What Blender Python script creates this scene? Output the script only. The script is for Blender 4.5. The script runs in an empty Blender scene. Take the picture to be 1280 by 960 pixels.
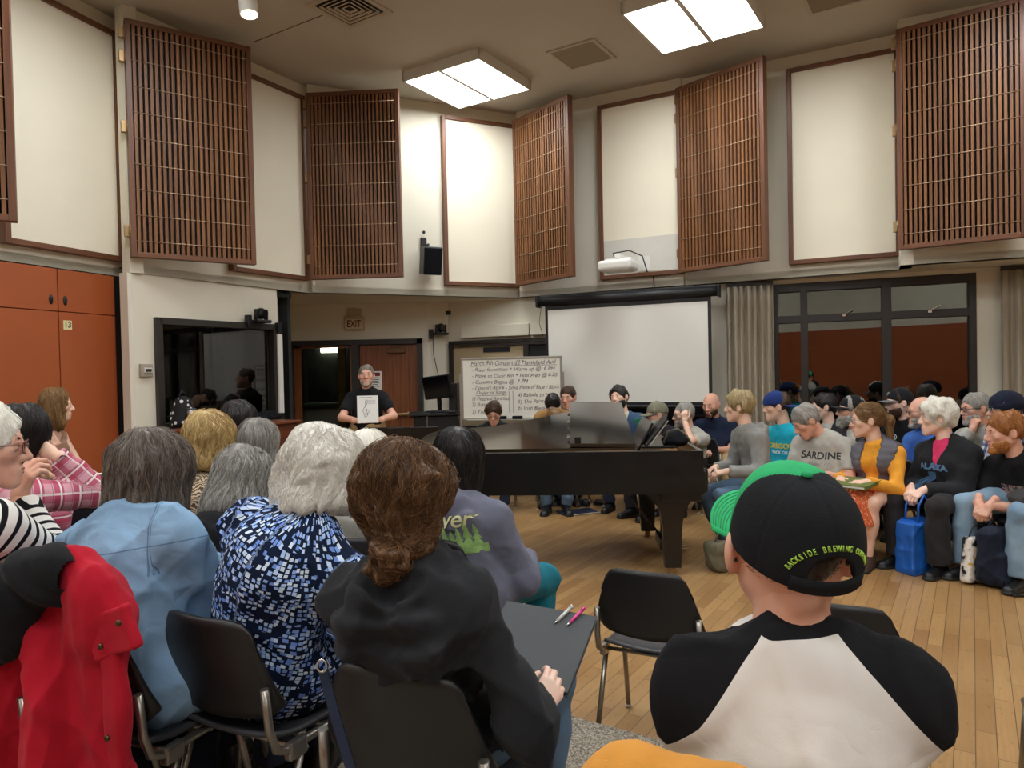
import bpy, bmesh, math, random, os
import numpy as np
from mathutils import Vector, Matrix
random.seed(7)
RNG = np.random.default_rng(11)
SC = bpy.context.scene
COL = SC.collection
PI = math.pi

# ------------------------------------------------------------------ camera
FPX, CAMZ = 900.0, 1.62
PITCH, ROLL = math.radians(-1.05), math.radians(1.2)
fwd = Vector((0, math.cos(PITCH), math.sin(PITCH)))
_up = Vector((0, -math.sin(PITCH), math.cos(PITCH)))
_rt = Vector((1, 0, 0))
cam_r = _rt * math.cos(ROLL) - _up * math.sin(ROLL)
cam_u = _rt * math.sin(ROLL) + _up * math.cos(ROLL)
CAMP = Vector((0, 0, CAMZ))
cd = bpy.data.cameras.new('camera'); cam = bpy.data.objects.new('camera', cd); COL.objects.link(cam)
M3 = Matrix((cam_r, cam_u, -fwd)).transposed()
cam.matrix_world = Matrix.Translation(CAMP) @ M3.to_4x4()
cd.sensor_width = 36; cd.lens = 36 * FPX / 1280; cd.clip_start = .05; cd.clip_end = 200
SC.camera = cam

def ray(px, py):
    return (fwd + cam_r * ((px - 640) / FPX) - cam_u * ((py - 480) / FPX))
def at(px, py, Y):
    """world point seen at a pixel, at distance Y along the room's depth"""
    r = ray(px, py); return CAMP + r * (Y / r.y)
def atz(px, py, z):
    r = ray(px, py); return CAMP + r * ((z - CAMZ) / r.z)
def online(px, p0, d):
    """plan point where the sight line through column px crosses the plan line p0 + t d"""
    r = ray(px, 465); a = np.array([[r.x, -d[0]], [r.y, -d[1]]]); s = np.linalg.solve(a, np.array([p0[0], p0[1]]))
    return (r.x * s[0], r.y * s[0])

# ------------------------------------------------------------------ materials
def lin(c):
    if isinstance(c, str):
        c = c.lstrip('#'); c = tuple(int(c[i:i+2], 16) / 255 for i in (0, 2, 4))
    return tuple((v / 12.92 if v <= .04045 else ((v + .055) / 1.055) ** 2.4) for v in c) + (1.0,)
MATS = {}
class NT:
    def __init__(s, name):
        s.m = bpy.data.materials.new(name); s.m.use_nodes = True
        s.t = s.m.node_tree; s.t.nodes.clear()
        s.out = s.n('ShaderNodeOutputMaterial'); s.b = s.n('ShaderNodeBsdfPrincipled')
        s.l(s.b.outputs[0], s.out.inputs[0])
    def n(s, typ, **kw):
        x = s.t.nodes.new(typ)
        for k, v in kw.items(): setattr(x, k, v)
        return x
    def l(s, a, b): s.t.links.new(a, b)
    def set(s, **kw):
        for k, v in kw.items():
            s.b.inputs[k.replace('_', ' ')].default_value = v
        return s
    def math(s, op, a, b=None, clamp=False):
        x = s.n('ShaderNodeMath', operation=op, use_clamp=clamp)
        for i, v in enumerate((a, b)):
            if v is None: continue
            if isinstance(v, (int, float)): x.inputs[i].default_value = v
            else: s.l(v, x.inputs[i])
        return x.outputs[0]
    def mix(s, f, a, b, blend='MIX'):
        x = s.n('ShaderNodeMix', data_type='RGBA', blend_type=blend)
        for i, v in ((0, f), (6, a), (7, b)):
            if isinstance(v, (int, float, tuple)): x.inputs[i].default_value = v
            else: s.l(v, x.inputs[i])
        return x.outputs[2]
    def noise(s, scale, detail=3, vec=None, rough=.5):
        x = s.n('ShaderNodeTexNoise'); x.inputs['Scale'].default_value = scale; x.inputs['Detail'].default_value = detail
        x.inputs['Roughness'].default_value = rough
        s.l(vec if vec is not None else s.coord(), x.inputs['Vector']); return x
    def coord(s, kind='Object'):
        return s.n('ShaderNodeTexCoord').outputs[kind]
    def attr(s, name):
        return s.n('ShaderNodeAttribute', attribute_name=name)
    def mapping(s, vec, loc=(0, 0, 0), rot=(0, 0, 0), sc=(1, 1, 1)):
        x = s.n('ShaderNodeMapping'); s.l(vec, x.inputs[0])
        x.inputs[1].default_value = loc; x.inputs[2].default_value = rot; x.inputs[3].default_value = sc
        return x.outputs[0]
    def ramp(s, fac, stops):
        x = s.n('ShaderNodeValToRGB'); e = x.color_ramp.elements
        while len(e) < len(stops): e.new(.5)
        for q, (p, c) in zip(e, stops): q.position = p; q.color = c
        s.l(fac, x.inputs[0]); return x.outputs[0]
    def bump(s, h, strength=.3, dist=.005):
        x = s.n('ShaderNodeBump'); x.inputs['Strength'].default_value = strength; x.inputs['Distance'].default_value = dist
        s.l(h, x.inputs['Height']); s.l(x.outputs[0], s.b.inputs['Normal'])
    def color(s, c):
        if isinstance(c, tuple): s.b.inputs['Base Color'].default_value = c
        else: s.l(c, s.b.inputs['Base Color'])

def mat(name, col, rough=.6, metal=0., spec=.5, var=.12, vscale=6., bump=0., bscale=200., emit=0., sheen=0., coat=0.):
    if name in MATS: return MATS[name]
    t = NT(name); c = lin(col)
    t.set(Roughness=rough, Metallic=metal)
    t.b.inputs['Specular IOR Level'].default_value = spec
    if sheen: t.b.inputs['Sheen Weight'].default_value = sheen; t.b.inputs['Sheen Roughness'].default_value = .5
    if coat: t.b.inputs['Coat Weight'].default_value = coat; t.b.inputs['Coat Roughness'].default_value = .08
    if emit:
        t.b.inputs['Emission Color'].default_value = c; t.b.inputs['Emission Strength'].default_value = emit
    if var:
        n = t.noise(vscale, 4)
        t.color(t.ramp(n.outputs[0], [(.3, tuple(v * (1 - var) for v in c[:3]) + (1,)), (.7, tuple(min(1, v * (1 + var)) for v in c[:3]) + (1,))]))
    else: t.color(c)
    if bump:
        n2 = t.noise(bscale, 2); t.bump(n2.outputs[0], bump, .002)
    MATS[name] = t.m; return t.m

def wood(name, dark, light, scale=(1, 1, 1), rough=.45, axis=2, coat=0.):
    if name in MATS: return MATS[name]
    t = NT(name); sc = [38, 38, 38]; sc[axis] = 1.6
    v = t.mapping(t.coord(), sc=tuple(sc))
    n = t.noise(1.0, 5, v, .6); n2 = t.noise(.35, 2, v)
    f = t.math('ADD', t.math('MULTIPLY', n.outputs[0], .65), t.math('MULTIPLY', n2.outputs[0], .35))
    t.color(t.ramp(f, [(.32, lin(dark)), (.68, lin(light))])); t.set(Roughness=rough)
    if coat: t.b.inputs['Coat Weight'].default_value = coat; t.b.inputs['Coat Roughness'].default_value = .1
    t.bump(n.outputs[0], .08, .002)
    MATS[name] = t.m; return t.m

# ------------------------------------------------------------------ objects
def tag(o, label=None, cat=None, group=None, kind=None):
    if label: o['label'] = label
    if cat: o['category'] = cat
    if group: o['group'] = group
    if kind: o['kind'] = kind
    return o
def empty(name, loc=(0, 0, 0), rz=0., label=None, cat=None, group=None, kind=None):
    o = bpy.data.objects.new(name, None); COL.objects.link(o); o.location = loc; o.rotation_euler = (0, 0, rz)
    o.empty_display_size = .05
    return tag(o, label, cat, group, kind)
def link(name, me, mats, parent=None, loc=None):
    o = bpy.data.objects.new(name, me); COL.objects.link(o)
    for m in (mats if isinstance(mats, (list, tuple)) else [mats]): me.materials.append(m)
    if parent is not None: o.parent = parent
    if loc is not None: o.location = loc
    return o
def copy_tree(o, parent=None):
    c = o.copy(); COL.objects.link(c)
    if parent is not None: c.parent = parent
    for ch in list(o.children): copy_tree(ch, c)
    return c

def ident(): return Matrix.Identity(4)
class MB:
    """collects shapes into one bmesh; .build links them as ONE mesh object"""
    def __init__(s, M=None): s.bm = bmesh.new(); s.M = M or ident()
    def _xf(s, vs, M):
        for v in vs: v.co = s.M @ (M @ v.co)
    def box(s, c, d, rot=None, bevel=0., mi=0, seg=2):
        r = bmesh.ops.create_cube(s.bm, size=1); vs = r['verts']
        for v in vs: v.co = Vector((v.co.x * d[0], v.co.y * d[1], v.co.z * d[2]))
        fs = {f for v in vs for f in v.link_faces}
        if bevel:
            es = list({e for v in vs for e in v.link_edges})
            rr = bmesh.ops.bevel(s.bm, geom=es, offset=bevel, segments=seg, affect='EDGES', profile=.5)
            vs = list({v for f in rr['faces'] for v in f.verts} | {v for v in vs if v.is_valid})
            fs = {f for v in vs for f in v.link_faces}
        for f in fs: f.material_index = mi
        M = Matrix.Translation(c) @ (rot.to_4x4() if rot is not None else ident())
        s._xf(vs, M); return s
    def beam(s, a, b, w, h, up=(0, 0, 1), mi=0, bevel=0.):
        a, b = Vector(a), Vector(b); d = b - a; L = d.length; z = d.normalized(); u = Vector(up)
        x = u.cross(z)
        if x.length < 1e-4: x = Vector((1, 0, 0)).cross(z)
        x.normalize(); y = z.cross(x)
        R = Matrix((x, y, z)).transposed()
        return s.box((a + b) / 2, (w, h, L), R, bevel, mi)
    def cyl(s, a, b, r, r2=None, n=16, mi=0, cap=True):
        a, b = Vector(a), Vector(b); d = b - a; r2 = r if r2 is None else r2
        q = bmesh.ops.create_cone(s.bm, cap_ends=cap, segments=n, radius1=r, radius2=r2, depth=d.length); vs = q['verts']
        for f in {f for v in vs for f in v.link_faces}:
            f.material_index = mi; f.smooth = len(f.verts) == 4
        M = Matrix.Translation((a + b) / 2) @ d.to_track_quat('Z', 'Y').to_matrix().to_4x4()
        s._xf(vs, M); return s
    def sph(s, c, r, n=16, mi=0, rot=None):
        q = bmesh.ops.create_uvsphere(s.bm, u_segments=n, v_segments=max(6, n // 2), radius=1); vs = q['verts']
        rr = r if isinstance(r, (tuple, list)) else (r, r, r)
        for f in {f for v in vs for f in v.link_faces}: f.material_index = mi; f.smooth = True
        for v in vs: v.co = Vector((v.co.x * rr[0], v.co.y * rr[1], v.co.z * rr[2]))
        s._xf(vs, Matrix.Translation(c) @ (rot.to_4x4() if rot is not None else ident())); return s
    def tube(s, pts, r, n=8, mi=0, close=False):
        pts = [Vector(p) for p in pts]; rings = []; N = len(pts)
        rs = r if isinstance(r, (list, tuple)) else [r] * N
        prev = None
        for i, p in enumerate(pts):
            if close: t = (pts[(i + 1) % N] - pts[i - 1]).normalized()
            else: t = (pts[min(i + 1, N - 1)] - pts[max(i - 1, 0)]).normalized()
            if prev is None:
                x = t.orthogonal().normalized()
            else:
                x = prev - t * prev.dot(t); x = x.normalized() if x.length > 1e-5 else t.orthogonal().normalized()
            prev = x; y = t.cross(x)
            rings.append([s.bm.verts.new(s.M @ (p + (x * math.cos(a) + y * math.sin(a)) * rs[i])) for a in [2 * PI * k / n for k in range(n)]])
        m = N if close else N - 1
        for i in range(m):
            A, B = rings[i], rings[(i + 1) % N]
            for k in range(n):
                f = s.bm.faces.new((A[k], A[(k + 1) % n], B[(k + 1) % n], B[k])); f.smooth = True; f.material_index = mi
        if not close:
            for ring, rev in ((rings[0], True), (rings[-1], False)):
                f = s.bm.faces.new(list(reversed(ring)) if rev else ring); f.material_index = mi
        return s
    def poly(s, pts, mi=0):
        f = s.bm.faces.new([s.bm.verts.new(s.M @ Vector(p)) for p in pts]); f.material_index = mi; return s
    def prism(s, pts, z0, z1, mi=0, smooth=False):
        """plan outline (ccw) extruded between z0 and z1"""
        a = [s.bm.verts.new(s.M @ Vector((p[0], p[1], z0))) for p in pts]; b = [s.bm.verts.new(s.M @ Vector((p[0], p[1], z1))) for p in pts]
        n = len(pts)
        fs = [s.bm.faces.new(list(reversed(a))), s.bm.faces.new(b)]
        for i in range(n):
            f = s.bm.faces.new((a[i], a[(i + 1) % n], b[(i + 1) % n], b[i])); f.smooth = smooth; fs.append(f)
        for f in fs: f.material_index = mi
        return s
    def sheet(s, grid, th, mi=0):
        """grid[i][j] of points -> smooth solid sheet of thickness th"""
        G = [[Vector(p) for p in row] for row in grid]; n, m = len(G), len(G[0]); T = []; Bm = []
        for i in range(n):
            T.append([]); Bm.append([])
            for j in range(m):
                du = G[min(i + 1, n - 1)][j] - G[max(i - 1, 0)][j]; dv = G[i][min(j + 1, m - 1)] - G[i][max(j - 1, 0)]
                nn = du.cross(dv); nn = nn.normalized() if nn.length > 1e-9 else Vector((0, 0, 1))
                T[-1].append(s.bm.verts.new(s.M @ (G[i][j] + nn * th / 2))); Bm[-1].append(s.bm.verts.new(s.M @ (G[i][j] - nn * th / 2)))
        def q(*v):
            try: f = s.bm.faces.new(v); f.smooth = True; f.material_index = mi
            except ValueError: pass
        for i in range(n - 1):
            for j in range(m - 1):
                q(T[i][j], T[i + 1][j], T[i + 1][j + 1], T[i][j + 1]); q(Bm[i][j], Bm[i][j + 1], Bm[i + 1][j + 1], Bm[i + 1][j])
        for i in range(n - 1):
            q(T[i][0], Bm[i][0], Bm[i + 1][0], T[i + 1][0]); q(T[i][-1], T[i + 1][-1], Bm[i + 1][-1], Bm[i][-1])
        for j in range(m - 1):
            q(T[0][j], T[0][j + 1], Bm[0][j + 1], Bm[0][j]); q(T[-1][j], Bm[-1][j], Bm[-1][j + 1], T[-1][j + 1])
        return s
    def build(s, name, mats, parent=None, loc=None, normals=True):
        if normals: bmesh.ops.recalc_face_normals(s.bm, faces=s.bm.faces[:])
        me = bpy.data.meshes.new(name); s.bm.to_mesh(me); s.bm.free()
        return link(name, me, mats, parent, loc)

def text_mesh(body, size, depth=.002, bold=0., shear=0., align='CENTER', spacing=1.):
    cu = bpy.data.curves.new('lettering', 'FONT'); cu.body = body; cu.size = size; cu.extrude = depth
    cu.offset = bold; cu.shear = shear; cu.align_x = align; cu.align_y = 'CENTER'; cu.space_character = spacing
    o = bpy.data.objects.new('lettering', cu); COL.objects.link(o)
    dg = bpy.context.evaluated_depsgraph_get(); me = bpy.data.meshes.new_from_object(o.evaluated_get(dg))
    bpy.data.objects.remove(o); bpy.data.curves.remove(cu); me.name = 'lettering'; me.materials.clear()
    return me
def text(body, size, M, m, parent=None, name='lettering', **kw):
    me = text_mesh(body, size, **kw); me.transform(M); return link(name, me, m, parent)
def plane_basis(o, x, z):
    """matrix with local X along x, local Y along z, local Z = outward normal"""
    x = Vector(x).normalized(); z = Vector(z).normalized(); n = x.cross(z)
    M = Matrix((x, z, n)).transposed().to_4x4(); M.translation = o; return M
# ================================================================== THE ROOM
ZS, ZC = 2.65, 5.23          # soffit under the upper walls, ceiling
PB, PT = 2.79, 5.06          # bottom and top of the wall panels
WALL = mat('cream wall paint', '#e2dbc8', .75, spec=.25, var=.03, vscale=1.2)
CEIL = mat('ceiling paint', '#c2b9aa', .85, spec=.2, var=.03, vscale=.8)
DARKB = mat('dark bronze frame', '#2b2622', .45, spec=.5, var=.08)
BLACK = mat('black paint', '#141416', .5, var=.1)
BLKPL = mat('black plastic', '#17171a', .38, var=.08, vscale=20)
BLKFAB = mat('black fabric', '#16161a', .95, spec=.15, var=.15, vscale=25, bump=.3, bscale=500)
WHITE = mat('white enamel', '#e2e0d8', .45, var=.02)
CHROME = mat('chrome', '#c9c6c0', .22, metal=1., var=.03)
BRASS = mat('brass', '#a0825a', .4, metal=.6, var=.05)
PAPER = mat('white paper', '#f1efe9', .8, var=.02)
INK = mat('black ink', '#232026', .8, var=0)
WFRAME = wood('walnut frame wood', '#4a2a19', '#7b4c2d', axis=2)
WFRAMEX = wood('walnut frame wood across', '#4a2a19', '#7b4c2d', axis=0)
SLATW = wood('slat wood', '#56331a', '#8e5c31', axis=2, rough=.5)
CREAMP = mat('cream acoustic board', '#eee6d0', .8, spec=.2, var=.02, vscale=2)
ORANGE = mat('burnt orange laminate', '#a8562c', .5, spec=.4, var=.05, vscale=2.5)

def floor_mat():
    t = NT('strip oak floor')
    v = t.mapping(t.coord(), rot=(0, 0, math.radians(-57.4)))
    b = t.n('ShaderNodeTexBrick'); t.l(v, b.inputs['Vector'])
    b.offset = .37; b.offset_frequency = 2; b.squash = 1
    b.inputs['Color1'].default_value = lin('#b78e5b'); b.inputs['Color2'].default_value = lin('#93693c'); b.inputs['Mortar'].default_value = lin('#443220')
    b.inputs['Scale'].default_value = 1; b.inputs['Mortar Size'].default_value = .0022; b.inputs['Mortar Smooth'].default_value = .2
    b.inputs['Bias'].default_value = -.1; b.inputs['Brick Width'].default_value = .62; b.inputs['Row Height'].default_value = .0765
    g = t.noise(1, 5, t.mapping(v, sc=(3.5, 60, 1)), .65); w = t.noise(1.3, 4, v); sp = t.noise(28, 3, t.mapping(v, sc=(.6, 1.6, 1)))
    c = t.mix(t.ramp(g.outputs[0], [(.3, (0, 0, 0, 1)), (.75, (.75, .75, .75, 1))]), b.outputs[0], lin('#86663e'), 'MIX')
    c = t.mix(.35, c, b.outputs[0]); c = t.mix(t.ramp(w.outputs[0], [(.35, (0, 0, 0, 1)), (.8, (.35, .35, .35, 1))]), c, lin('#bb9a6c'))
    c = t.mix(t.ramp(sp.outputs[0], [(.62, (0, 0, 0, 1)), (.74, (.5, .5, .5, 1))]), c, lin('#6b4a28'))
    t.color(c); r = t.math('ADD', t.math('MULTIPLY', w.outputs[0], .25), .25); t.l(r, t.b.inputs['Roughness'])
    t.b.inputs['Specular IOR Level'].default_value = .45
    t.bump(t.math('SUBTRACT', 1.0, b.outputs['Fac']), .25, .001)
    return t.m
def carpet_mat():
    t = NT('speckled carpet'); n = t.noise(150, 3); n2 = t.noise(2.5, 3)
    c = t.ramp(n.outputs[0], [(.36, lin('#5f564c')), (.5, lin('#9a8f80')), (.66, lin('#c8bda9'))])
    t.color(t.mix(t.math('MULTIPLY', n2.outputs[0], .3), c, lin('#6e6558'))); t.set(Roughness=.95); t.bump(n.outputs[0], .7, .004); return t.m
FLOORM, CARPETM = floor_mat(), carpet_mat()

def struct(o, kind='structure'):
    o['kind'] = kind; return o
def nrm(p0, p1):
    d = Vector((p1[0] - p0[0], p1[1] - p0[1])); d.normalize(); return d, Vector((d.y, -d.x))     # along, into the room
def wallseg(mb, p0, p1, z0, z1, th=.12):
    d, n = nrm(p0, p1); a = Vector((p0[0], p0[1])); b = Vector((p1[0], p1[1]))
    q = [a, b, b - n * th, a - n * th]
    mb.prism([(v.x, v.y) for v in q], z0, z1)

# ---- upper walls: a sawtooth of facets, each its own piece of wall
A0, A1 = (-8.15, -4.8), (-3.9, 7.30)
B0, B1 = (-3.68, 7.0), (-2.50, 9.08)
C0, C1 = (-2.46, 9.0), (.12, 10.22)
D0, D1 = (.14, 10.12), (2.18, 9.05)
E0, E1 = (2.18, 9.1), (4.3, 7.98)
F0, F1 = (4.14, 7.64), (7.2, 6.35)
G0, G1 = (7.2, 6.35), (8.0, -4.8)
for nm, p, q in (('left', A0, A1), ('left_return', A1, B0), ('left_back', B0, B1), ('back_left', C0, C1), ('back_centre', C1, D0), ('back_right', D0, D1),
                 ('right_back', E0, E1), ('right_return', E1, F0), ('right', F0, F1), ('right_side', G0, G1)):
    mb = MB(); wallseg(mb, p, q, ZS, ZC + .05); struct(mb.build('wall_upper_' + nm, WALL))
# ---- lower walls, set back under the soffit
BW0, BW1 = (-3.70, 6.98), (-2.79, 8.62)            # control booth wall
DW0, DW1 = (-3.32, 10.55), (-1.22, 10.55)          # door wall
KW0, KW1 = (-.93, 10.72), (2.62, 9.2)              # chalkboard wall
WW0, WW1 = (2.5, 9.1), (7.9, 6.86)                 # window wall
def zopen(mb, p0, p1, z0, z1, o0, o1, oz0, oz1, th=.12):
    """wall piece with a rectangular opening between distances o0, o1 along it"""
    d, n = nrm(p0, p1); L = (Vector(p1) - Vector(p0)).length; P = lambda t: (p0[0] + d.x * t, p0[1] + d.y * t)
    wallseg(mb, P(0), P(o0), z0, z1, th); wallseg(mb, P(o1), P(L), z0, z1, th)
    wallseg(mb, P(o0), P(o1), oz1, z1, th)
    if oz0 > z0: wallseg(mb, P(o0), P(o1), z0, oz0, th)
def along(px, p0, p1):
    d, n = nrm(p0, p1); q = online(px, p0, (d.x, d.y)); return (Vector(q) - Vector(p0)).dot(d)
# left wall below: carried by the cupboards, plain wall behind them
mb = MB(); d, n = nrm(A0, A1); o = Vector((0, 0)) - n * .55
wallseg(mb, Vector(A0) + o, Vector(A1) + o, 0, ZS + .05); struct(mb.build('wall_left', WALL))
tj0, tj1 = along(146, A0, A1), along(160, A0, A1)
P = lambda p0, p1, t: (Vector(p0) + nrm(p0, p1)[0] * t)
mb = MB(); wallseg(mb, P(A0, A1, tj0), P(A0, A1, tj1 + .0), 0, ZS, .3); struct(mb.build('trim_1', BLACK))
mb = MB(); wallseg(mb, P(A0, A1, tj1), Vector(BW0) + Vector((.0, .02)), 0, ZS, .03); struct(mb.build('trim_2', WHITE))
mb = MB(); b0, b1 = along(197, BW0, BW1), along(343, BW0, BW1); WZ0, WZ1 = 1.12, 2.2
zopen(mb, BW0, BW1, 0, ZS, b0, b1, WZ0, WZ1); struct(mb.build('wall_booth', WALL))
mb = MB(); wallseg(mb, BW1, DW0, 0, ZS); struct(mb.build('wall_recess', WALL))
DO0, DO1 = along(362, DW0, DW1), along(529, DW0, DW1)
mb = MB(); zopen(mb, DW0, DW1, 0, ZS, DO0, DO1, 0, 2.12); struct(mb.build('wall_door', WALL))
mb = MB(); wallseg(mb, DW1, KW0, 0, ZS); struct(mb.build('wall_jog', WALL))
mb = MB(); wallseg(mb, KW0, KW1, 0, ZS); struct(mb.build('wall_chalkboard', WALL))
wo0, wo1 = along(966, WW0, WW1), along(1221, WW0, WW1); NZ0, NZ1 = .55, 2.6
mb = MB(); zopen(mb, WW0, WW1, 0, ZS, wo0, wo1, NZ0, NZ1); struct(mb.build('wall_window', WALL))
mb = MB(); wallseg(mb, (7.6, 7.2), (8.4, -4.9), 0, ZS); struct(mb.build('wall_right', WALL))
mb = MB(); wallseg(mb, (8.6, -4.8), (-9.0, -4.8), 0, ZC); struct(mb.build('wall_back', WALL)); mb = MB(); mb.box((0, -4.77, ZS / 2), (15, .05, ZS)); struct(mb.build('wall_back_cupboards', ORANGE))
# ---- soffit, ceiling, floor
inner = [A0, A1, B0, B1, C0, C1, D0, D1, E0, E1, F0, F1, G1]
outer = [(-9.3, -4.8), (-4.7, 8.0), (-4.6, 8.2), (-3.6, 11.2), (-3.2, 11.2), (.1, 11.4), (.3, 11.3), (2.5, 9.6), (2.6, 9.55), (4.8, 8.6), (5.0, 8.5), (8.4, 7.1), (8.7, -4.8)]
mb = MB()
for i in range(len(inner) - 1):
    q = [inner[i], outer[i], outer[i + 1], inner[i + 1]]
    mb.prism([q[0], q[3], q[2], q[1]], ZS, ZS + .08)
struct(mb.build('ceiling_soffit', WALL))
mb = MB(); mb.box((.0, 3.0, ZC + .06), (19.5, 16.4, .12)); struct(mb.build('ceiling', CEIL))
mb = MB(); mb.box((0, 3.6, -.05), (20, 17.6, .1)); struct(mb.build('floor', FLOORM))
V2 = Vector((.842, -.539)); E3 = Vector((.27, 3.0))
pl = [E3 - V2 * 3.1, Vector((-3.9, 6.6)), Vector((-7.4, -4.7)), Vector((4.6, -4.7)), E3 + V2 * 3.2]
mb = MB(); mb.prism([(v.x, v.y) for v in pl], 0.0, .15); struct(mb.build('floor_carpeted_riser', CARPETM))
a, b = atz(318, 52, ZC), atz(405, 18, ZC)
mb = MB(); mb.beam(a, b, .006, .012, mi=0); struct(mb.build('trim_3', mat('seam shadow gap', '#6e6252', .9, var=0)))
# wood baseboard along chalkboard and window walls
for nm, p0, p1 in (('chalkboard', KW0, KW1), ('window', WW0, WW1), ('door', P(DW0, DW1, DO1), DW1)):
    mb = MB(); d, n = nrm(p0, p1); q0, q1 = Vector(p0) + n * .015, Vector(p1) + n * .015
    mb.beam((q0.x, q0.y, .06), (q1.x, q1.y, .06), .12, .02); struct(mb.build('baseboard_' + nm, BLACK))

# ================================================================== WALL PANELS
def pframe(p0, p1, z0):
    """local frame: x along the panel, -y into the room, z up"""
    d, n = nrm(p0, p1); M = Matrix(((d.x, -n.x, 0, p0[0]), (d.y, -n.y, 0, p0[1]), (0, 0, 1, z0), (0, 0, 0, 1)))
    return M, (Vector(p1) - Vector(p0)).length
def rootat(name, M, label, cat, group=None):
    r = empty(name, M.to_translation(), math.atan2(M[1][0], M[0][0]), label, cat, group); return r
def acoustic_panel(p0, p1, label, z0=PB, z1=PT, lower=False):
    M, L = pframe(p0, p1, z0); H = z1 - z0
    r = rootat('acoustic_panel', M, label, 'wall panel', 'cream acoustic panels in walnut frames')
    mb = MB(); mb.box((L / 2, -.03, H / 2), (L - .08, .05, H - .08), bevel=.006); mb.build('board', CREAMP, r)
    mb = MB(); f, t = .05, .085
    mb.box((f / 2, -t / 2, H / 2), (f, t, H), bevel=.004); mb.build('side_rail', WFRAME, r)
    mb = MB(); mb.box((L - f / 2, -t / 2, H / 2), (f, t, H), bevel=.004); mb.build('side_rail', WFRAME, r)
    for z in (f / 2, H - f / 2): mb = MB(); mb.box((L / 2, -t / 2, z), (L - 2 * f, t, f), bevel=.004); mb.build('cross_rail', WFRAMEX, r)
    if lower:
        mb = MB(); mb.box((L / 2, -.0575, .28), (L - .11, .006, .44)); mb.build('infill_sheet', mat('pale grey sheet', '#d3cfc4', .7, var=.03), r, normals=True)
    return r
def slat_panel(p0, p1, label, z0=PB, z1=PT, n=22, hinge='left'):
    M, L = pframe(p0, p1, z0); H = z1 - z0
    r = rootat('slatted_panel', M, label, 'slatted panel', 'walnut slatted panels hinged off the walls')
    f, t = .05, .085
    for x in (f / 2, L - f / 2): mb = MB(); mb.box((x, 0, H / 2), (f, t, H), bevel=.004); mb.build('side_rail', WFRAME, r)
    for z in (f / 2, H - f / 2): mb = MB(); mb.box((L / 2, 0, z), (L - 2 * f, t, f), bevel=.004); mb.build('cross_rail', WFRAMEX, r)
    mb = MB(); mb.box((L / 2, .03, H / 2), (L - 2 * f, .012, H - 2 * f)); mb.build('backing_cloth', mat('dark backing cloth', '#1d1512', .95, var=.1), r)
    mb = MB(); w = (L - 2 * f) / n
    for i in range(n): mb.box((f + w * (i + .5), -.012, H / 2), (w * .56, .045, H - 2 * f))
    mb.build('slats', SLATW, r)
    mb = MB()
    for k in range(9):
        z = H * (k + .55) / 9.2 + .02; mb.cyl((f, -.038, z), (L - f, -.038, z), .0042, n=6)
    mb.build('tie_rod', mat('pale rod', '#b59a7c', .4, metal=.6, var=0), r)
    for z in (.25, H * .55, H - .35, H - .12):
        mb = MB(); mb.box((-.02, .02, z), (.06, .05, .11), bevel=.004); mb.cyl((-.0, -.03, z - .055), (0, -.03, z + .055), .009, n=8); mb.build('hinge', BRASS, r)
    return r
def proud(p, p0, p1, k=.0):
    n = nrm(p0, p1)[1]; return (p[0] + n.x * k, p[1] + n.y * k)
pA1 = online(153, A0, nrm(A0, A1)[0]); dA = nrm(A0, A1)[0]; pA0 = (pA1[0] - dA.x * 1.2, pA1[1] - dA.y * 1.2)
acoustic_panel(pA0, pA1, 'cream framed panel on the left wall above the orange cupboards')
dB = nrm(B0, B1)[0]; acoustic_panel(online(289, B0, dB), online(384, B0, dB), 'cream framed panel half hidden between the two dark slatted panels over the booth')
dC = nrm(C0, C1)[0]; acoustic_panel(online(557, C0, dC), online(651, C0, dC), 'cream framed panel beside the hanging loudspeaker')
dD = nrm(D0, D1)[0]; acoustic_panel(online(755, D0, dD), online(858, D0, dD), 'cream framed panel behind the white projector with grey lower strip', lower=True)
dE = nrm(E0, E1)[0]; acoustic_panel(online(989, E0, dE), online(1128, E0, dE), 'cream framed panel above the dark window')
slat_panel((-4.68, 4.72), (-3.62, 5.33), 'walnut slatted panel cut by the left picture edge')
slat_panel((-3.64, 6.95), (-2.68, 7.62), 'walnut slatted panel over the control booth window')
slat_panel((-2.44, 8.88), (-1.30, 8.80), 'walnut slatted panel above the exit sign')
slat_panel((.11, 10.0), (.80, 9.08), 'narrow-looking orange-lit slatted panel above the left end of the projection screen')
slat_panel((2.12, 8.97), (2.88, 8.06), 'orange-lit slatted panel above the right end of the projection screen')
slat_panel((4.06, 7.53), (4.94, 6.88), 'large slatted panel in the upper right corner above the grey curtain')

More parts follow.
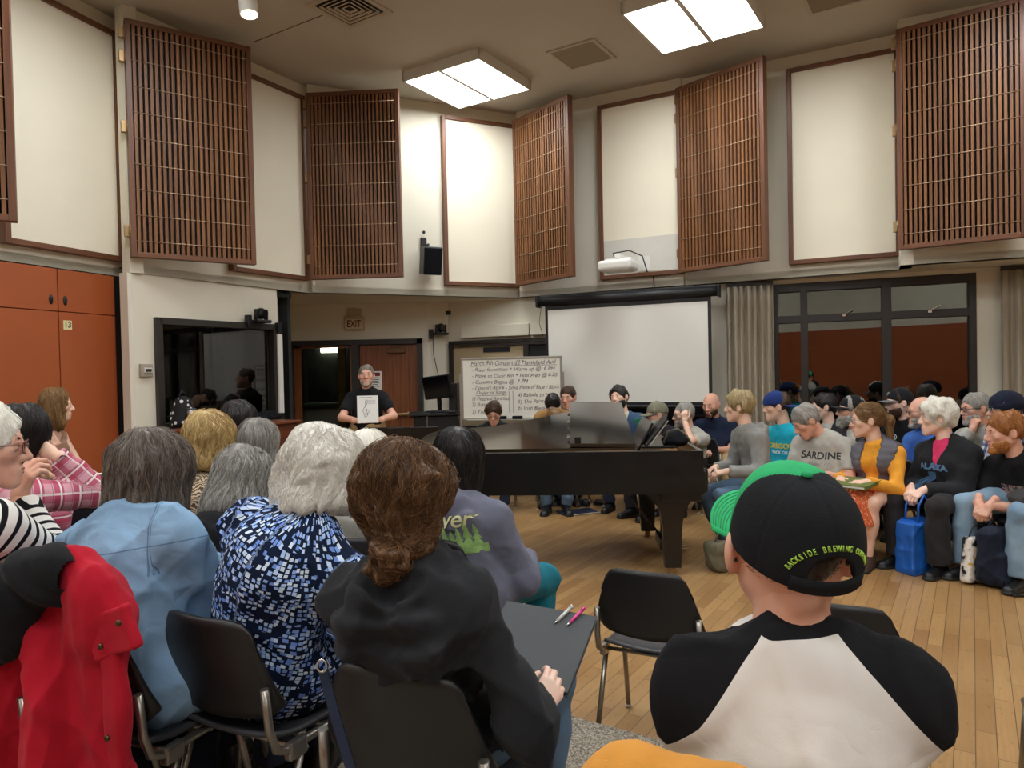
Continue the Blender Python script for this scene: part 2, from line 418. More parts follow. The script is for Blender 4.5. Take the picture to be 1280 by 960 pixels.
# ================================================================== CUPBOARDS
def cupboard(t0, t1, label, plaque=None, hside=1):
    p0, p1 = P(A0, A1, t0), P(A0, A1, t1); M, L = pframe(p0, p1, 0); r = rootat('cupboard', M, label, 'cupboard', 'burnt orange storage cupboards')
    mb = MB(); mb.box((L / 2, .27, ZS / 2), (L - .004, .46, ZS - .01)); mb.build('carcass', ORANGE, r)
    zsp = 2.25
    for nm, z0, z1 in (('lower_door', .02, zsp - .004), ('upper_door', zsp + .004, ZS - .01)):
        mb = MB(); mb.box((L / 2, .015, (z0 + z1) / 2), (L - .010, .04, z1 - z0), bevel=.003); dr = mb.build(nm, ORANGE, r)
        if nm == 'upper_door':
            hx = L - .07 if hside > 0 else .07
            mb = MB(); mb.sph((hx, -.006, z0 + .10), (.022, .008, .045), 14); mb.sph((hx, -.012, z0 + .10), (.012, .006, .033), 12)
            mb.build('flush_pull', BLACK, dr)
        elif plaque:
            mb = MB(); mb.box((.085, -.007, zsp - .12), (.085, .006, .085)); pq = mb.build('number_plate', mat('ivory plate', '#e8dfa9', .6, var=.02), dr)
            text(plaque, .075, Matrix.Translation((.085, -.0115, zsp - .12)) @ Matrix.Rotation(PI / 2, 4, 'X'), INK, pq, depth=.001, bold=.0008)
ts = along(75, A0, A1)
cupboard(ts, tj0, 'burnt orange cupboard beside the black jamb wearing number plate thirteen', '13', -1)
cupboard(ts - 1.1, ts, 'burnt orange cupboard at the left picture edge without number plate')
for k in (1, 2): cupboard(ts - 1.1 * (k + 1), ts - 1.1 * k, 'burnt orange cupboard further along the wall behind the camera')

# ================================================================== BOOTH WINDOW
def glass(name='dark window glass', tint='#b8c0bc', rough=.0, ior=2.1):
    if name in MATS: return MATS[name]
    t = NT(name); t.set(Roughness=rough); t.b.inputs['Transmission Weight'].default_value = 1; t.b.inputs['IOR'].default_value = ior; t.color(lin(tint)); MATS[name] = t.m; return t.m
GL = glass(); 
M, L = pframe(P(BW0, BW1, b0), P(BW0, BW1, b1), WZ0); H = WZ1 - WZ0
r = rootat('window_1', M, 'dark control booth window in a black frame', 'window'); r['kind'] = 'structure'
mb = MB(); f = .07
mb.box((f / 2 - .03, 0, H / 2), (f, .1, H + .06), bevel=.004); mb.box((L - f / 2 + .03, 0, H / 2), (f, .1, H + .06), bevel=.004)
mb.box((L / 2, 0, H - f / 2 + .03), (L, .1, f), bevel=.004); mb.box((L / 2, 0, f / 2 - .03), (L, .1, f), bevel=.004); mb.build('frame', DARKB, r)
mb = MB(); mb.box((L / 2, .035, H / 2), (L - .02, .008, H - .02)); mb.build('pane', glass('booth glass', '#a8aeaa', 0, 1.6), r)
# booth room behind the glass
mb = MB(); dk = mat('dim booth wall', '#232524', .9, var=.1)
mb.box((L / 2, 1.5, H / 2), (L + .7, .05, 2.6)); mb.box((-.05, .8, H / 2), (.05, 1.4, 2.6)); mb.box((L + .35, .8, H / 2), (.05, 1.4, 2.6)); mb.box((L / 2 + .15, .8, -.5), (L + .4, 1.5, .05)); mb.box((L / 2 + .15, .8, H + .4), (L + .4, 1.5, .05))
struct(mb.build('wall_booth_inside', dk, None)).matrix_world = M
mb = MB(); mb.box((.05, 0, 0), (.55, .05, 1.9), bevel=.01); mb.box((.75, .0, -.1), (.14, .06, 1.6), bevel=.01)
o = mb.build('booth_curtain', mat('booth curtain', '#2c2e2a', .9), None); o.matrix_world = M @ Matrix.Translation((L * .62, 1.2, .45)); tag(o, 'grey hanging inside the dark control booth behind its window', 'curtain')
# ledge and panelling under the window
mb = MB(); WOODL = wood('red brown console wood', '#4b2413', '#83431f', axis=0, coat=.3)
M2, L2 = pframe(P(BW0, BW1, b0 - .03), BW1, 0)
r = rootat('wooden_ledge', M2, 'red brown wooden ledge and panel under the booth window', 'ledge')
mb.box((L2 / 2, -.16, WZ0 - .06), (L2, .34, .045), bevel=.006); mb.build('shelf_top', WOODL, r)
mb = MB(); mb.box((L2 / 2, -.04, (WZ0 - .1) / 2), (L2, .05, WZ0 - .1), bevel=.004); mb.build('panel', WOODL, r)

# ================================================================== DOORS
M, L = pframe(P(DW0, DW1, DO0), P(DW0, DW1, DO1), 0)
DH = 2.12; WDOOR = wood('red oak door', '#5d2f14', '#95562a', axis=2, rough=.4)
r = rootat('door_1', M, 'dark bronze double door frame below the exit sign', 'door'); r['kind'] = 'structure'
mb = MB(); f = .075
mb.box((f / 2, 0, DH / 2), (f, .16, DH)); mb.box((L - f / 2, 0, DH / 2), (f, .16, DH)); mb.box((L / 2, 0, DH - f / 2), (L, .16, f)); mb.box((L * .50, 0, DH / 2), (.11, .14, DH)); mb.build('frame', DARKB, r)
xa, xb = L * .50 + .055, L - f
mb = MB(); mb.box(((xa + xb) / 2, .0, DH / 2 - .03), (xb - xa - .01, .045, DH - f - .03), bevel=.003); lf = mb.build('leaf', WDOOR, r)
mb = MB(); mb.cyl((xa + .08, -.075, 1.02), (xb - .04, -.075, 1.02), .022, n=10); mb.box((xb - .1, -.05, 1.02), (.12, .07, .07), bevel=.01); mb.box((xa + .1, -.05, 1.02), (.1, .07, .07), bevel=.01); mb.build('panic_bar', mat('satin brass bar', '#c8ad7c', .35, metal=.8, var=.03), lf)
mb = MB(); mb.box(((xa + xb) / 2 + .12, -.06, DH - .17), (.26, .07, .075), bevel=.01); mb.beam(((xa + xb) / 2 + .2, -.07, DH - .12), ((xa + xb) / 2 + .05, -.1, DH - .1), .02, .012); mb.build('door_closer', mat('bronze closer', '#6b5036', .4, metal=.5), lf)
# glazed left leaf
xa2, xb2 = f, L * .5 - .055
mb = MB(); s_ = .1
mb.box((xa2 + .05, 0, DH / 2 - .03), (.1, .045, DH - f - .03)); mb.box((xb2 - .015, 0, DH / 2 - .03), (.03, .045, DH - f - .03))
mb.box(((xa2 + xb2) / 2, 0, .13), (xb2 - xa2, .045, .25)); mb.box(((xa2 + xb2) / 2, 0, DH - f - .02), (xb2 - xa2, .045, .03)); g = mb.build('glazed_leaf', WDOOR, r)
mb = MB(); mb.box(((xa2 + xb2) / 2 + .035, 0, DH / 2 + .05), (xb2 - xa2 - .13, .008, DH - .34)); mb.build('pane', glass('booth glass', '#a8aeaa', 0, 1.6), g)
# corridor beyond the glass
mb = MB(); mb.box((L * .4, 2.6, 1.3), (3.2, .06, 2.7)); mb.box((-.95, 1.4, 1.3), (.06, 2.4, 2.7)); mb.box((L * .5 + .35, 1.4, 1.3), (.06, 2.4, 2.7)); mb.box((L * .4, 1.4, 2.5), (3.2, 2.5, .06))
struct(mb.build('wall_corridor', mat('dim corridor wall', '#2e352f', .9))).matrix_world = M
mb = MB(); mb.box((.12, 1.5, .55), (.56, .5, 1.1), bevel=.03); mb.box((.12, 1.5, 1.12), (.62, .56, .07), bevel=.02)
o = mb.build('waste_bin', mat('dark green plastic', '#1c3b27', .5)); o.matrix_world = M; tag(o, 'dark green bin in the corridor behind the glazed door', 'bin')
mb = MB(); mb.box((.35, .8, 2.44), (.5, .14, .05), bevel=.01); o = mb.build('corridor_fill_light', mat('corridor lamp', '#fff6e0', emit=14, var=0)); o.matrix_world = M; tag(o, 'added unseen fill lamp lighting the corridor behind the glazed door', 'light')  # fill lamp added out of sight to brighten the bin and post
mb = MB(); mb.box((-.02, 2.53, 2.06), (.36, .06, .08), bevel=.01); o = mb.build('wall_lamp', mat('corridor lamp', '#fff6e0')); o.matrix_world = M; tag(o, 'small bright lamp on the far corridor wall seen through the glazed door', 'light')
mb = MB(); mb.box((.69, .34, 1.2), (.11, .08, 2.3), bevel=.01); o = mb.build('lit_strip_post', mat('lit strip yellow', '#b8923a', .5)); o.matrix_world = M; tag(o, 'yellow post standing in for the lit strip of corridor behind the glazed door', 'post')  # golden colour stands in for a lit strip of the corridor
# poster on the oak leaf
mb = MB(); X = xa + .22
mb.box((X, -.026, 1.52), (.2, .004, .27)); ps = mb.build('door_notice', PAPER, None); ps.matrix_world = M; tag(ps, 'white notice with dark red heading taped to the oak door', 'notice')
mb = MB(); mb.box((X, -.0295, 1.61), (.15, .002, .05)); mb.build('heading', mat('dark red print', '#7a1f22', .7, var=0), ps)
mb = MB()
for k in range(6): mb.box((X, -.0295, 1.56 - .025 * k), (.09 + .03 * (k % 2), .002, .009))
mb.build('print_lines', INK, ps)
# glass and frame on the recess side wall
M, L = pframe(BW1, DW0, 0)
r = rootat('window_2', M, 'narrow dark framed side window of the booth', 'window'); r['kind'] = 'structure'
mb = MB(); mb.box((.16, -.01, 1.66), (.1, .06, 1.14)); mb.box((1.5, -.01, 1.66), (.1, .06, 1.14)); mb.box((.83, -.01, 2.2), (1.3, .06, .08)); mb.box((.83, -.01, 1.12), (1.3, .06, .08)); mb.build('frame', DARKB, r)
mb = MB(); mb.box((.83, -.008, 1.66), (1.28, .012, 1.05)); mb.build('pane', mat('black glass', '#0c0e0d', .05, var=0), r)

# ================================================================== BIG WINDOW
M, L = pframe(P(WW0, WW1, wo0), P(WW0, WW1, wo1), NZ0); H = NZ1 - NZ0
r = rootat('window_3', M, 'large dark night window in a bronze frame behind the audience', 'window'); r['kind'] = 'structure'
wm1, wm2 = along(1006, WW0, WW1) - wo0, along(1109, WW0, WW1) - wo0; zt = 2.17 - NZ0
mb = MB(); f = .07
for x, w in ((f / 2, f), (L - f / 2, f), (wm1, .08), (wm2, .1)): mb.box((x, .03, H / 2), (w, .1, H), bevel=.004)
for z, w in ((f / 2, f), (H - .05, .1), (zt, .09)): mb.box((L / 2, .03, z), (L, .09, w), bevel=.004)
mb.build('frame', DARKB, r)
xs = [(f, wm1 - .04), (wm1 + .04, wm2 - .05), (wm2 + .05, L - f)]
for a, b in xs:
    for z0, z1 in ((f, zt - .045), (zt + .045, H - .1)):
        mb = MB(); mb.box(((a + b) / 2, .05, (z0 + z1) / 2), (b - a, .008, z1 - z0)); mb.build('pane', GL, r)
for a, b in xs[1:]:
    mb = MB(); c = (a + b) / 2; mb.beam((c, -.03, zt + .03), (c + .1, -.1, zt + .08), .018, .014, bevel=.003); mb.box((c, -.02, zt + .02), (.04, .05, .03), bevel=.004); mb.build('latch', CHROME, r)
mb = MB(); mb.box((L / 2, -.06, -.02), (L + .1, .2, .04), bevel=.005); mb.build('sill', DARKB, r)
# night outside
mb = MB(); mb.box((5.5, 11.6, 1.5), (9, .1, 5)); mb_o = mb.build('wall_outside', mat('night wall outside', '#1b1d1e', .9, var=.3, vscale=.6)); struct(mb_o)

def curtain(p0, p1, label, n, amp=.045):
    d, nn = nrm(p0, p1); L = (Vector(p1) - Vector(p0)).length; g = []; rr = random.Random(n); ph = [rr.uniform(-.35, .35) for _ in range(n + 2)]; K = n * 8
    for i in range(K + 1):
        t = i / K; row = []
        for j in range(13):
            z = j / 12; k = t * n + ph[int(t * n)] * .3 * math.sin(PI * (t * n % 1))
            y = amp * math.sin(2 * PI * k) * (.65 + .35 * (1 - z)) + .012 * math.sin(3.1 * k + 4 * z)
            p = Vector(p0) + d * (L * t * (1 + .02 * (1 - z))) + nn * (.13 + y); row.append((p.x, p.y, .04 + z * 2.55))
        g.append(row)
    mb = MB(); mb.sheet(g, .006)
    t = NT('curtain cloth'); w = t.noise(1, 4, t.mapping(t.coord(), sc=(60, 60, 1.2)), .6); t.color(t.ramp(w.outputs[0], [(.25, lin('#8d8271')), (.75, lin('#b8ac97'))])); t.set(Roughness=.95)
    if 'curtain cloth' not in MATS: MATS['curtain cloth'] = t.m
    r = empty('curtain', (p0[0], p0[1], 0), 0, label, 'curtain', 'grey beige pleated curtains')
    o = mb.build('curtain_cloth', MATS['curtain cloth'], r); o.location = (-p0[0], -p0[1], 0)
    mb = MB(); a = Vector(p0) + nn * .1; b = Vector(p1) + nn * .1; mb.beam((a.x, a.y, 2.615), (b.x, b.y, 2.615), .03, .05); o = mb.build('curtain_track', DARKB, r); o.location = (-p0[0], -p0[1], 0)
curtain(P(WW0, WW1, along(911, WW0, WW1)), P(WW0, WW1, along(968, WW0, WW1)), 'pleated beige curtain drawn to the left of the dark window', 7)
tc = along(1249, WW0, WW1); curtain(P(WW0, WW1, tc), P(WW0, WW1, tc + 1.0), 'pleated beige curtain at the right picture edge', 8)
# ================================================================== CEILING FITTINGS
U2 = Vector((.539, .842))
LIGHT_STRENGTH = 19.0
LAMP = None
def fixture(cx, cy, label):
    a = math.atan2(V2.y, V2.x); r = empty('ceiling_light', (cx, cy, ZC), a, label, 'ceiling light', 'square twin panel ceiling lights')
    S, T = 1.12, .12
    mb = MB()
    for s in (-1, 1):
        mb.box((s * (S / 2 - .012), 0, -T / 2), (.024, S, T)); mb.box((0, s * (S / 2 - .012), -T / 2), (S, .024, T))
    mb.box((0, 0, -T + .002), (.05, S - .04, .024)); mb.box((0, 0, -.01), (S - .03, S - .03, .02)); mb.build('housing', mat('grey light housing', '#d3cec4', .5, var=.02), r)
    for s in (-1, 1):
        mb = MB(); mb.box((s * S / 4, 0, -T + .01), (S / 2 - .05, S - .05, .012)); mb.build('diffuser', mat('lit diffuser', '#f3f8fb', emit=LIGHT_STRENGTH, var=0), r)
c1 = Vector((-.46, 8.86)); step = 2.83
for i in range(-1, 4):
    for j in range(0, 4):
        c = c1 + V2 * (step * i) - U2 * (4.1 * j)
        if -6.0 < c.x < 6.6 and c.y > -4.2:
            if (i, j) == (0, 0): lb = 'square ceiling light nearest the hanging loudspeaker'
            elif (i, j) == (1, 0): lb = 'square ceiling light at the top edge between the two vents, larger in view'
            elif c.y < 8.9 - 1.5 * 0 and (i, j) == (-1, 0): continue
            else: lb = 'square ceiling light out of view above the audience'
            fixture(c.x, c.y, lb)
def vent(px, py, label, grid):
    p = atz(px, py, ZC); a = math.atan2(V2.y, V2.x); r = empty('ceiling_vent', (p.x, p.y, ZC), a, label, 'ceiling vent')
    VM = mat('vent paint', '#b9ac97', .6, var=.02); S = .6
    mb = MB()
    for s in (-1, 1): mb.box((s * (S / 2 - .02), 0, -.008), (.04, S, .016)); mb.box((0, s * (S / 2 - .02), -.008), (S - .08, .04, .016))
    mb.build('frame', VM, r)
    if grid:
        mb = MB(); mb.box((0, 0, -.002), (S - .06, S - .06, .004)); mb.build('backing', BLACK, r)
        mb = MB()
        for k in range(5):
            q = (S / 2 - .05) * (1 - k * .2)
            for s in (-1, 1):
                mb.box((s * q, 0, -.012), (.022, 2 * q, .01), Matrix.Rotation(s * .6, 3, 'Y')); mb.box((0, s * q, -.012), (2 * q, .022, .01), Matrix.Rotation(-s * .6, 3, 'X'))
        mb.build('vanes', VM, r)
    else:
        mb = MB(); mb.box((0, 0, -.005), (S - .07, S - .07, .01)); mb.build('grille', mat('taupe grille', '#8f8069', .8, var=.05, vscale=120), r)
vent(437, 10, 'square louvred air diffuser at the top edge left of centre', True)
vent(727, 68, 'plain square return grille between the two ceiling lights', False)
p = atz(1045, -8, ZC); vent(1045, -8, 'square ceiling grille cut by the top edge on the right', False)
# cylinder downlight
p = at(308, 4, 6.7); r = empty('spotlight', (p.x, p.y, ZC), 0, 'white cylinder spotlight hanging at the top edge left of the louvred vent', 'spotlight')
dv = Vector((.12, -.1, -1)).normalized(); hd = Vector((0, 0, p.z + .16 - ZC))
mb = MB(); mb.cyl((0, 0, 0), hd, .014); mb.build('stem', WHITE, r)
mb = MB(); mb.cyl(hd - dv * .02, hd + dv * .28, .082, n=28); b = mb.build('lamp_body', WHITE, r)
mb = MB(); mb.cyl(hd + dv * .281, hd + dv * .286, .072, n=28); mb.build('lens', mat('spot lens lit', '#fff1d6', emit=4, var=0), b)

# ================================================================== WALL FITTINGS
def wallframe(px, p0, p1, z):
    t = along(px, p0, p1); q = P(p0, p1, t); M, _ = pframe(q, Vector(p1) + nrm(p0, p1)[0] * 3, z); return M
# exit sign
M = wallframe(445, DW0, DW1, 2.36)
r = rootat('exit_sign', M, 'small cream exit sign with dark letters above the double door', 'sign')
mb = MB(); mb.box((0, -.03, 0), (.29, .06, .2), bevel=.006); mb.build('housing', mat('beige sign box', '#b9a888', .6, var=.03), r)
mb = MB(); mb.box((0, -.062, -.012), (.26, .004, .14)); fc = mb.build('face', mat('cream sign face', '#d8c8a4', .6, var=.02), r)
text('EXIT', .125, Matrix.Translation((0, -.066, -.012)) @ Matrix.Rotation(PI / 2, 4, 'X') @ Matrix.Diagonal((.8, 1.15, 1, 1)), mat('exit letters', '#6b2a22', .6, var=0), fc, depth=.001, bold=.002)
mb = MB(); mb.box((0, -.02, .155), (.2, .04, .11), bevel=.006); mb.build('top_box', mat('beige sign box', '#b9a888'), r)
# room cameras
def ptz(M, label, cable=None):
    r = rootat('video_camera', M, label, 'camera', 'black swivel cameras on the wall')
    mb = MB(); mb.box((0, -.09, 0), (.2, .14, .035), bevel=.012); mb.box((-.13, -.03, 0), (.06, .06, .14), bevel=.008); mb.build('base', BLKPL, r)
    mb = MB()
    for s in (-1, 1): mb.box((s * .072, -.09, .075), (.02, .06, .13), bevel=.009)
    mb.build('yoke', BLKPL, r)
    mb = MB(); mb.sph((0, -.09, .09), .066, 20); h = mb.build('camera_head', BLKPL, r)
    mb = MB(); mb.cyl((0, -.13, .09), (.0, -.165, .09), .038, n=20); mb.build('lens', mat('lens glass', '#0a0a10', .05, var=0), h)
    if cable:
        mb = MB(); mb.tube([(-.1, -.02, -.02), (-.09, -.015, -.3), (.0, -.012, -.7), (.02, -.012, -1.05)], .006, 6); mb.build('cable', BLACK, r)
M = wallframe(319, BW0, BW1, 2.245) @ Matrix.Translation((0, -.03, 0)); ptz(M, 'black swivel camera on top of the booth window frame')
t = along(548, DW1, KW0); M = wallframe(548, DW1, KW0, 2.18) @ Matrix.Translation((0, -.03, 0)); ptz(M, 'black swivel camera on the wall right of the double door', True)
# thermostat box, phone jack plate, conduit
M = wallframe(181, BW0, BW1, 1.70); r = rootat('thermostat', M, 'clear covered thermostat left of the booth window', 'thermostat')
mb = MB(); mb.box((0, -.02, 0), (.13, .04, .13), bevel=.008); mb.build('backplate', mat('grey guard', '#a59c8c', .4, var=.04), r)
mb = MB(); mb.box((.005, -.045, 0), (.085, .02, .05), bevel=.004); mb.build('dial_box', mat('white dial', '#d9d5ca', .4, var=.02), r)
mb = MB(); mb.box((.005, -.057, .0), (.06, .004, .028)); mb.build('display', INK, r)
M = wallframe(346, BW0, BW1, 1.1); r = rootat('cable_cover', M, 'white cable cover running down the booth corner beside the window', 'cable cover')
mb = MB(); mb.box((0, -.05, .55), (.07, .05, .95), bevel=.006); mb.build('cover', WHITE, r)
mb = MB(); mb.box((0, -.05, 1.08), (.07, .06, .14), bevel=.008); mb.build('junction_box', BLKPL, r)
M = wallframe(361, DW0, DW1, 1.52); r = rootat('wall_switch', M, 'white wall phone plate at the left edge of the door frame', 'switch')
mb = MB(); mb.box((.02, -.1, 0), (.11, .03, .22), bevel=.008); mb.build('plate', WHITE, r)
mb = MB(); mb.box((.02, -.118, 0), (.03, .012, .07), bevel=.003); mb.build('rocker', mat('dark rocker', '#4a4338', .5), r)
# loudspeaker on the back wall
M = wallframe(535, C0, C1, 3.08) @ Matrix.Translation((0, -.02, 0)); r = rootat('loudspeaker', M, 'black loudspeaker hanging between slatted and cream panels', 'loudspeaker')
mb = MB(); mb.box((0, -.2, 0), (.25, .2, .36), Matrix.Rotation(.2, 3, 'X'), bevel=.015); mb.build('cabinet', BLKPL, r)
mb = MB(); mb.box((0, -.298, -.02), (.23, .012, .33), Matrix.Rotation(.2, 3, 'X'), bevel=.004); mb.build('grille', BLKFAB, r)
mb = MB(); mb.cyl((-.03, 0, .22), (-.03, -.2, .2), .014); mb.cyl((-.03, -.2, .22), (-.03, -.2, .1), .014); mb.box((-.03, -.01, .26), (.08, .03, .14), bevel=.006); mb.build('bracket', BLACK, r)
mb = MB(); mb.sph((-.03, -.03, .4), .022, 12); o = mb.build('bracket_knob', BLACK, r)
# projector
M = wallframe(800, D0, D1, 2.93); r = rootat('projector', M, 'white projector on a wall arm above the projection screen', 'projector')
mb = MB(); mb.box((0, -.03, .02), (.42, .04, .26), bevel=.008); mb.box((.1, -.055, .02), (.16, .02, .2), bevel=.006); mb.build('wall_plate', WHITE, r)
mb = MB(); mb.beam((-.02, -.04, .04), (-.02, -.75, .04), .07, .06, bevel=.01); mb.build('arm', WHITE, r)
mb = MB(); mb.box((-.02, -.72, -.08), (.42, .34, .13), bevel=.045, seg=4); mb.box((-.02, -.64, -.005), (.34, .2, .05), bevel=.02); b = mb.build('body', WHITE, r)
mb = MB(); mb.box((-.02, -.60, .02), (.14, .1, .012), bevel=.004); mb.build('lens_window', BLKPL, b)
mb = MB(); mb.tube([(-.1, -.6, .0), (-.16, -.5, .12), (0, -.35, .16), (.12, -.2, .1), (.14, -.05, -.1)], .008, 6); mb.tube([(.2, -.03, -.1), (.22, -.03, -.3), (.26, -.03, -.34)], .007, 6); mb.build('cable', BLACK, r)
# projection screen
s0, s1 = at(676, 380, 9.55), at(895, 362, 8.6); zc = 2.55
p0, p1 = (s0.x, s0.y), (s1.x, s1.y); M, L = pframe(p0, p1, zc); r = rootat('projection_screen', M, 'white pull-down projection screen with black borders behind the piano', 'projection screen')
mb = MB(); mb.cyl((-.03, 0, -.03), (L + .03, 0, -.03), .062, n=20); mb.box((L / 2, .03, .0), (L + .02, .09, .1), bevel=.01); mb.build('roller_case', BLACK, r)
mb = MB(); mb.box((-.035, 0, -.03), (.03, .15, .15), bevel=.012); mb.box((L + .035, 0, -.03), (.03, .15, .15), bevel=.012); mb.build('end_cap', BLKPL, r)
SB = zc - 1.20
mb = MB(); mb.box((L / 2, 0, -SB / 2 - .05), (L - .12, .003, SB)); mb.build('border_cloth', BLACK, r)
mb = MB(); mb.box((L / 2, -.004, -SB / 2 - .075), (L - .2, .003, SB - .14)); mb.build('white_surface', mat('projection white', '#e6e3da', .7, spec=.3, var=.015, vscale=1), r)
mb = MB(); mb.cyl((.05, 0, -SB - .06), (L - .05, 0, -SB - .06), .022, n=12); mb.build('bottom_bar', BLACK, r)
mb = MB(); mb.tube([(.02, -.02, -.06), (-.02, -.02, -.3), (.03, -.02, -.48)], .004, 6); mb.build('pull_cord', BLACK, r)
# cable raceway above the chalkboard
k0, k1 = along(581, KW0, KW1), along(720, KW0, KW1); M, L = pframe(P(KW0, KW1, k0), P(KW0, KW1, k1), 2.2); r = rootat('wall_raceway', M, 'long white box duct above the whiteboard', 'duct')
mb = MB(); mb.box((L * .31, -.05, 0), (L * .62, .1, .17), bevel=.006); mb.build('left_length', WALL, r); mb = MB(); mb.box((L * .815, -.05, 0), (L * .365, .1, .17), bevel=.006); mb.build('right_length', WALL, r)
# chalkboard wall unit
k0, k1 = along(564, KW0, KW1), along(905, KW0, KW1); M, L = pframe(P(KW0, KW1, k0), P(KW0, KW1, k1), 0); r = rootat('chalkboard', M, 'long black framed wall board behind the whiteboard and screen', 'board')
k2 = along(660, KW0, KW1) - k0
mb = MB(); mb.box((L / 2, -.03, 2.05), (L, .07, .05)); mb.box((L / 2, -.03, .8), (L, .07, .06)); mb.box((.03, -.03, 1.4), (.06, .07, 1.3)); mb.box((k2, -.03, 1.4), (.08, .07, 1.3)); mb.box((L - .03, -.03, 1.4), (.06, .07, 1.3)); mb.box((L / 2, -.05, 2.0), (L, .04, .03)); mb.build('frame', DARKB, r)
mb = MB(); mb.box((k2 / 2, -.015, 1.42), (k2 - .06, .02, 1.2)); mb.build('cork_panel', mat('tan cork', '#b7a482', .9, var=.08, vscale=60), r)
mb = MB(); mb.box(((k2 + L) / 2, -.015, 1.42), (L - k2 - .06, .02, 1.2)); mb.build('slate_panel', mat('black slate', '#15171a', .6, var=.15, vscale=3), r)
mb = MB(); mb.box(((k2 + L) / 2, -.09, 1.0), (L - k2 - .06, .14, .03), bevel=.004); mb.build('chalk_tray', DARKB, r)
mb = MB(); mb.box((k2 * .62, -.03, 1.93), (.42, .012, .07)); mb.build('dark_strip', INK, r)
# lectern rack with monitor and computer
def cart():
    p = at(546, 540, 9.6); r = empty('equipment_rack', (p.x, p.y, 0), math.radians(8), 'black equipment rack on wheels between the oak door and whiteboard', 'rack')
    mb = MB(); mb.box((0, 0, .62), (.6, .5, .86), bevel=.008); mb.build('cabinet', BLKPL, r)
    mb = MB(); mb.box((.03, -.02, 1.075), (.78, .55, .035), bevel=.008); mb.build('top', BLACK, r)
    mb = MB(); mb.box((-.22, -.255, .7), (.14, .01, .6)); pn = mb.build('control_panel', mat('panel black', '#0e0e10', .4), r)
    mb = MB()
    for i in range(3):
        for j in range(7): mb.sph((-.26 + .035 * i, -.262, .55 + .06 * j), .008, 8)
    mb.build('buttons', WHITE, pn)
    mb = MB(); mb.box((-.13, -.255, .66), (.02, .012, .82)); mb.box((.29, -.255, .66), (.02, .012, .82)); mb.build('rails', CHROME, r)
    for sx in (-1, 1):
        for sy in (-1, 1):
            mb = MB(); mb.cyl((sx * .25 - .015, sy * .2, .06), (sx * .25 + .015, sy * .2, .06), .06); mb.cyl((sx * .25, sy * .2, .1), (sx * .25, sy * .2, .2), .02); mb.build('caster', BLACK, r)
    m = empty('monitor', (p.x + .02, p.y, 1.093), math.radians(-38), 'black computer monitor turned aside on the equipment rack', 'monitor')
    mb = MB(); mb.box((0, 0, .33), (.5, .035, .31), Matrix.Rotation(.12, 3, 'X') @ Matrix.Rotation(-.08, 3, 'Y'), bevel=.008); mb.build('screen', BLKPL, m)
    mb = MB(); mb.box((0, -.02, .33), (.46, .01, .27), Matrix.Rotation(.12, 3, 'X') @ Matrix.Rotation(-.08, 3, 'Y')); mb.build('display', mat('dark display', '#0b0c0f', .15, var=0), m)
    mb = MB(); mb.box((0, 0, .008), (.26, .2, .016), bevel=.005); mb.beam((0, .04, .01), (0, .02, .3), .05, .03); mb.build('stand', BLACK, m)
    c = empty('desktop_computer', (p.x + .24, p.y + .1, 1.093), math.radians(-5), 'slim black computer tower standing behind the monitor', 'computer')
    mb = MB(); mb.box((0, 0, .19), (.11, .3, .38), bevel=.01); mb.build('case', BLKPL, c); mb = MB(); mb.box((0, -.152, .19), (.09, .008, .34), bevel=.003); mb.build('front_bezel', BLACK, c)
    k = empty('keyboard', (p.x + .12, p.y - .2, 1.093), math.radians(-12), 'black keyboard lying at the front of the equipment rack top', 'keyboard')
    mb = MB(); mb.box((0, 0, .012), (.36, .13, .022), bevel=.006); mb.build('case', BLKPL, k)
    mb = MB()
    for i in range(12):
        for j in range(4): mb.box((-.16 + .029 * i, -.045 + .03 * j, .026), (.024, .024, .008), bevel=.003, seg=1)
    mb.build('keys', mat('key grey', '#2c2c30', .5), k)
cart()
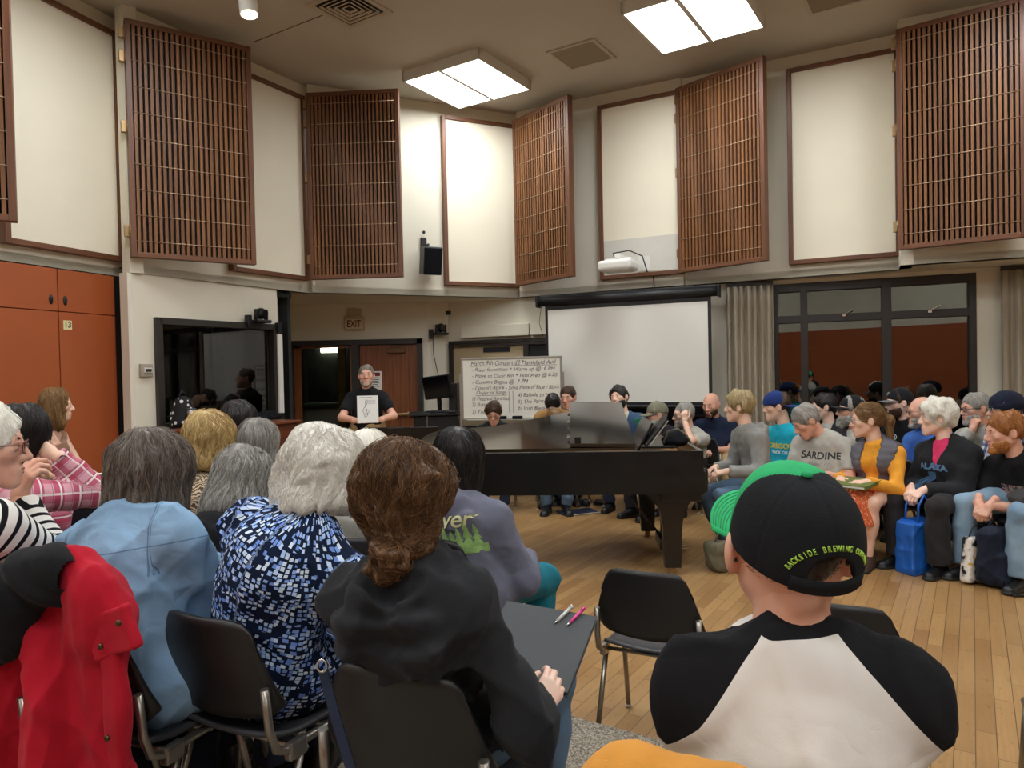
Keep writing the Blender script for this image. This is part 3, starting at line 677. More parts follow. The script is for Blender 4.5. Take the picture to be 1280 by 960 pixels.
# whiteboard
def whiteboard():
    a, b = at(578, 486, 9.35), at(702, 486, 9.15); M, L = pframe((a.x, a.y), (b.x, b.y), 0); z1 = at(578, 449, 9.35).z; z0 = at(580, 524, 9.35).z; H = z1 - z0; zm = (z0 + z1) / 2
    r = rootat('whiteboard', M, 'rolling whiteboard covered in handwritten concert notes', 'whiteboard')
    AL = mat('aluminium', '#a9a59c', .4, metal=.8, var=.03)
    mb = MB(); mb.box((L / 2, 0, zm), (L, .02, H)); bd = mb.build('board', mat('whiteboard enamel', '#ebe7da', .3, var=.015), r)
    mb = MB()
    for x in (0, L): mb.box((x, 0, zm), (.03, .035, H + .03), bevel=.004)
    for z in (z0, z1): mb.box((L / 2, 0, z), (L, .035, .03), bevel=.004)
    mb.build('frame', AL, r)
    mb = MB(); mb.box((L / 2, -.04, z0 - .01), (L * .9, .08, .015), bevel=.003); mb.build('tray', AL, r)
    for s in (0, 1):
        mb = MB(); x = -.02 if s == 0 else L + .02
        mb.box((x, 0, zm / 2 + .1), (.03, .03, zm + .2)); mb.box((x, 0, .06), (.04, .5, .04), bevel=.006); mb.build('leg', AL, r)
        for q in (-.22, .22):
            mb = MB(); mb.cyl((x - .012, q, .025), (x + .012, q, .025), .025); mb.build('caster', BLACK, r)
    lines = [(.09, .92, .10, 'March 9th Concert @ Marshfield Aud', 1), (.10, .815, .085, '- Riser formation + Warm up @  6 PM', 0), (.10, .71, .085, '- Move to Choir Rm + Final Prep @ 6:30', 0),
             (.10, .61, .085, '- Concert Begins @  7 PM', 0), (.10, .515, .085, '- Concert Attire - Solid Hues of Blue / Black', 0), (.14, .435, .08, 'Order of Songs', 1),
             (.09, .335, .085, '1) Festival Sanctus', 0), (.09, .235, .085, '2) Road Home', 0), (.09, .12, .085, '3) You Do', 0),
             (.56, .385, .085, '4) Ballade to Moon', 0), (.56, .28, .085, '5) The Painter', 0), (.56, .175, .085, '6) Irish Blessing', 0)]
    rr = random.Random(3); lets = MB(); 
    for x, y, sz, body, ul in lines:
        me = text_mesh(body, sz * H * 1.02, .0006, -.0004, .25, 'LEFT'); w = max(v.co.x for v in me.vertices)
        full = {0: .86, 4: .88}.get(lines.index((x, y, sz, body, ul)), None)
        k = min(1.0, (L * (.96 - x)) / w) if full is None else L * full / w
        if x > .5: k = min(k, L * .40 / w)
        for v in me.vertices:
            jit = .0035 * math.sin(v.co.x * 41 + y * 30) + .003 * math.sin(v.co.x * 13 + y * 80)
            v.co = Vector((x * L + v.co.x * k, -.0125 - v.co.z, z0 + y * H + v.co.y + jit))
        lets.bm.from_mesh(me); bpy.data.meshes.remove(me)
        if ul: lets.box((x * L + min(w * k, L) / 2, -.0115, z0 + y * H - .035), (w * k * 1.02, .001, .004))
    for xx in (.475, .515): lets.box((xx * L, -.0115, z0 + .28 * H), (.004, .001, .36 * H))
    lets.build('handwriting', mat('marker ink', '#34323c', .6, var=0), bd)
    for fx in (.40, .56):
        mb = MB(); mb.box((0, 0, .022), (.13, .05, .04), bevel=.006); e = mb.build('board_eraser', BLKFAB); e.matrix_world = M @ Matrix.Translation((fx * L, -.05, z0 - .003)); tag(e, 'black eraser on the whiteboard tray, ' + ('left one' if fx < .5 else 'right one'), 'eraser', 'whiteboard erasers')
whiteboard()
# ================================================================== SMOOTH SOLID MODELLER
f4 = np.float32
def A3(v): return np.array(v, dtype=f4)
def smin(a, b, k):
    if k <= 0: return np.minimum(a, b)
    h = np.maximum(k - np.abs(a - b), 0) / k
    return np.minimum(a, b) - h * h * (k * .25)
def smax(a, b, k): return -smin(-a, -b, k)
def RC(a, b, ra, rb):
    a, b = A3(a), A3(b); d = b - a; L2 = max(float(d @ d), 1e-9)
    def f(p):
        q = p - a; t = np.clip((q @ d) / L2, 0, 1)
        return np.sqrt(((q - t[:, None] * d) ** 2).sum(1)) - (ra + (rb - ra) * t)
    return f
def ERC(a, b, ra, rb, side, s):
    """tapered capsule with an elliptic section: full width along side, depth scaled by s"""
    a, b = A3(a), A3(b); d = b - a; L2 = max(float(d @ d), 1e-9); u = d / math.sqrt(L2); sd = A3(side); n = np.cross(u, sd); n = n / (np.linalg.norm(n) + 1e-9); k = 1 / s - 1
    def f(p):
        q = p - a; q = q + (q @ n)[:, None] * (n * k); t = np.clip((q @ d) / L2, 0, 1)
        return np.sqrt(((q - t[:, None] * d) ** 2).sum(1)) - (ra + (rb - ra) * t)
    return f
def EL(c, r, R=None):
    c, r = A3(c), A3(r); R = None if R is None else np.array(R, dtype=f4)
    def f(p):
        q = p - c
        if R is not None: q = q @ R.T
        k0 = np.sqrt(((q / r) ** 2).sum(1)); k1 = np.sqrt(((q / (r * r)) ** 2).sum(1)) + 1e-6
        return k0 * (k0 - 1) / k1
    return f
def BOX(c, h, R=None, r=.0):
    c, h = A3(c), A3(h); R = None if R is None else np.array(R, dtype=f4)
    def f(p):
        q = p - c
        if R is not None: q = q @ R.T
        q = np.abs(q) - (h - r)
        return np.sqrt((np.maximum(q, 0) ** 2).sum(1)) + np.minimum(q.max(1), 0) - r
    return f
def PL(c, n):
    """half space: inside where (p-c).n < 0"""
    c, n = A3(c), A3(n); n = n / np.linalg.norm(n)
    return lambda p: (p - c) @ n
def UN(items):
    def f(p):
        d = None
        for it in items:
            fn, k = it if isinstance(it, tuple) else (it, 0.)
            v = fn(p); d = v if d is None else smin(d, v, k)
        return d
    return f
def SUB(a, b, k=.004): return lambda p: smax(a(p), -b(p), k)
def INT(a, b, k=.004): return lambda p: smax(a(p), b(p), k)
def OFF(a, t): return lambda p: a(p) - t
def wob(seed, freq, amp, octs=2, squash=(1, 1, 1)):
    r = np.random.default_rng(seed); W = []
    for o in range(octs):
        for _ in range(4):
            k = r.normal(size=3); k = k / np.linalg.norm(k) * freq * (1.9 ** o) * r.uniform(.7, 1.3) * np.array(squash)
            W.append((k.astype(f4), f4(r.uniform(0, 6.28)), f4(amp * .55 ** o * .5)))
    def f(p):
        d = 0
        for i, (k, ph, a) in enumerate(W):
            x = p @ k + ph
            if i: x = x + 1.3 * np.sin(p @ W[i - 1][0] * .6 + ph)
            d = d + a * np.sin(x)
        return d
    return f
def ADD(a, w): return lambda p: a(p) + w(p)

def sdf_mesh(f, lo, hi, h, B=8, slack=1.7):
    lo = A3(lo) - 2 * h; hi = A3(hi) + 2 * h
    nb = np.maximum(np.ceil((hi - lo) / (B * h)).astype(int), 1)
    g = np.stack(np.meshgrid(*[np.arange(n) for n in nb], indexing='ij'), -1).reshape(-1, 3)
    d = f((lo + (g + .5) * (B * h)).astype(f4))
    g = g[np.abs(d) < B * h * slack]
    o = np.stack(np.meshgrid(*[np.arange(B + 1)] * 3, indexing='ij'), -1).reshape(-1, 3)
    V = np.empty((len(g), (B + 1) ** 3), dtype=f4); CH = 400
    for i in range(0, len(g), CH):
        P_ = (lo + (g[i:i + CH, None, :] * B + o[None]) * h).astype(f4)
        V[i:i + CH] = f(P_.reshape(-1, 3)).reshape(-1, (B + 1) ** 3)
    V = V.reshape(-1, B + 1, B + 1, B + 1)
    N = B; c8 = [V[:, i:i + N, j:j + N, k:k + N] for i in (0, 1) for j in (0, 1) for k in (0, 1)]
    mn = c8[0]; mx = c8[0]
    for c in c8[1:]: mn = np.minimum(mn, c); mx = np.maximum(mx, c)
    idx = np.argwhere((mn < 0) & (mx >= 0))
    if len(idx) == 0: return np.zeros((0, 3), f4), np.zeros((0, 4), int)
    b, ii, jj, kk = idx.T
    cv = np.stack([c[b, ii, jj, kk] for c in c8], 1)
    corner = np.array([(i, j, k) for i in (0, 1) for j in (0, 1) for k in (0, 1)], dtype=f4)
    acc = np.zeros((len(idx), 3), f4); cnt = np.zeros(len(idx), f4)
    for p in range(8):
        for ax in range(3):
            q = p | (4 >> ax)
            if q == p: continue
            a_, b_ = cv[:, p], cv[:, q]; m = (a_ < 0) != (b_ < 0)
            t = np.where(m, a_ / np.where(m, a_ - b_, 1), 0)
            acc += np.where(m[:, None], corner[p] + t[:, None] * (corner[q] - corner[p]), 0); cnt += m
    cell = g[b] * B + np.stack([ii, jj, kk], 1)
    VV = lo + (cell + acc / cnt[:, None]) * h
    dims = nb * B + 4; key = (cell[:, 0] * dims[1] + cell[:, 1]) * dims[2] + cell[:, 2]
    order = np.argsort(key); sk = key[order]
    def look(c):
        k_ = (c[:, 0] * dims[1] + c[:, 1]) * dims[2] + c[:, 2]
        pos = np.clip(np.searchsorted(sk, k_), 0, len(sk) - 1)
        return np.where(sk[pos] == k_, order[pos], -1)
    F = []
    for ax in range(3):
        s0 = V[:, :N, :N, :N] < 0
        sl = [slice(0, N)] * 3; sl[ax] = slice(1, N + 1); s1 = V[(slice(None),) + tuple(sl)] < 0
        e = np.argwhere(s0 != s1)
        if len(e) == 0: continue
        gp = g[e[:, 0]] * B + e[:, 1:]; ins = s0[e[:, 0], e[:, 1], e[:, 2], e[:, 3]]
        e1 = np.zeros(3, int); e1[(ax + 1) % 3] = 1; e2 = np.zeros(3, int); e2[(ax + 2) % 3] = 1
        q = np.stack([look(gp - e1 - e2), look(gp - e2), look(gp), look(gp - e1)], 1)
        ok = (q >= 0).all(1); q = q[ok]; ins = ins[ok]
        q[~ins] = q[~ins][:, ::-1]; F.append(q)
    return VV.astype(f4), np.concatenate(F) if F else np.zeros((0, 4), int)

def np_mesh(name, parts, attrs=None):
    """parts: list of (verts, quads, material index)"""
    Vs, Fs, Mi, off = [], [], [], 0
    for v, q, m in parts:
        if len(v) == 0: continue
        Vs.append(v); Fs.append(q + off); Mi.append(np.full(len(q), m, dtype=np.int32) if np.isscalar(m) else m); off += len(v)
    V = np.concatenate(Vs).astype(f4); F = np.concatenate(Fs).astype(np.int32); Mi = np.concatenate(Mi).astype(np.int32)
    me = bpy.data.meshes.new(name)
    me.vertices.add(len(V)); me.vertices.foreach_set('co', V.ravel())
    me.loops.add(F.size); me.loops.foreach_set('vertex_index', F.ravel())
    me.polygons.add(len(F)); me.polygons.foreach_set('loop_start', np.arange(0, F.size, 4, dtype=np.int32)); me.polygons.foreach_set('loop_total', np.full(len(F), 4, dtype=np.int32))
    me.polygons.foreach_set('material_index', Mi); me.polygons.foreach_set('use_smooth', np.ones(len(F), dtype=bool))
    for k, a in (attrs or {}).items():
        a = np.asarray(a, f4)
        if a.ndim == 2: me.attributes.new(k, 'FLOAT_VECTOR', 'POINT').data.foreach_set('vector', a.ravel())
        else: me.attributes.new(k, 'FLOAT', 'POINT').data.foreach_set('value', a)
    me.update(calc_edges=True); me.validate(); return me
def np_sphere(c, r, n=10, m=8, R=None):
    th = np.linspace(0, PI, m + 1); ph = np.arange(n) * 2 * PI / n
    v = np.stack([np.outer(np.sin(th), np.cos(ph)), np.outer(np.sin(th), np.sin(ph)), np.outer(np.cos(th), np.ones(n))], -1).reshape(-1, 3) * np.array(r)
    if R is not None: v = v @ np.array(R)
    v = v + np.array(c); q = []
    for i in range(m):
        for j in range(n):
            q.append((i * n + j, (i + 1) * n + j, (i + 1) * n + (j + 1) % n, i * n + (j + 1) % n))
    return v.astype(f4), np.array(q)
def np_tube(paths, rad, n=4, taper=(1, 1)):
    """many tubes at once: paths (N, K, 3), one radius each"""
    N, K, _ = paths.shape; T = np.gradient(paths, axis=1); T /= np.linalg.norm(T, axis=2, keepdims=True) + 1e-9
    ref = np.tile(np.array([.31, .52, .8]), (N, K, 1)); X = np.cross(T, ref); X /= np.linalg.norm(X, axis=2, keepdims=True) + 1e-9; Y = np.cross(T, X)
    prof = np.interp(np.linspace(0, 1, K), [0, .15, .7, 1], [taper[0], 1, .85, taper[1]])
    rr = (np.asarray(rad).reshape(-1, 1) * prof)[:, :, None]
    rings = [paths + (X * math.cos(a) + Y * math.sin(a)) * rr for a in [2 * PI * k / n for k in range(n)]]
    V = np.stack(rings, 2).reshape(-1, 3)
    idx = np.arange(N * K * n).reshape(N, K, n); a = idx[:, :-1]; b = idx[:, 1:]
    q = np.stack([a, np.roll(a, -1, 2), np.roll(b, -1, 2), b], -1).reshape(-1, 4)
    return V.astype(f4), q
def grad(f, p, e=.004):
    g = np.stack([f(p + A3(d) * e) - f(p - A3(d) * e) for d in ((1, 0, 0), (0, 1, 0), (0, 0, 1))], 1)
    return g / (np.linalg.norm(g, axis=1, keepdims=True) + 1e-9)
# ================================================================== PEOPLE BUILDER
MAN = Vector((-1.72, 8.55, 1.62))
def nv(v): v = Vector(v); return v.normalized()
def wrinkle(m, bump=.3, bscale=900, amt=.4):
    t = m.node_tree; b = [n for n in t.nodes if n.type == 'BSDF_PRINCIPLED'][0]; co = t.nodes.new('ShaderNodeTexCoord'); last = None
    for sc, dt, st, ds, dist in ((9, 2.5, amt, .022, .35), (bscale, 2, bump, .0015, 0)):
        n = t.nodes.new('ShaderNodeTexNoise'); n.inputs['Scale'].default_value = sc; n.inputs['Detail'].default_value = dt; n.inputs['Distortion'].default_value = dist; t.links.new(co.outputs['Object'], n.inputs['Vector'])
        h = n.outputs[0]
        if dist:      # creases: ridges of the noise
            a = t.nodes.new('ShaderNodeMath'); a.operation = 'SUBTRACT'; t.links.new(h, a.inputs[0]); a.inputs[1].default_value = .5
            c = t.nodes.new('ShaderNodeMath'); c.operation = 'ABSOLUTE'; t.links.new(a.outputs[0], c.inputs[0]); h = c.outputs[0]
        bp = t.nodes.new('ShaderNodeBump'); bp.inputs['Strength'].default_value = st; bp.inputs['Distance'].default_value = ds; t.links.new(h, bp.inputs['Height'])
        if last: t.links.new(last, bp.inputs['Normal'])
        last = bp.outputs[0]
    t.links.new(last, b.inputs['Normal'])
def fab(name, col, rough=.92, var=.1, bump=.35, bscale=900, sheen=.04):
    if name in MATS: return MATS[name]
    m = mat(name, col, rough, 0, .2, var, 14, 0, sheen=sheen); wrinkle(m, bump, bscale); return m
def cuv_mat(name, fn, rough=.9, bump=.25):
    if name in MATS: return MATS[name]
    t = NT(name); a = t.attr('cuv'); t.set(Roughness=rough); t.b.inputs['Specular IOR Level'].default_value = .2
    c = fn(t, a.outputs['Vector']); t.color(c)
    wrinkle(t.m, bump); MATS[name] = t.m; return t.m
def sep(t, v):
    s = t.n('ShaderNodeSeparateXYZ'); t.l(v, s.inputs[0]); return s.outputs
def band(t, x, period, width, phase=0.):
    """1 inside the bands"""
    m = t.math('FRACT', t.math('ADD', t.math('MULTIPLY', x, 1 / period), phase + 10.0)); return t.math('LESS_THAN', m, width)
def stripes(name, c0, c1, period, width):
    return cuv_mat(name, lambda t, v: t.mix(band(t, t.math('SUBTRACT', sep(t, v)[1], t.math('MULTIPLY', sep(t, v)[2], .7)), period, width), lin(c0), lin(c1)))
def plaid(name, base, lines):
    def fn(t, v):
        s = sep(t, v); c = lin(base)
        for ax, per, wd, ph, col, f in lines:
            b = t.math('MULTIPLY', band(t, s[ax], per, wd, ph), f); c = t.mix(b, c, lin(col))
        return c
    return cuv_mat(name, fn)
def blouse(name):
    def fn(t, v):
        v = t.mapping(v, sc=(1, 1, 0))
        vo = t.n('ShaderNodeTexVoronoi', distance='CHEBYCHEV', feature='F1'); vo.inputs['Scale'].default_value = 80; vo.inputs['Randomness'].default_value = .55
        nz = t.n('ShaderNodeTexNoise'); nz.inputs['Scale'].default_value = 7; t.l(v, nz.inputs['Vector'])
        vm = t.n('ShaderNodeMix', data_type='VECTOR'); vm.inputs[0].default_value = .05; t.l(v, vm.inputs[4]); t.l(nz.outputs['Color'], vm.inputs[5])
        t.l(vm.outputs[1], vo.inputs['Vector'])
        col = t.ramp(sep(t, vo.outputs['Color'])[0], [(.1, lin('#6f93e0')), (.5, lin('#a9c6f4')), (.9, lin('#d8e6f6'))])
        return t.mix(t.math('LESS_THAN', vo.outputs['Distance'], .36), lin('#101c36'), col)
    return cuv_mat(name, fn)
def swirl(name, c0, c1, c2):
    def fn(t, v):
        w = t.n('ShaderNodeTexWave', wave_type='RINGS'); v = t.mapping(v, sc=(1, 1, 0)); w.inputs['Scale'].default_value = 24; w.inputs['Distortion'].default_value = 11; w.inputs['Detail'].default_value = 1.5; w.inputs['Detail Scale'].default_value = 1.3; t.l(v, w.inputs['Vector'])
        return t.ramp(w.outputs['Fac'], [(.2, lin(c0)), (.5, lin(c1)), (.8, lin(c2))])
    return cuv_mat(name, fn)
def denim(name, c0, c1):
    if name in MATS: return MATS[name]
    t = NT(name); a = t.noise(2.2, 4); b = t.noise(420, 2); t.color(t.mix(t.math('MULTIPLY', b.outputs[0], .45), t.ramp(a.outputs[0], [(.3, lin(c0)), (.7, lin(c1))]), lin(c1))); t.set(Roughness=.9); wrinkle(t.m, .4, 420); MATS[name] = t.m; return t.m
def hairmat(name, dark, light):
    if name in MATS: return MATS[name]
    t = NT(name); a = t.attr('hv'); n = t.noise(60, 2); f = t.math('ADD', t.math('MULTIPLY', a.outputs['Fac'], .75), t.math('MULTIPLY', n.outputs[0], .25))
    t.color(t.ramp(f, [(.1, lin(dark)), (.9, lin(light))])); t.set(Roughness=.42); t.b.inputs['Specular IOR Level'].default_value = .35; MATS[name] = t.m; return t.m
def skinmat(name, col):
    if name in MATS: return MATS[name]
    t = NT(name); n = t.noise(18, 4); c = lin(col); r = tuple(a * b for a, b in zip(c, (1.0, .84, .80, 1)))
    t.color(t.ramp(n.outputs[0], [(.35, c), (.75, r)])); t.set(Roughness=.5); t.b.inputs['Specular IOR Level'].default_value = .4
    t.b.inputs['Subsurface Weight'].default_value = .0; t.bump(t.noise(350, 2).outputs[0], .12, .001); MATS[name] = t.m; return t.m
SKIN = {'fair': skinmat('skin fair', '#e9c3ab'), 'pale': skinmat('skin pale', '#eecdba'), 'ruddy': skinmat('skin ruddy', '#e0ae96'), 'tan': skinmat('skin tan', '#c89a7c')}
LIP = mat('lip', '#a8574c', .45, var=0); EYEW = mat('eye white', '#e6e0d6', .25, var=0); IRIS = mat('iris', '#2a1d15', .15, var=0); NAIL = mat('fingernail', '#e0b09c', .3, var=0)
GLASSM = mat('spectacle lens', '#d8dcdc', .05, var=0)
if True:
    _t = MATS['spectacle lens'].node_tree; _b = [n for n in _t.nodes if n.type == 'BSDF_PRINCIPLED'][0]; _b.inputs['Transmission Weight'].default_value = 1; _b.inputs['IOR'].default_value = 1.05

def folds(seed, amp):
    r = np.random.default_rng(seed); W = []
    for fr, a_ in ((16, 1.), (24, .9), (37, .6), (58, .33)):
        for _ in range(2):
            k = r.normal(size=3) * np.array((1, 1, .7)); k = k / np.linalg.norm(k) * fr; q = r.normal(size=3); q = q / np.linalg.norm(q) * fr * .45
            W.append((k.astype(f4), q.astype(f4), f4(r.uniform(0, 6.28)), f4(a_)))
    def f(p):
        d = 0
        for k, q, ph, a_ in W:
            x = p @ k + ph + 1.6 * np.sin(p @ q + ph * 2); d = d - a_ * ((1 - np.abs(np.sin(x * .5))) ** 2.2 * 1.9 - .45)
        return d * (amp * .62)
    return f
def ik(a, t, l1, l2, pole):
    a, t = Vector(a), Vector(t); d = t - a; D = d.length
    if D > (l1 + l2) * .998: k = D / ((l1 + l2) * .998); l1 *= k; l2 *= k
    D = max(D, abs(l1 - l2) + .01); u = d.normalized(); x = (l1 * l1 - l2 * l2 + D * D) / (2 * D); h = math.sqrt(max(l1 * l1 - x * x, 0))
    p = Vector(pole); p = p - u * p.dot(u); p.normalize(); return a + u * x + p * h

def head_prims(sx=1., jaw=1., nose=1.):
    F = UN([EL((0, -.014, .036), (.076 * sx, .097, .087)),
            (EL((0, .022, -.030), (.062 * sx, .070, .083)), .05),
            (RC((.050 * sx, -.006, -.045), (.020, .070, -.098), .020 * jaw, .019 * jaw), .03), (RC((-.050 * sx, -.006, -.045), (-.020, .070, -.098), .020 * jaw, .019 * jaw), .03),
            (EL((0, .078, -.100), (.024 * jaw, .018, .016)), .02),
            (RC((-.034, .078, .030), (.034, .078, .030), .011, .011), .018),
            (EL((.046 * sx, .058, -.014), (.022, .020, .016)), .025), (EL((-.046 * sx, .058, -.014), (.022, .020, .016)), .025)])
    F = UN([F, (EL((0, .080, -.066), (.032, .020, .022)), .02)])
    F = SUB(F, EL((.032, .105, .010), (.020, .020, .014)), .016); F = SUB(F, EL((-.032, .105, .010), (.020, .020, .014)), .016)
    n = UN([RC((0, .090, .016), (0, .113 + .006 * (nose - 1), -.026), .0085, .0125 * nose), (EL((.012, .100, -.031), (.009 * nose, .011, .008)), .008), (EL((-.012, .100, -.031), (.009 * nose, .011, .008)), .008)])
    F = UN([F, (n, .014)])
    F = UN([F, (EL((0, .097, -.060), (.021, .008, .0055)), .006), (EL((0, .096, -.072), (.018, .008, .006)), .006)])
    for s in (-1, 1):
        F = UN([F, (EL((s * .031, .084, .0185), (.018, .011, .007)), .008), (EL((s * .031, .084, .0015), (.017, .010, .005)), .008)])
        Re = np.array(Matrix.Rotation(-s * .42, 3, 'Z')); ear = SUB(EL((s * .084 * sx, -.014, -.002), (.0105, .021, .034), Re), EL((s * .097 * sx, -.006, .004), (.011, .011, .020)), .004)
        F = UN([F, (ear, .007)])
    return F
def hand_parts(side, curl=.45, spread=.06, h=.004, thumb=.4):
    ts = -1 if side == 'R' else 1
    pr = []
    for i, x in enumerate((.028, .010, -.009, -.026)):
        pr.append((RC((ts * x * .55, .008, 0), (ts * x, .088 - .006 * abs(i - 1), 0), .0135, .0115), .014))
    pr.append((RC((0, -.05, 0), (0, .012, 0), .026, .022), .02))
    L = ((.043, .026, .021), (.047, .030, .022), (.044, .028, .021), (.034, .021, .018))
    palm = UN(pr); fing = []; nails = []
    for i, x in enumerate((.028, .010, -.009, -.026)):
        p = Vector((ts * x, .088 - .006 * abs(i - 1), 0)); a = 0; sp = ts * (1.4 - i) * spread
        for j, l in enumerate(L[i]):
            a += curl * (.75, 1.05, .7)[j] * (1 + .10 * i); d = Vector((math.sin(sp) * math.cos(a), math.cos(sp) * math.cos(a), -math.sin(a))); q = p + d * l
            r0, r1 = ((.0098, .0090), (.0090, .0082), (.0082, .0068))[j]; k = .93 if i == 3 else 1
            fing.append((RC(p, q, r0 * k, r1 * k), .003 if j else .006)); p0 = p; p = q
        nn = Vector((0, 0, 1)) - d * d.z; nn.normalize(); nails.append((p - d * .004 + nn * .0052, d, nn))
    p = Vector((ts * .022, .022, -.004)); th = []
    for (dx, dy, dz, r0, r1) in ((.028, .034, -.012 - .01 * thumb, .0145, .0115), (.010 - .01 * thumb, .030, -.010, .0112, .0100), (.002 - .012 * thumb, .024, -.006, .0098, .0075)):
        q = p + Vector((ts * dx, dy, dz)); th.append((RC(p, q, r0, r1), .008)); d = (q - p).normalized(); p = q
    nails.append((p - d * .004 + Vector((ts * .003, 0, .005)), d, Vector((ts * .4, 0, .9)).normalized()))
    f = UN([(palm, 0)] + th + fing)
    v, q = sdf_mesh(f, (-.075, -.06, -.09), (.075, .21, .045), h)
    return v, q, nails
_HC = {}
def hand_cached(side, curl, spread, h, thumb):
    k = (side, round(curl, 2), round(spread, 2), h, round(thumb, 2))
    if k not in _HC: _HC[k] = hand_parts(side, curl, spread, h, thumb)
    return _HC[k]

# ---- hair
def hair_sdf(st, o):
    t = o.get('t', .014); L = o.get('L', .10); W = wob(o.get('seed', 3), o.get('freq', 55), o.get('amp', .004), 2)
    cr = EL((0, -.014, .036), (.076 + t, .097 + t, .087 + t * o.get('top', 1.)))
    ears = lambda f: SUB(SUB(f, EL((.096, -.008, -.004), (.026, .026, .037)), .006), EL((-.096, -.008, -.004), (.026, .026, .037)), .006)
    face = EL((0, .122, -.030 + o.get('line', 0)), (.073, .066, .119))
    if st == 'short':
        f = ADD(cr, W); f = INT(f, PL((0, .02, -.012 - o.get('nape', 0)), (0, .5, -1)), .012); f = SUB(f, face, .012); f = ears(f); b = -.07
    elif st == 'bald':
        f = INT(ADD(cr, W), PL((0, .02, -.012), (0, .5, -1)), .01); f = SUB(f, face, .01); f = SUB(f, EL((0, .03, .13), (.070, .12, .085)), .02); f = ears(f); b = -.07
    elif st in ('bob', 'long'):
        face = EL((0, .145, -.055), (.064 + o.get('open', 0), .092, .150 + (.1 if st == 'long' else 0)))
        f = UN([cr, (ERC((0, -.022, .045), (0, -.030 + o.get('flip', 0), -L), .088 + t * .8, .084 + t + o.get('flare', 0), (1, 0, 0), 1.02), .03)])
        if st == 'long':
            f = UN([f, (ERC((0, -.05, .0), (0, -.075, -L - .10), .085, .080, (1, 0, 0), .55), .04)])
            if o.get('front'):
                for s in (-1, 1): f = UN([f, (RC((s * .075, .0, -.02), (s * .085, .035, -L - .02), .034, .028), .03)])
            bz = -L - .12
        else: bz = -L - .035
        f = INT(f, PL((0, 0, bz), (0, o.get('slant', 0), -1)), .03); f = ADD(f, W); f = SUB(f, face, .014); b = bz
    elif st == 'pony':
        f = SUB(INT(cr, PL((0, .02, -.02), (0, .45, -1)), .012), face, .012); f = ears(f)
        f = UN([ADD(f, W), (RC((0, -.105, .035), (0, -.145, .0), .022, .030), .02), (RC((0, -.145, .0), (.0, -.140, -.15), .032, .020), .02)]); b = -.16
    elif st == 'bun':
        f = UN([cr, (ERC((0, -.02, .04), (0, -.055, -.075), .085 + t, .062, (1, 0, 0), 1.05), .03)])
        f = SUB(f, EL((0, .130, -.055), (.07, .092, .13)), .014)
        f = UN([ADD(f, W), (ADD(EL(o.get('bun', (0, -.105, -.115)), (.046, .040, .052)), wob(9, 70, .008)), .012)]); b = -.17
    lk = o.get('locks', 0)
    if lk:
        f1 = f; fr = o.get('lf', 13); wz = o.get('lz', 1.0)
        def f(p):
            ph = np.arctan2(p[:, 0], p[:, 1] + .03); z = p[:, 2]
            w = np.abs(np.sin(.5 * (ph * fr + wz * (1.6 * np.sin(z * 34 + ph * 3) + .8 * np.sin(z * 71 + ph * 7))))) + .55 * np.abs(np.sin(.5 * (ph * fr * 2.3 + wz * 1.4 * np.sin(z * 58 - ph * 4))))
            return f1(p) - lk * (w - .8) * np.clip((.135 - z) / .05, .25, 1)
    if o.get('fringe'): f = UN([f, (ADD(EL((0, .075, .062), (.066, .03, .026)), W), .02)])
    return f, b
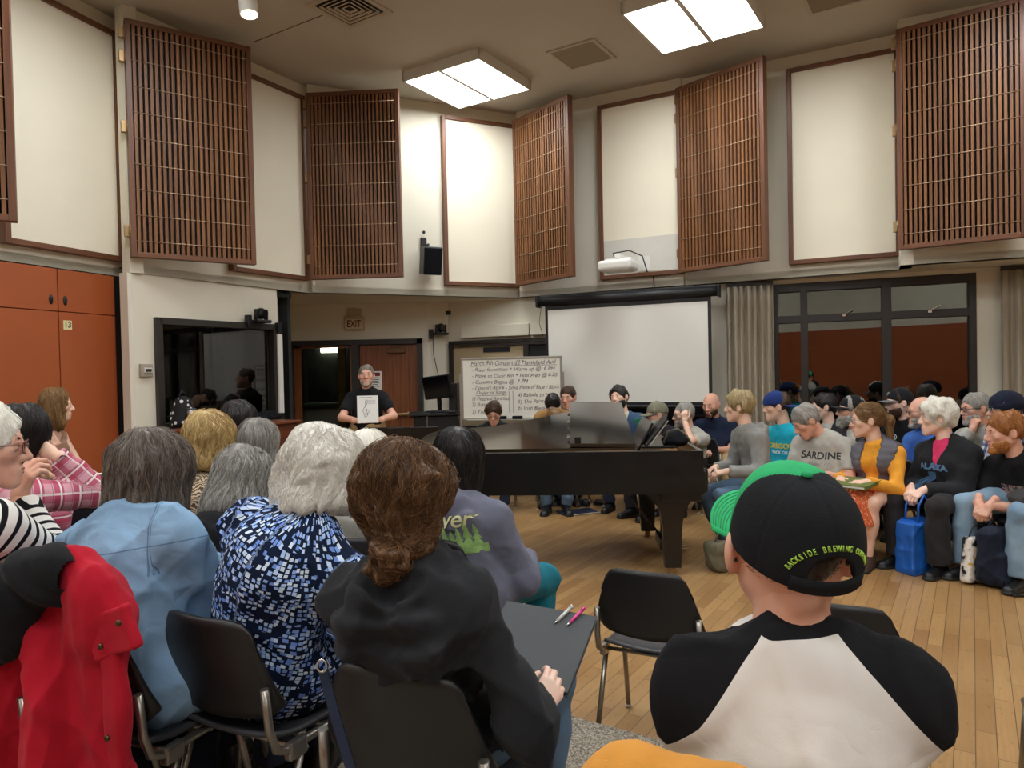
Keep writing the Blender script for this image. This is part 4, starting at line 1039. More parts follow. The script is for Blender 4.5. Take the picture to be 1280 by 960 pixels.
def make_hair(spec, h, M, hs, mats_name, near):
    st = spec['style']; f, b = hair_sdf(st, spec)
    v, q = sdf_mesh(f, (-.17, -.21, min(b - .03, -.2)), (.17, .16, .19), h)
    parts = [(v, q, 0)]; hv = [(spec.get('base', .32) + .12 * np.sin(np.arctan2(v[:, 0], v[:, 1] + .02) * 21 + 1.7 * np.sin(v[:, 2] * 33))).astype(f4)]
    n = spec.get('n', 0)
    if n and len(v):
        r = np.random.default_rng(spec.get('seed', 1) + 5); K = spec.get('K', 9); ln = spec.get('len', .10)
        g0 = v[r.integers(0, len(v), n)] + r.normal(size=(n, 3)).astype(f4) * .003
        if st in ('bob', 'long'): g0 = g0[g0[:, 2] > -.12]
        if spec.get('root_top'): g0 = g0[g0[:, 2] > spec['root_top']]
        n = len(g0); p = g0.astype(f4); e = r.uniform(-.001, spec.get('lift', .004), n).astype(f4); pts = []
        crown = A3(spec.get('crown', (0, -.035, .125))); ph = r.uniform(0, 6.28, n); fl = spec.get('flow', 'down'); jit = r.normal(size=(n, 3)).astype(f4) * spec.get('jit', .15)
        lens = ln * r.uniform(.6, 1.1, n); stp = (lens / (K - 1)).astype(f4)[:, None]; G = A3(spec.get('goal', (0, -.1, -.06)))
        part = spec.get('part')
        for k in range(K):
            pts.append(p.copy())
            if fl == 'down':
                D = (p - crown) * A3((1, 1, 0)) * 1.1; D[:, 2] = -(.02 + np.linalg.norm(D[:, :2], axis=1) * 1.3 + np.maximum(0, .1 - p[:, 2]) * 3)
                if part is not None: D[:, 0] += np.where(p[:, 0] > part, .05, -.05) * (p[:, 2] > .07)
            elif fl == 'goal': D = G - p
            elif fl == 'fwd': D = np.tile(A3((.1, .6, -.5)), (n, 1)) + (p - crown) * .8
            D = D / (np.linalg.norm(D, axis=1, keepdims=True) + 1e-6) + jit
            wv = spec.get('wave', 0)
            nr = grad(f, p)
            if wv: D = D + np.cross(nr, D) * (wv * np.sin(k * spec.get('wf', 1.1) + ph * .35 + p[:, 2] * 55))[:, None]
            D = D - nr * (D * nr).sum(1, keepdims=True) * (1 if k < K * .75 else .5); D = D / (np.linalg.norm(D, axis=1, keepdims=True) + 1e-6)
            p = (p + D * stp).astype(f4)
            if k < K * spec.get('hold', .85):
                d = f(p); p = (p - nr * np.clip(d - e, -.02, .02)[:, None]).astype(f4)
        paths = np.stack(pts, 1); rad = spec.get('r', .0011) * r.uniform(.6, 1.3, n)
        tv, tq = np_tube(paths, rad, 3, (.7, .15)); parts.append((tv, tq, 0))
        cl = np.clip(.5 + .30 * np.sin(np.arctan2(g0[:, 0], g0[:, 1] + .02) * 17 + 2 * np.sin(g0[:, 2] * 40)) + r.normal(size=n) * .2, 0, 1)
        hv.append(np.repeat(cl, K * 3).astype(f4))
    out = [((v_ * hs) @ M.T, q_, m_) for v_, q_, m_ in parts]
    return np_mesh('hair', out, {'hv': np.concatenate(hv)}), f

class Person: pass
PEOPLE = {}
ONLY = ''
def person(key, label, head, face=0., look='man', pitch=4., roll=0., seat=.45, s=1.0, hs=1.0, lean=.02, side=0., slouch=.03, w=1.0, belly=0., bust=0., skin='fair', near=0,
           top=None, jacket=None, bottom=None, shoes='black shoe', hair=None, hands=None, legs=None, glasses=None, beard=None, cap=None, stand=False, group=None, neckfwd=0., twist=0., neck=.172, shdrop=.078, sx=1., jaw=1., nose=1., shoulder=1., brow='#5a4636', pelvis=None):
    if ONLY and key not in ONLY.split(','): return None
    pz = Person(); PEOPLE[key] = pz
    H = at(*head) if not isinstance(head, Vector) else head
    a = math.radians(face); F = Vector((math.sin(a), math.cos(a), 0)); R = Vector((math.cos(a), -math.sin(a), 0)); U = Vector((0, 0, 1))
    if look == 'man': d = MAN - H; yaw = math.atan2(d.x, d.y)
    elif look is None: yaw = a
    else: yaw = math.radians(look)
    hf = Vector((math.sin(yaw) * math.cos(math.radians(pitch)), math.cos(yaw) * math.cos(math.radians(pitch)), -math.sin(math.radians(pitch))))
    hr0 = Vector((math.cos(yaw), -math.sin(yaw), 0)); hu0 = hr0.cross(hf); rr = math.radians(roll)
    hr = hr0 * math.cos(rr) - hu0 * math.sin(rr); hu = hr.cross(hf)
    MH = np.array([hr, hf, hu]).T.astype(f4)                    # head local -> world
    Hl = lambda v: H + (hr * v[0] + hf * v[1] + hu * v[2]) * hs
    floor = seat - .45 if not stand else 0.
    NB = Hl((0, -.045, -neck)) + Vector((0, 0, -.005 * s)) - F * neckfwd
    pv = seat + .10 * s if not stand else .96 * s
    Pp = Vector((NB.x, NB.y, pv)) - F * lean - R * side if pelvis is None else Vector(pelvis)
    root = empty('person', (Pp.x, Pp.y, floor), 0, label, 'person', group); rl = np.array(root.location, dtype=f4); pz.root = root
    ax = (NB - Pp).normalized(); TL = (NB - Pp).length
    ta = math.radians(twist); Rs = (R * math.cos(ta) + F * -math.sin(ta)).normalized(); Rs = (Rs - ax * Rs.dot(ax)).normalized(); Fs = ax.cross(Rs).normalized()   # chest frame
    if Fs.dot(F) < 0: Fs = -Fs
    W = Pp + (NB - Pp) * .36 - F * slouch * .8; CT = Pp + (NB - Pp) * .72 - Fs * slouch
    k = w * s
    SHc = NB - ax * shdrop * s - Fs * (.008 * s)
    SH = {'L': SHc - Rs * .172 * k * shoulder, 'R': SHc + Rs * .172 * k * shoulder}
    HIP = {'L': Pp - R * .088 * k, 'R': Pp + R * .088 * k}
    loc = lambda v: Vector((Pp.x, Pp.y, floor)) + R * v[0] + F * v[1] + U * v[2]
    hands = hands or {}; legs = legs or {}
    WR, EL_, HD = {}, {}, {}
    for sd, sg in (('L', -1), ('R', 1)):
        hh = hands.get(sd, {}); tgt = hh.get('at', (sg * .10, .30 * s, seat - floor + .185) if not stand else (sg * .26, .05, .80))
        tgt = tgt if isinstance(tgt, Vector) else loc(tgt); WR[sd] = tgt
        pole = hh.get('pole', (sg * .55, -.45, -.8)); EL_[sd] = ik(SH[sd], tgt, .285 * s, .255 * s, R * pole[0] + F * pole[1] + U * pole[2])
        fd = nv(tgt - EL_[sd]); dr = hh.get('dir'); dr = nv(R * dr[0] + F * dr[1] + U * dr[2]) if dr is not None else nv(fd * .75 + F * .25 - U * .2 - R * sg * .1)
        do = hh.get('dorsal'); do = R * do[0] + F * do[1] + U * do[2] if do is not None else U * .9 + R * sg * .35 + F * .1
        do = nv(do - dr * do.dot(dr)); HD[sd] = (dr, do, hh)
    KN, AN, FD = {}, {}, {}
    for sd, sg in (('L', -1), ('R', 1)):
        ll = legs.get(sd, {}); an = ll.get('at', (sg * .11, .40 * s, .085) if not stand else (sg * .11, 0, .085)); an = an if isinstance(an, Vector) else loc(an); AN[sd] = an
        kp = ll.get('pole', (sg * .25, 1, .55)); KN[sd] = ik(HIP[sd], an, .43 * s, .425 * s, R * kp[0] + F * kp[1] + U * kp[2])
        fdv = ll.get('toe', (sg * .2, 1, 0)); FD[sd] = nv(R * fdv[0] + F * fdv[1] + U * fdv[2])
    pz.__dict__.update(H=H, NB=NB, P=Pp, F=F, R=R, U=U, ax=ax, Rs=Rs, Fs=Fs, WR=WR, EL=EL_, KN=KN, AN=AN, SH=SH, HD=HD, loc=loc, MH=MH, hs=hs, CT=CT, TL=TL, floor=floor, rl=rl)
    # ---------- solids
    def torso(t):
        it = [EL(Pp + U * .01, (.168 * k + t, .125 * k + t, .108 * s + t), [R, F, U]),
              (ERC(Pp, W, .142 * k + t, .130 * k + t, R, .76), .07),
              (ERC(W, CT, .130 * k + t, .150 * k + t, Rs, .70), .07),
              (RC(SH['L'] + Rs * .02, SH['R'] - Rs * .02, .052 * s + t, .052 * s + t), .06),
              (RC(CT + ax * .01, NB - ax * .06, .110 * k + t, .068 * s + t), .07),
              (RC(NB - ax * .012, SH['L'] + Rs * .02, .050 * s + t, .040 * s + t), .04), (RC(NB - ax * .012, SH['R'] - Rs * .02, .050 * s + t, .040 * s + t), .04)]
        if bust: it += [(EL(CT + Fs * (.085 * k + bust * .3) - ax * .03 + Rs * q * .074 * k, (.072 * k + t, .060 * k + bust + t * .6, .075 * k + t)), .04) for q in (-1, 1)]
        if belly: it.append((EL(W - ax * .02 + F * (.05 + belly * .6), (.135 * k + t, .08 + belly * .6 + t, .15 * s + t), [R, F, U]), .07))
        return it
    def arm(sd, t, end=1.0, flare=0.):
        s0, e, wv = SH[sd], EL_[sd], WR[sd]; it = []
        if end <= .5:
            q = s0 + (e - s0) * (end * 2); it.append((INT(RC(s0, s0 + (e - s0) * min(1, end * 2 + .1), .053 * k + t, .048 * k + t + flare), PL(q, e - s0), .006), .05))
        else:
            f2 = (end - .5) * 2; q = e + (wv - e) * f2
            it.append((RC(s0, e, .052 * k + t, .044 * k + t), .045)); it.append((INT(RC(e, e + (wv - e) * min(1.15, f2 + .12), .046 * k + t, .031 * s + t * .7 + flare), PL(q, wv - e), .006), .03))
        return it
    def leg(sd, t, end=1.0, flare=0.):
        h, kn, an = HIP[sd], KN[sd], AN[sd]; q = kn + (an - kn) * end
        cal = kn + (an - kn) * .35 - F * .012
        return [(RC(h, kn, .083 * k + t, .056 * s + t), .05), (INT(UN([RC(kn, an + (an - kn) * .1, .052 * s + t, .038 * s + t + flare), (EL(cal, (.050 * s + t * .8, .050 * s + t * .8, .10 * s)), .04)]), PL(q, an - kn), .006), .03)]
    allp = [Pp, W, CT, NB, *SH.values(), *EL_.values(), *WR.values(), *HIP.values(), *KN.values(), *AN.values()]
    def bb(ps, m): A = np.array([list(p) for p in ps]); return A.min(0) - m, A.max(0) + m
    hres = {0: .008, 1: .0065, 2: .005}[near]; cres = {0: .013, 1: .010, 2: .0075}[near]
    # ---------- body: torso, limbs, head and hands joined in one mesh
    sm = SKIN[skin]; parts = []
    itm = torso(-.012) + arm('L', -.004) + arm('R', -.004)
    bare = bottom and bottom.get('kind') in ('skirt', 'shorts')
    itm += leg('L', -.006) + leg('R', -.006)
    fb = UN(itm); fb = UN([fb, (RC(NB - ax * .05, Hl((0, -.025, -.05)), .058 * s, .052 * hs), .03)])
    lo, hi = bb(allp + [H], .2); v, q = sdf_mesh(fb, lo, hi, .012 if near else .015); parts.append((v, q, 0))
    hp = UN([head_prims(sx, jaw, nose), (RC((0, -.022, -.05), tuple(np.array((NB - ax * .03) - H) @ MH / hs), .050, .060 * s / hs), .02)])
    v, q = sdf_mesh(hp, (-.12, -.15, -.20), (.12, .15, .15), hres * .9); parts.append(((v * hs) @ MH.T + np.array(H), q, 0))
    for sg in (-1, 1):
        for c_, r_, m_ in (((sg * .031, .079, .0095), (.0128,) * 3, 2), ((sg * .031, .0885, .0095), (.0058, .0038, .0058), 3)):
            v, q = np_sphere(c_, r_, 12, 8); parts.append(((v * hs) @ MH.T + np.array(H), q, m_))
        Rb = np.array(Matrix.Rotation(sg * .12, 3, 'Y')); v, q = np_sphere((sg * .032, .0905, .0315), (.018, .0045, .0038), 12, 6, Rb); parts.append(((v * hs) @ MH.T + np.array(H), q, 4))
    for c_, r_ in (((0, .0985, -.060), (.0205, .0075, .0044)), ((0, .0975, -.0715), (.0175, .0075, .0052))):
        v, q = np_sphere(c_, r_, 14, 6); parts.append(((v * hs) @ MH.T + np.array(H), q, 1))
    for sd in ('L', 'R'):
        dr, do, hh = HD[sd]; v, q, nails = hand_cached(sd, hh.get('curl', .5), hh.get('spread', .05), .0032 if near == 2 else .0045, hh.get('thumb', .4))
        hx = dr.cross(do); Rm = np.array([hx, dr, do]).T.astype(f4); hsz = s * hh.get('scale', 1.0)
        parts.append(((v * hsz) @ Rm.T + np.array(WR[sd]), q, 0))
        if near: 
            for c_, d_, n_ in nails:
                x_ = d_.cross(n_); v2, q2 = np_sphere((0, 0, 0), (.0048, .0058, .0016), 8, 5); v2 = v2 @ np.array([x_, d_, n_]) + np.array(c_); parts.append(((v2 * hsz) @ Rm.T + np.array(WR[sd]), q2, 5))
    me = np_mesh('body', [(v - rl, q, m) for v, q, m in parts]); link('body', me, [sm, LIP, EYEW, IRIS, mat('brow ' + brow, brow, .8, var=0), NAIL], root)
    # ---------- garment helper
    def attrs(v):
        X = v - np.array(Pp); tv = X @ np.array(ax, dtype=f4); tu = np.arctan2(X @ np.array(Rs), X @ np.array(Fs)) * .16; best = np.full(len(v), 9., f4)
        U_, V_ = tu.copy(), tv.copy(); lat = np.abs((v - np.array(NB)) @ np.array(Rs)); dep = -((v - np.array(NB)) @ np.array(ax))
        dt = np.maximum(lat - .115 * k, 0)
        for sd in ('L', 'R'):
            s0, e, wv = (np.array(x) for x in (SH[sd], EL_[sd], WR[sd])); off = 0
            for a_, b_ in ((s0, e), (e, wv)):
                d = b_ - a_; L = np.linalg.norm(d); d = d / L; q = v - a_; t = np.clip(q @ d, 0, L); c = q - t[:, None] * d; dist = np.linalg.norm(c, axis=1)
                n1 = np.cross(d, np.array(U)); n1 /= np.linalg.norm(n1) + 1e-6; n2 = np.cross(d, n1)
                m = (dist - .05 < dt - .02) & (dist < best); best = np.where(m, dist, best)
                U_ = np.where(m, np.arctan2(c @ n1, c @ n2) * .055 + 3, U_); V_ = np.where(m, off + (q @ d if off == 0 else t) + 5, V_); off += L
        Z_ = np.where(best < 9, 0, lat)
        return {'lat': lat.astype(f4), 'cuv': np.stack([U_, V_, Z_], 1), 'rag': (lat - (.078 * k + .60 * dep)).astype(f4), 'vh': tv.astype(f4), 'dep': dep.astype(f4)}
    def garment(name, f, m, lo, hi, h, seed, fold, at_=True, mats_=None):
        if fold: f = ADD(f, folds(seed, fold))
        v, q = sdf_mesh(f, lo, hi, h); at2 = attrs(v) if at_ else None
        return link(name, np_mesh(name, [(v - rl, q, 0)], at2), mats_ or m, root), f
    sd_ = abs(hash(key)) % 1000 if False else sum(ord(c) * (i + 3) for i, c in enumerate(key)) % 997
    if bottom:
        tb = bottom.get('t', .014); kd = bottom.get('kind', 'trousers')
        if kd == 'skirt':
            mk = (KN['L'] + KN['R']) / 2
            f = UN([EL(Pp, (.172 * k + tb, .135 * k + tb, .12)), (ERC(Pp, mk - F * .0, .17 * k, .15, R, .62), .06), (ERC(mk, mk - U * .17 + F * .02, .15, .19, R, .7), .05)]); f = INT(f, PL(mk - U * bottom.get('drop', .17), (0, 0, -1)), .01)
        else:
            f = UN([EL(Pp, (.170 * k + tb, .128 * k + tb, .105 * s + tb), [R, F, U])] + leg('L', tb, bottom.get('end', .97), bottom.get('flare', .012)) + leg('R', tb, bottom.get('end', .97), bottom.get('flare', .012)))
            f = INT(f, PL(Pp + U * .17, U), .01)
        lo, hi = bb([Pp, *HIP.values(), *KN.values(), *AN.values()], .22); garment(kd if kd != 'trousers' else bottom.get('name', 'trousers'), f, bottom['m'], lo, hi, cres, sd_ + 1, bottom.get('fold', .006))
    def upper(g, nm):
        tt = g.get('t', .014); end = g.get('sleeve', .97); it = torso(tt)
        if end > 0: it += arm('L', tt * g.get('st', 1.), end, g.get('flare', .004)) + arm('R', tt * g.get('st', 1.), end, g.get('flare', .004))
        hem = g.get('hem', .08)
        if hem > .1: it += [(RC(HIP[q], HIP[q] + (KN[q] - HIP[q]) * .18, .098 * k + tt, .085 * k + tt), .04) for q in 'LR']
        f = UN(it); f = INT(f, PL(Pp - ax * hem, -ax), .012)
        if end <= 0:
            for sg, sd in ((-1, 'L'), (1, 'R')): f = SUB(f, EL(SH[sd] + Rs * sg * .045, (.06, .085, .10), [Rs, Fs, ax]), .01)
        nk = g.get('neck', 'crew')
        if nk == 'crew': f = UN([f, (EL(NB + ax * .004 + Fs * .012, (.076 * s + tt * .5, .070 * s + tt * .5, .022), [Rs, Fs, ax]), .012)])
        elif nk == 'collar':
            f = UN([f, (EL(NB + ax * .015 + Fs * .006, (.080 * s + tt * .5, .078 * s + tt * .5, .032), [Rs, Fs, ax]), .01)])
        elif nk == 'scoop': f = SUB(f, EL(NB + Fs * .10 - ax * .02, (.095, .11, .095), [Rs, Fs, ax]), .01)
        elif nk == 'hood':
            tip = NB - Fs * (.095 + tt) - ax * .215
            hd = UN([RC(NB - Rs * .088 + Fs * .03 - ax * .005, NB - Fs * (.085 + tt) - Rs * .05 + ax * .0, .030, .036), (RC(NB + Rs * .088 + Fs * .03 - ax * .005, NB - Fs * (.085 + tt) + Rs * .05 + ax * .0, .030, .036), .03),
                     (RC(NB - Fs * (.085 + tt) - Rs * .05, NB - Fs * (.085 + tt) + Rs * .05, .036, .036), .03),
                     (EL(NB - Fs * (.085 + tt) - ax * .075, (.118 * k, .050, .095), [Rs, Fs, ax]), .04), (RC(NB - Fs * (.09 + tt) - Rs * .085 * k - ax * .05, tip, .040, .026), .06), (RC(NB - Fs * (.09 + tt) + Rs * .085 * k - ax * .05, tip, .040, .026), .06)])
            hc = A3(NB + ax * .05 - Fs * .02); hd0 = hd
            hd = lambda p, hd0=hd0: hd0(p) + .0085 * np.sin(np.sqrt(((p - hc) ** 2).sum(1)) * 105 + 1.5 * np.sin(p @ A3(Rs) * 22))
            hd = ADD(hd, wob(sd_ + 40, 24, .010, 2))
            hd = SUB(hd, EL(NB - Fs * .045 + ax * .03, (.072, .062, .05), [Rs, Fs, ax]), .02)
            f = UN([f, (hd, .022)])
        if g.get('open'):
            wd = g['open']; f = SUB(f, UN([RC(NB + Fs * .10 + ax * .03, CT + Fs * (.16 + bust) - ax * g.get('od', .1), wd, wd * g.get('ot', .3)), (RC(NB + Fs * .04 + ax * .05, NB + Fs * .12, .06, .06), .03)]), .008)
        if g.get('quilt'):
            qp = g['quilt']; f0 = f; axv = A3(ax); Pv = A3(Pp)
            f = lambda p, f0=f0: f0(p) - .007 * np.abs(np.sin(((p - Pv) @ axv) * (PI / qp))) ** .6 + .004
        ext = g.get('extra')
        if ext: f = ext(pz, f)
        ps = [Pp, W, CT, NB, *SH.values()] + ([*EL_.values(), *WR.values()] if end > 0 else []); lo, hi = bb(ps, .27)
        o, ff = garment(g.get('name', nm), f, g['m'], lo, hi, cres, sd_, g.get('fold', .006)); return o, ff
    if top: pz.top, pz.topf = upper(top, 'shirt')
    if jacket: pz.jacket, pz.jackf = upper(jacket, 'jacket')
    # ---------- shoes
    if shoes:
        for sd in ('L', 'R'):
            fd = FD[sd]; sx_ = fd.cross(U).normalized(); up = sx_.cross(fd).normalized(); A = AN[sd]; z0 = A - up * .085
            B_ = [sx_, fd, up]; C = lambda x, y, z: z0 + sx_ * x + fd * y + up * z
            f = UN([ERC(C(0, -.045, .038), C(0, .150, .030), .040, .044, sx_, .75), (RC(C(0, -.035, .05), C(0, -.02, .095), .044, .046), .03), (RC(C(0, .0, .075), C(0, .10, .045), .035, .030), .03)])
            f = UN([INT(f, PL(C(0, 0, .008), -up), .004), (INT(ERC(C(0, -.045, .016), C(0, .152, .016), .046, .049, sx_, .9), BOX(C(0, .05, .012), (.1, .25, .012), B_), .003), .002)])
            f = INT(f, PL(C(0, 0, .112), up), .006)
            lo, hi = bb([C(0, -.1, 0), C(0, .21, .12), C(.07, 0, 0), C(-.07, 0, 0)], .03); v, q = sdf_mesh(f, lo, hi, .008 if near < 2 else .006)
            zc = ((v[q].mean(1)) - np.array(z0)) @ np.array(up); link('shoe', np_mesh('shoe', [(v - rl, q, (zc < .022).astype(np.int32))]), [MATS[shoes], MATS['shoe sole']], root)
    # ---------- hair, beard, glasses, cap
    put = lambda v: ((v * hs) @ MH.T) + (np.array(H) - rl)
    if hair:
        me, hf_ = make_hair(hair, hres if near else .0075, MH, hs, None, near); me.transform(Matrix.Translation(H - root.location)); link('hair', me, hair['m'], root)
    if beard:
        tk = beard.get('t', .008); f = UN([EL((0, .026, -.058), (.066 + tk, .068 + tk, .064 + tk)), (EL((0, .082, -.105), (.030 + tk, .022 + tk, .020 + tk + beard.get('drop', 0))), .02)])
        f = ADD(f, wob(5, 120, .003 if tk > .006 else .0008, 1)); f = INT(f, PL((0, .05, -.035), (0, .35, 1)), .012); f = SUB(f, EL((0, .105, -.066), (.019, .02, .0085)), .003); f = SUB(f, EL((0, .11, -.02), (.034, .035, .030)), .006); f = INT(f, PL((0, .0, -.05), (0, -1, -.1)), .01)
        v, q = sdf_mesh(f, (-.11, -.04, -.19), (.11, .14, 0), hres * .9)
        if len(v): link('beard', np_mesh('beard', [(put(v), q, 0)], {'hv': RNG.random(len(v)).astype(f4)}), beard['m'], root)
    M4 = Matrix(((hr.x * hs, hf.x * hs, hu.x * hs, H.x - root.location.x), (hr.y * hs, hf.y * hs, hu.y * hs, H.y - root.location.y), (hr.z * hs, hf.z * hs, hu.z * hs, H.z - root.location.z), (0, 0, 0, 1)))
    pz.M4 = M4
    if glasses:
        gr = glasses.get('r', .0017); mb = MB(M4); wx, wz = .024, glasses.get('h', .018)
        for sg in (-1, 1):
            mb.tube([(sg * .034 + wx * math.copysign(abs(math.cos(b)) ** .7, math.cos(b)), .108 - .004 * abs(math.cos(b)), .006 + wz * math.copysign(abs(math.sin(b)) ** .7, math.sin(b))) for b in np.linspace(0, 2 * PI, 20, endpoint=False)], gr, 6, close=True)
            mb.tube([(sg * .058, .103, .012), (sg * .074, .085, .013), (sg * .082 * sx, .02, .010), (sg * .084 * sx, -.012, .006), (sg * .080 * sx, -.030, -.012)], gr, 6)
        mb.tube([(-.010, .107, .010), (0, .112, .012), (.010, .107, .010)], gr, 6); gl = mb.build('glasses', glasses['m'], root)
        mb = MB(M4)
        for sg in (-1, 1): mb.sph((sg * .034, .106, .006), (wx * .95, .0012, wz * .95), 14)
        mb.build('lenses', GLASSM, gl)
    if cap: cap(pz, M4, root)
    return pz

def simple_cap(m, mbrim, dirn=0., brim=True, logo=None, style='ball', tilt=0.):
    def fn(pz, M4, root):
        Mr = M4 @ Matrix.Rotation(math.radians(-dirn), 4, 'Z') @ Matrix.Rotation(math.radians(tilt), 4, 'X')
        R3 = np.array(Mr.to_3x3(), dtype=f4); T = np.array(Mr.translation, dtype=f4)
        if style == 'beanie':
            f = ADD(EL((0, -.020, .045), (.094, .116, .100)), wob(4, 50, .003, 1)); f = INT(f, PL((0, .0, .012), (0, .25, -1)), .006); f = UN([f, (INT(EL((0, -.018, .03), (.099, .119, .105)), BOX((0, 0, .03), (.2, .2, .026), Matrix.Rotation(.24, 3, 'X')), .01), .006)])
        else:
            f = EL((0, -.012, .036), (.089, .109, .105)); f = INT(f, PL((0, 0, .026), (0, .12, -1)), .004); f = UN([f, (EL((0, -.012, .141), (.009, .009, .006)), .003)])
        v, q = sdf_mesh(f, (-.13, -.16, -.03), (.13, .15, .17), .006); cp = link('cap' if style != 'beanie' else 'beanie', np_mesh('cap', [(v @ R3.T + T, q, 0)]), m, root)
        if brim and style != 'beanie':
            g = []
            for i in range(13):
                row = []; th = -1.15 + 2.3 * i / 12
                for j in range(6):
                    t = j / 5; r0 = .088; L = .082 * math.cos(th * .85) ** .6 * t
                    row.append((math.sin(th) * r0 * (1 + .10 * t), -.012 + math.cos(th) * .107 + L, .028 - .10 * (math.sin(th) * r0) ** 2 * 30 * .4 - .012 * t))
                g.append(row)
            mb = MB(Mr); mb.sheet(g, .005); mb.build('brim', mbrim, cp)
        if logo:
            mb = MB(Mr); mb.sph((0, .092, .085), (.028, .006, .02), 12, rot=Matrix.Rotation(.45, 3, 'X')); mb.build('badge', logo, cp)
    return fn
def on_cloth(pz, me, f, m, name, u=0, v=0., back=False, off=.0025, cut=.02):
    """lay flat lettering (local xy) onto the chest or back of a garment"""
    bm = bmesh.new(); bm.from_mesh(me)
    for _ in range(3):
        es = [e for e in bm.edges if e.calc_length() > cut]
        if not es: break
        bmesh.ops.subdivide_edges(bm, edges=es, cuts=1, use_grid_fill=False); bmesh.ops.triangulate(bm, faces=bm.faces[:])
    bm.to_mesh(me); bm.free()
    n = len(me.vertices); c = np.empty(n * 3, f4); me.vertices.foreach_get('co', c); c = c.reshape(-1, 3)
    nd = -pz.Fs if back else pz.Fs; xd = -pz.Rs if not back else pz.Rs; O = pz.NB - pz.ax * v
    p = (np.array(O) + np.outer(c[:, 0] + u, np.array(xd)) + np.outer(c[:, 1], np.array(pz.ax)) + np.array(nd) * .35).astype(f4); nn = A3(nd)
    for _ in range(30): p = (p - nn * np.clip(f(p) - off, -.03, .03)[:, None] * .9).astype(f4)
    p = p + c[:, 2:3] * 0 - pz.rl; me.vertices.foreach_set('co', p.ravel().astype(f4)); me.update()
    return link(name, me, m, pz.root)
# ================================================================== CHAIRS
SEATM = mat('charcoal plastic seat', '#3a3a3d', .42, var=.06, vscale=30)
BACKM = mat('black plastic back', '#1b1918', .42, var=.06, vscale=10)
STEEL = mat('satin steel leg', '#9b948a', .32, metal=.9, var=.05)
def make_chair():
    """stacking chair: origin on the floor below the seat, facing +y"""
    r = empty('stacking_chair')
    g = []
    for i in range(15):
        u = -1 + 2 * i / 14; row = []
        for j in range(13):
            v = j / 12; y = -.20 + .41 * v; hw = .215 - .02 * (1 - v) - .05 * max(0, (v - .8) / .2) ** 2
            z = .435 + .018 * u * u - .012 * math.sin(PI * v) - .05 * max(0, (v - .78) / .22) ** 2 + .02 * max(0, (.2 - v) / .2)
            row.append((u * hw, y, z))
        g.append(row)
    mb = MB(); mb.sheet(g, .014); mb.build('seat', SEATM, r)
    g = []
    for i in range(17):
        u = -1 + 2 * i / 16; row = []
        for j in range(13):
            v = j / 12; hw = .225 - .035 * v ** 1.5; top = .80 - .022 * abs(u) ** 6 * 2.2; bot = .525 + .035 * (1 - u * u) * 0 - .02 * (1 - u * u)
            cor = (max(0, abs(u) - .72) / .28) ** 2.2; z = bot + (top - .055 * cor - bot) * v + .03 * cor * (1 - v)
            y = -.215 - .055 * v + .045 * u * u - .01 * math.sin(PI * v); row.append((u * hw, y, z))
        g.append(row)
    mb = MB(); mb.sheet(g, .013); mb.build('backrest', BACKM, r)
    for s in (-1, 1):
        x = s * .218
        mb = MB(); mb.tube([(x, .16, .415), (x, .05, .418), (x, -.17, .422), (x * 1.0, -.205, .44), (x * .99, -.225, .50), (x * .97, -.235, .62)], .0125, 10); mb.box((x, -.13, .412), (.03, .07, .05), bevel=.008); mb.build('side_rail', STEEL, r)
        for a, b in (((x, .12, .405), (x + s * .012, .215, .008)), ((x, -.11, .405), (x + s * .012, -.235, .008))):
            mb = MB(); mb.tube([a, ((a[0] + b[0]) / 2, (a[1] + b[1]) / 2, (a[2] + b[2]) / 2), b], .0115, 10); lg = mb.build('leg', STEEL, r)
            mb = MB(); mb.cyl((b[0], b[1], .0), (b[0], b[1], .016), .015, n=12); mb.build('glide', mat('pale glide', '#c9c2b4', .5), lg)
    mb = MB(); mb.tube([(-.218, .02, .408), (.218, .02, .408)], .009, 8); mb.tube([(-.218, -.12, .408), (.218, -.12, .408)], .009, 8); mb.build('cross_bar', STEEL, r)
    return r
CHAIR0 = [make_chair()]; CHAIR_USED = [False]
def chair(x, y, face, label, z=0., group=None, tilt=0.):
    c = CHAIR0[0] if not CHAIR_USED[0] else copy_tree(CHAIR0[0]); CHAIR_USED[0] = True
    c.location = (x, y, z); c.rotation_euler = (0, 0, -math.radians(face)); c['label'] = label; c['category'] = 'chair'; c['group'] = group or 'black stacking chairs'; return c

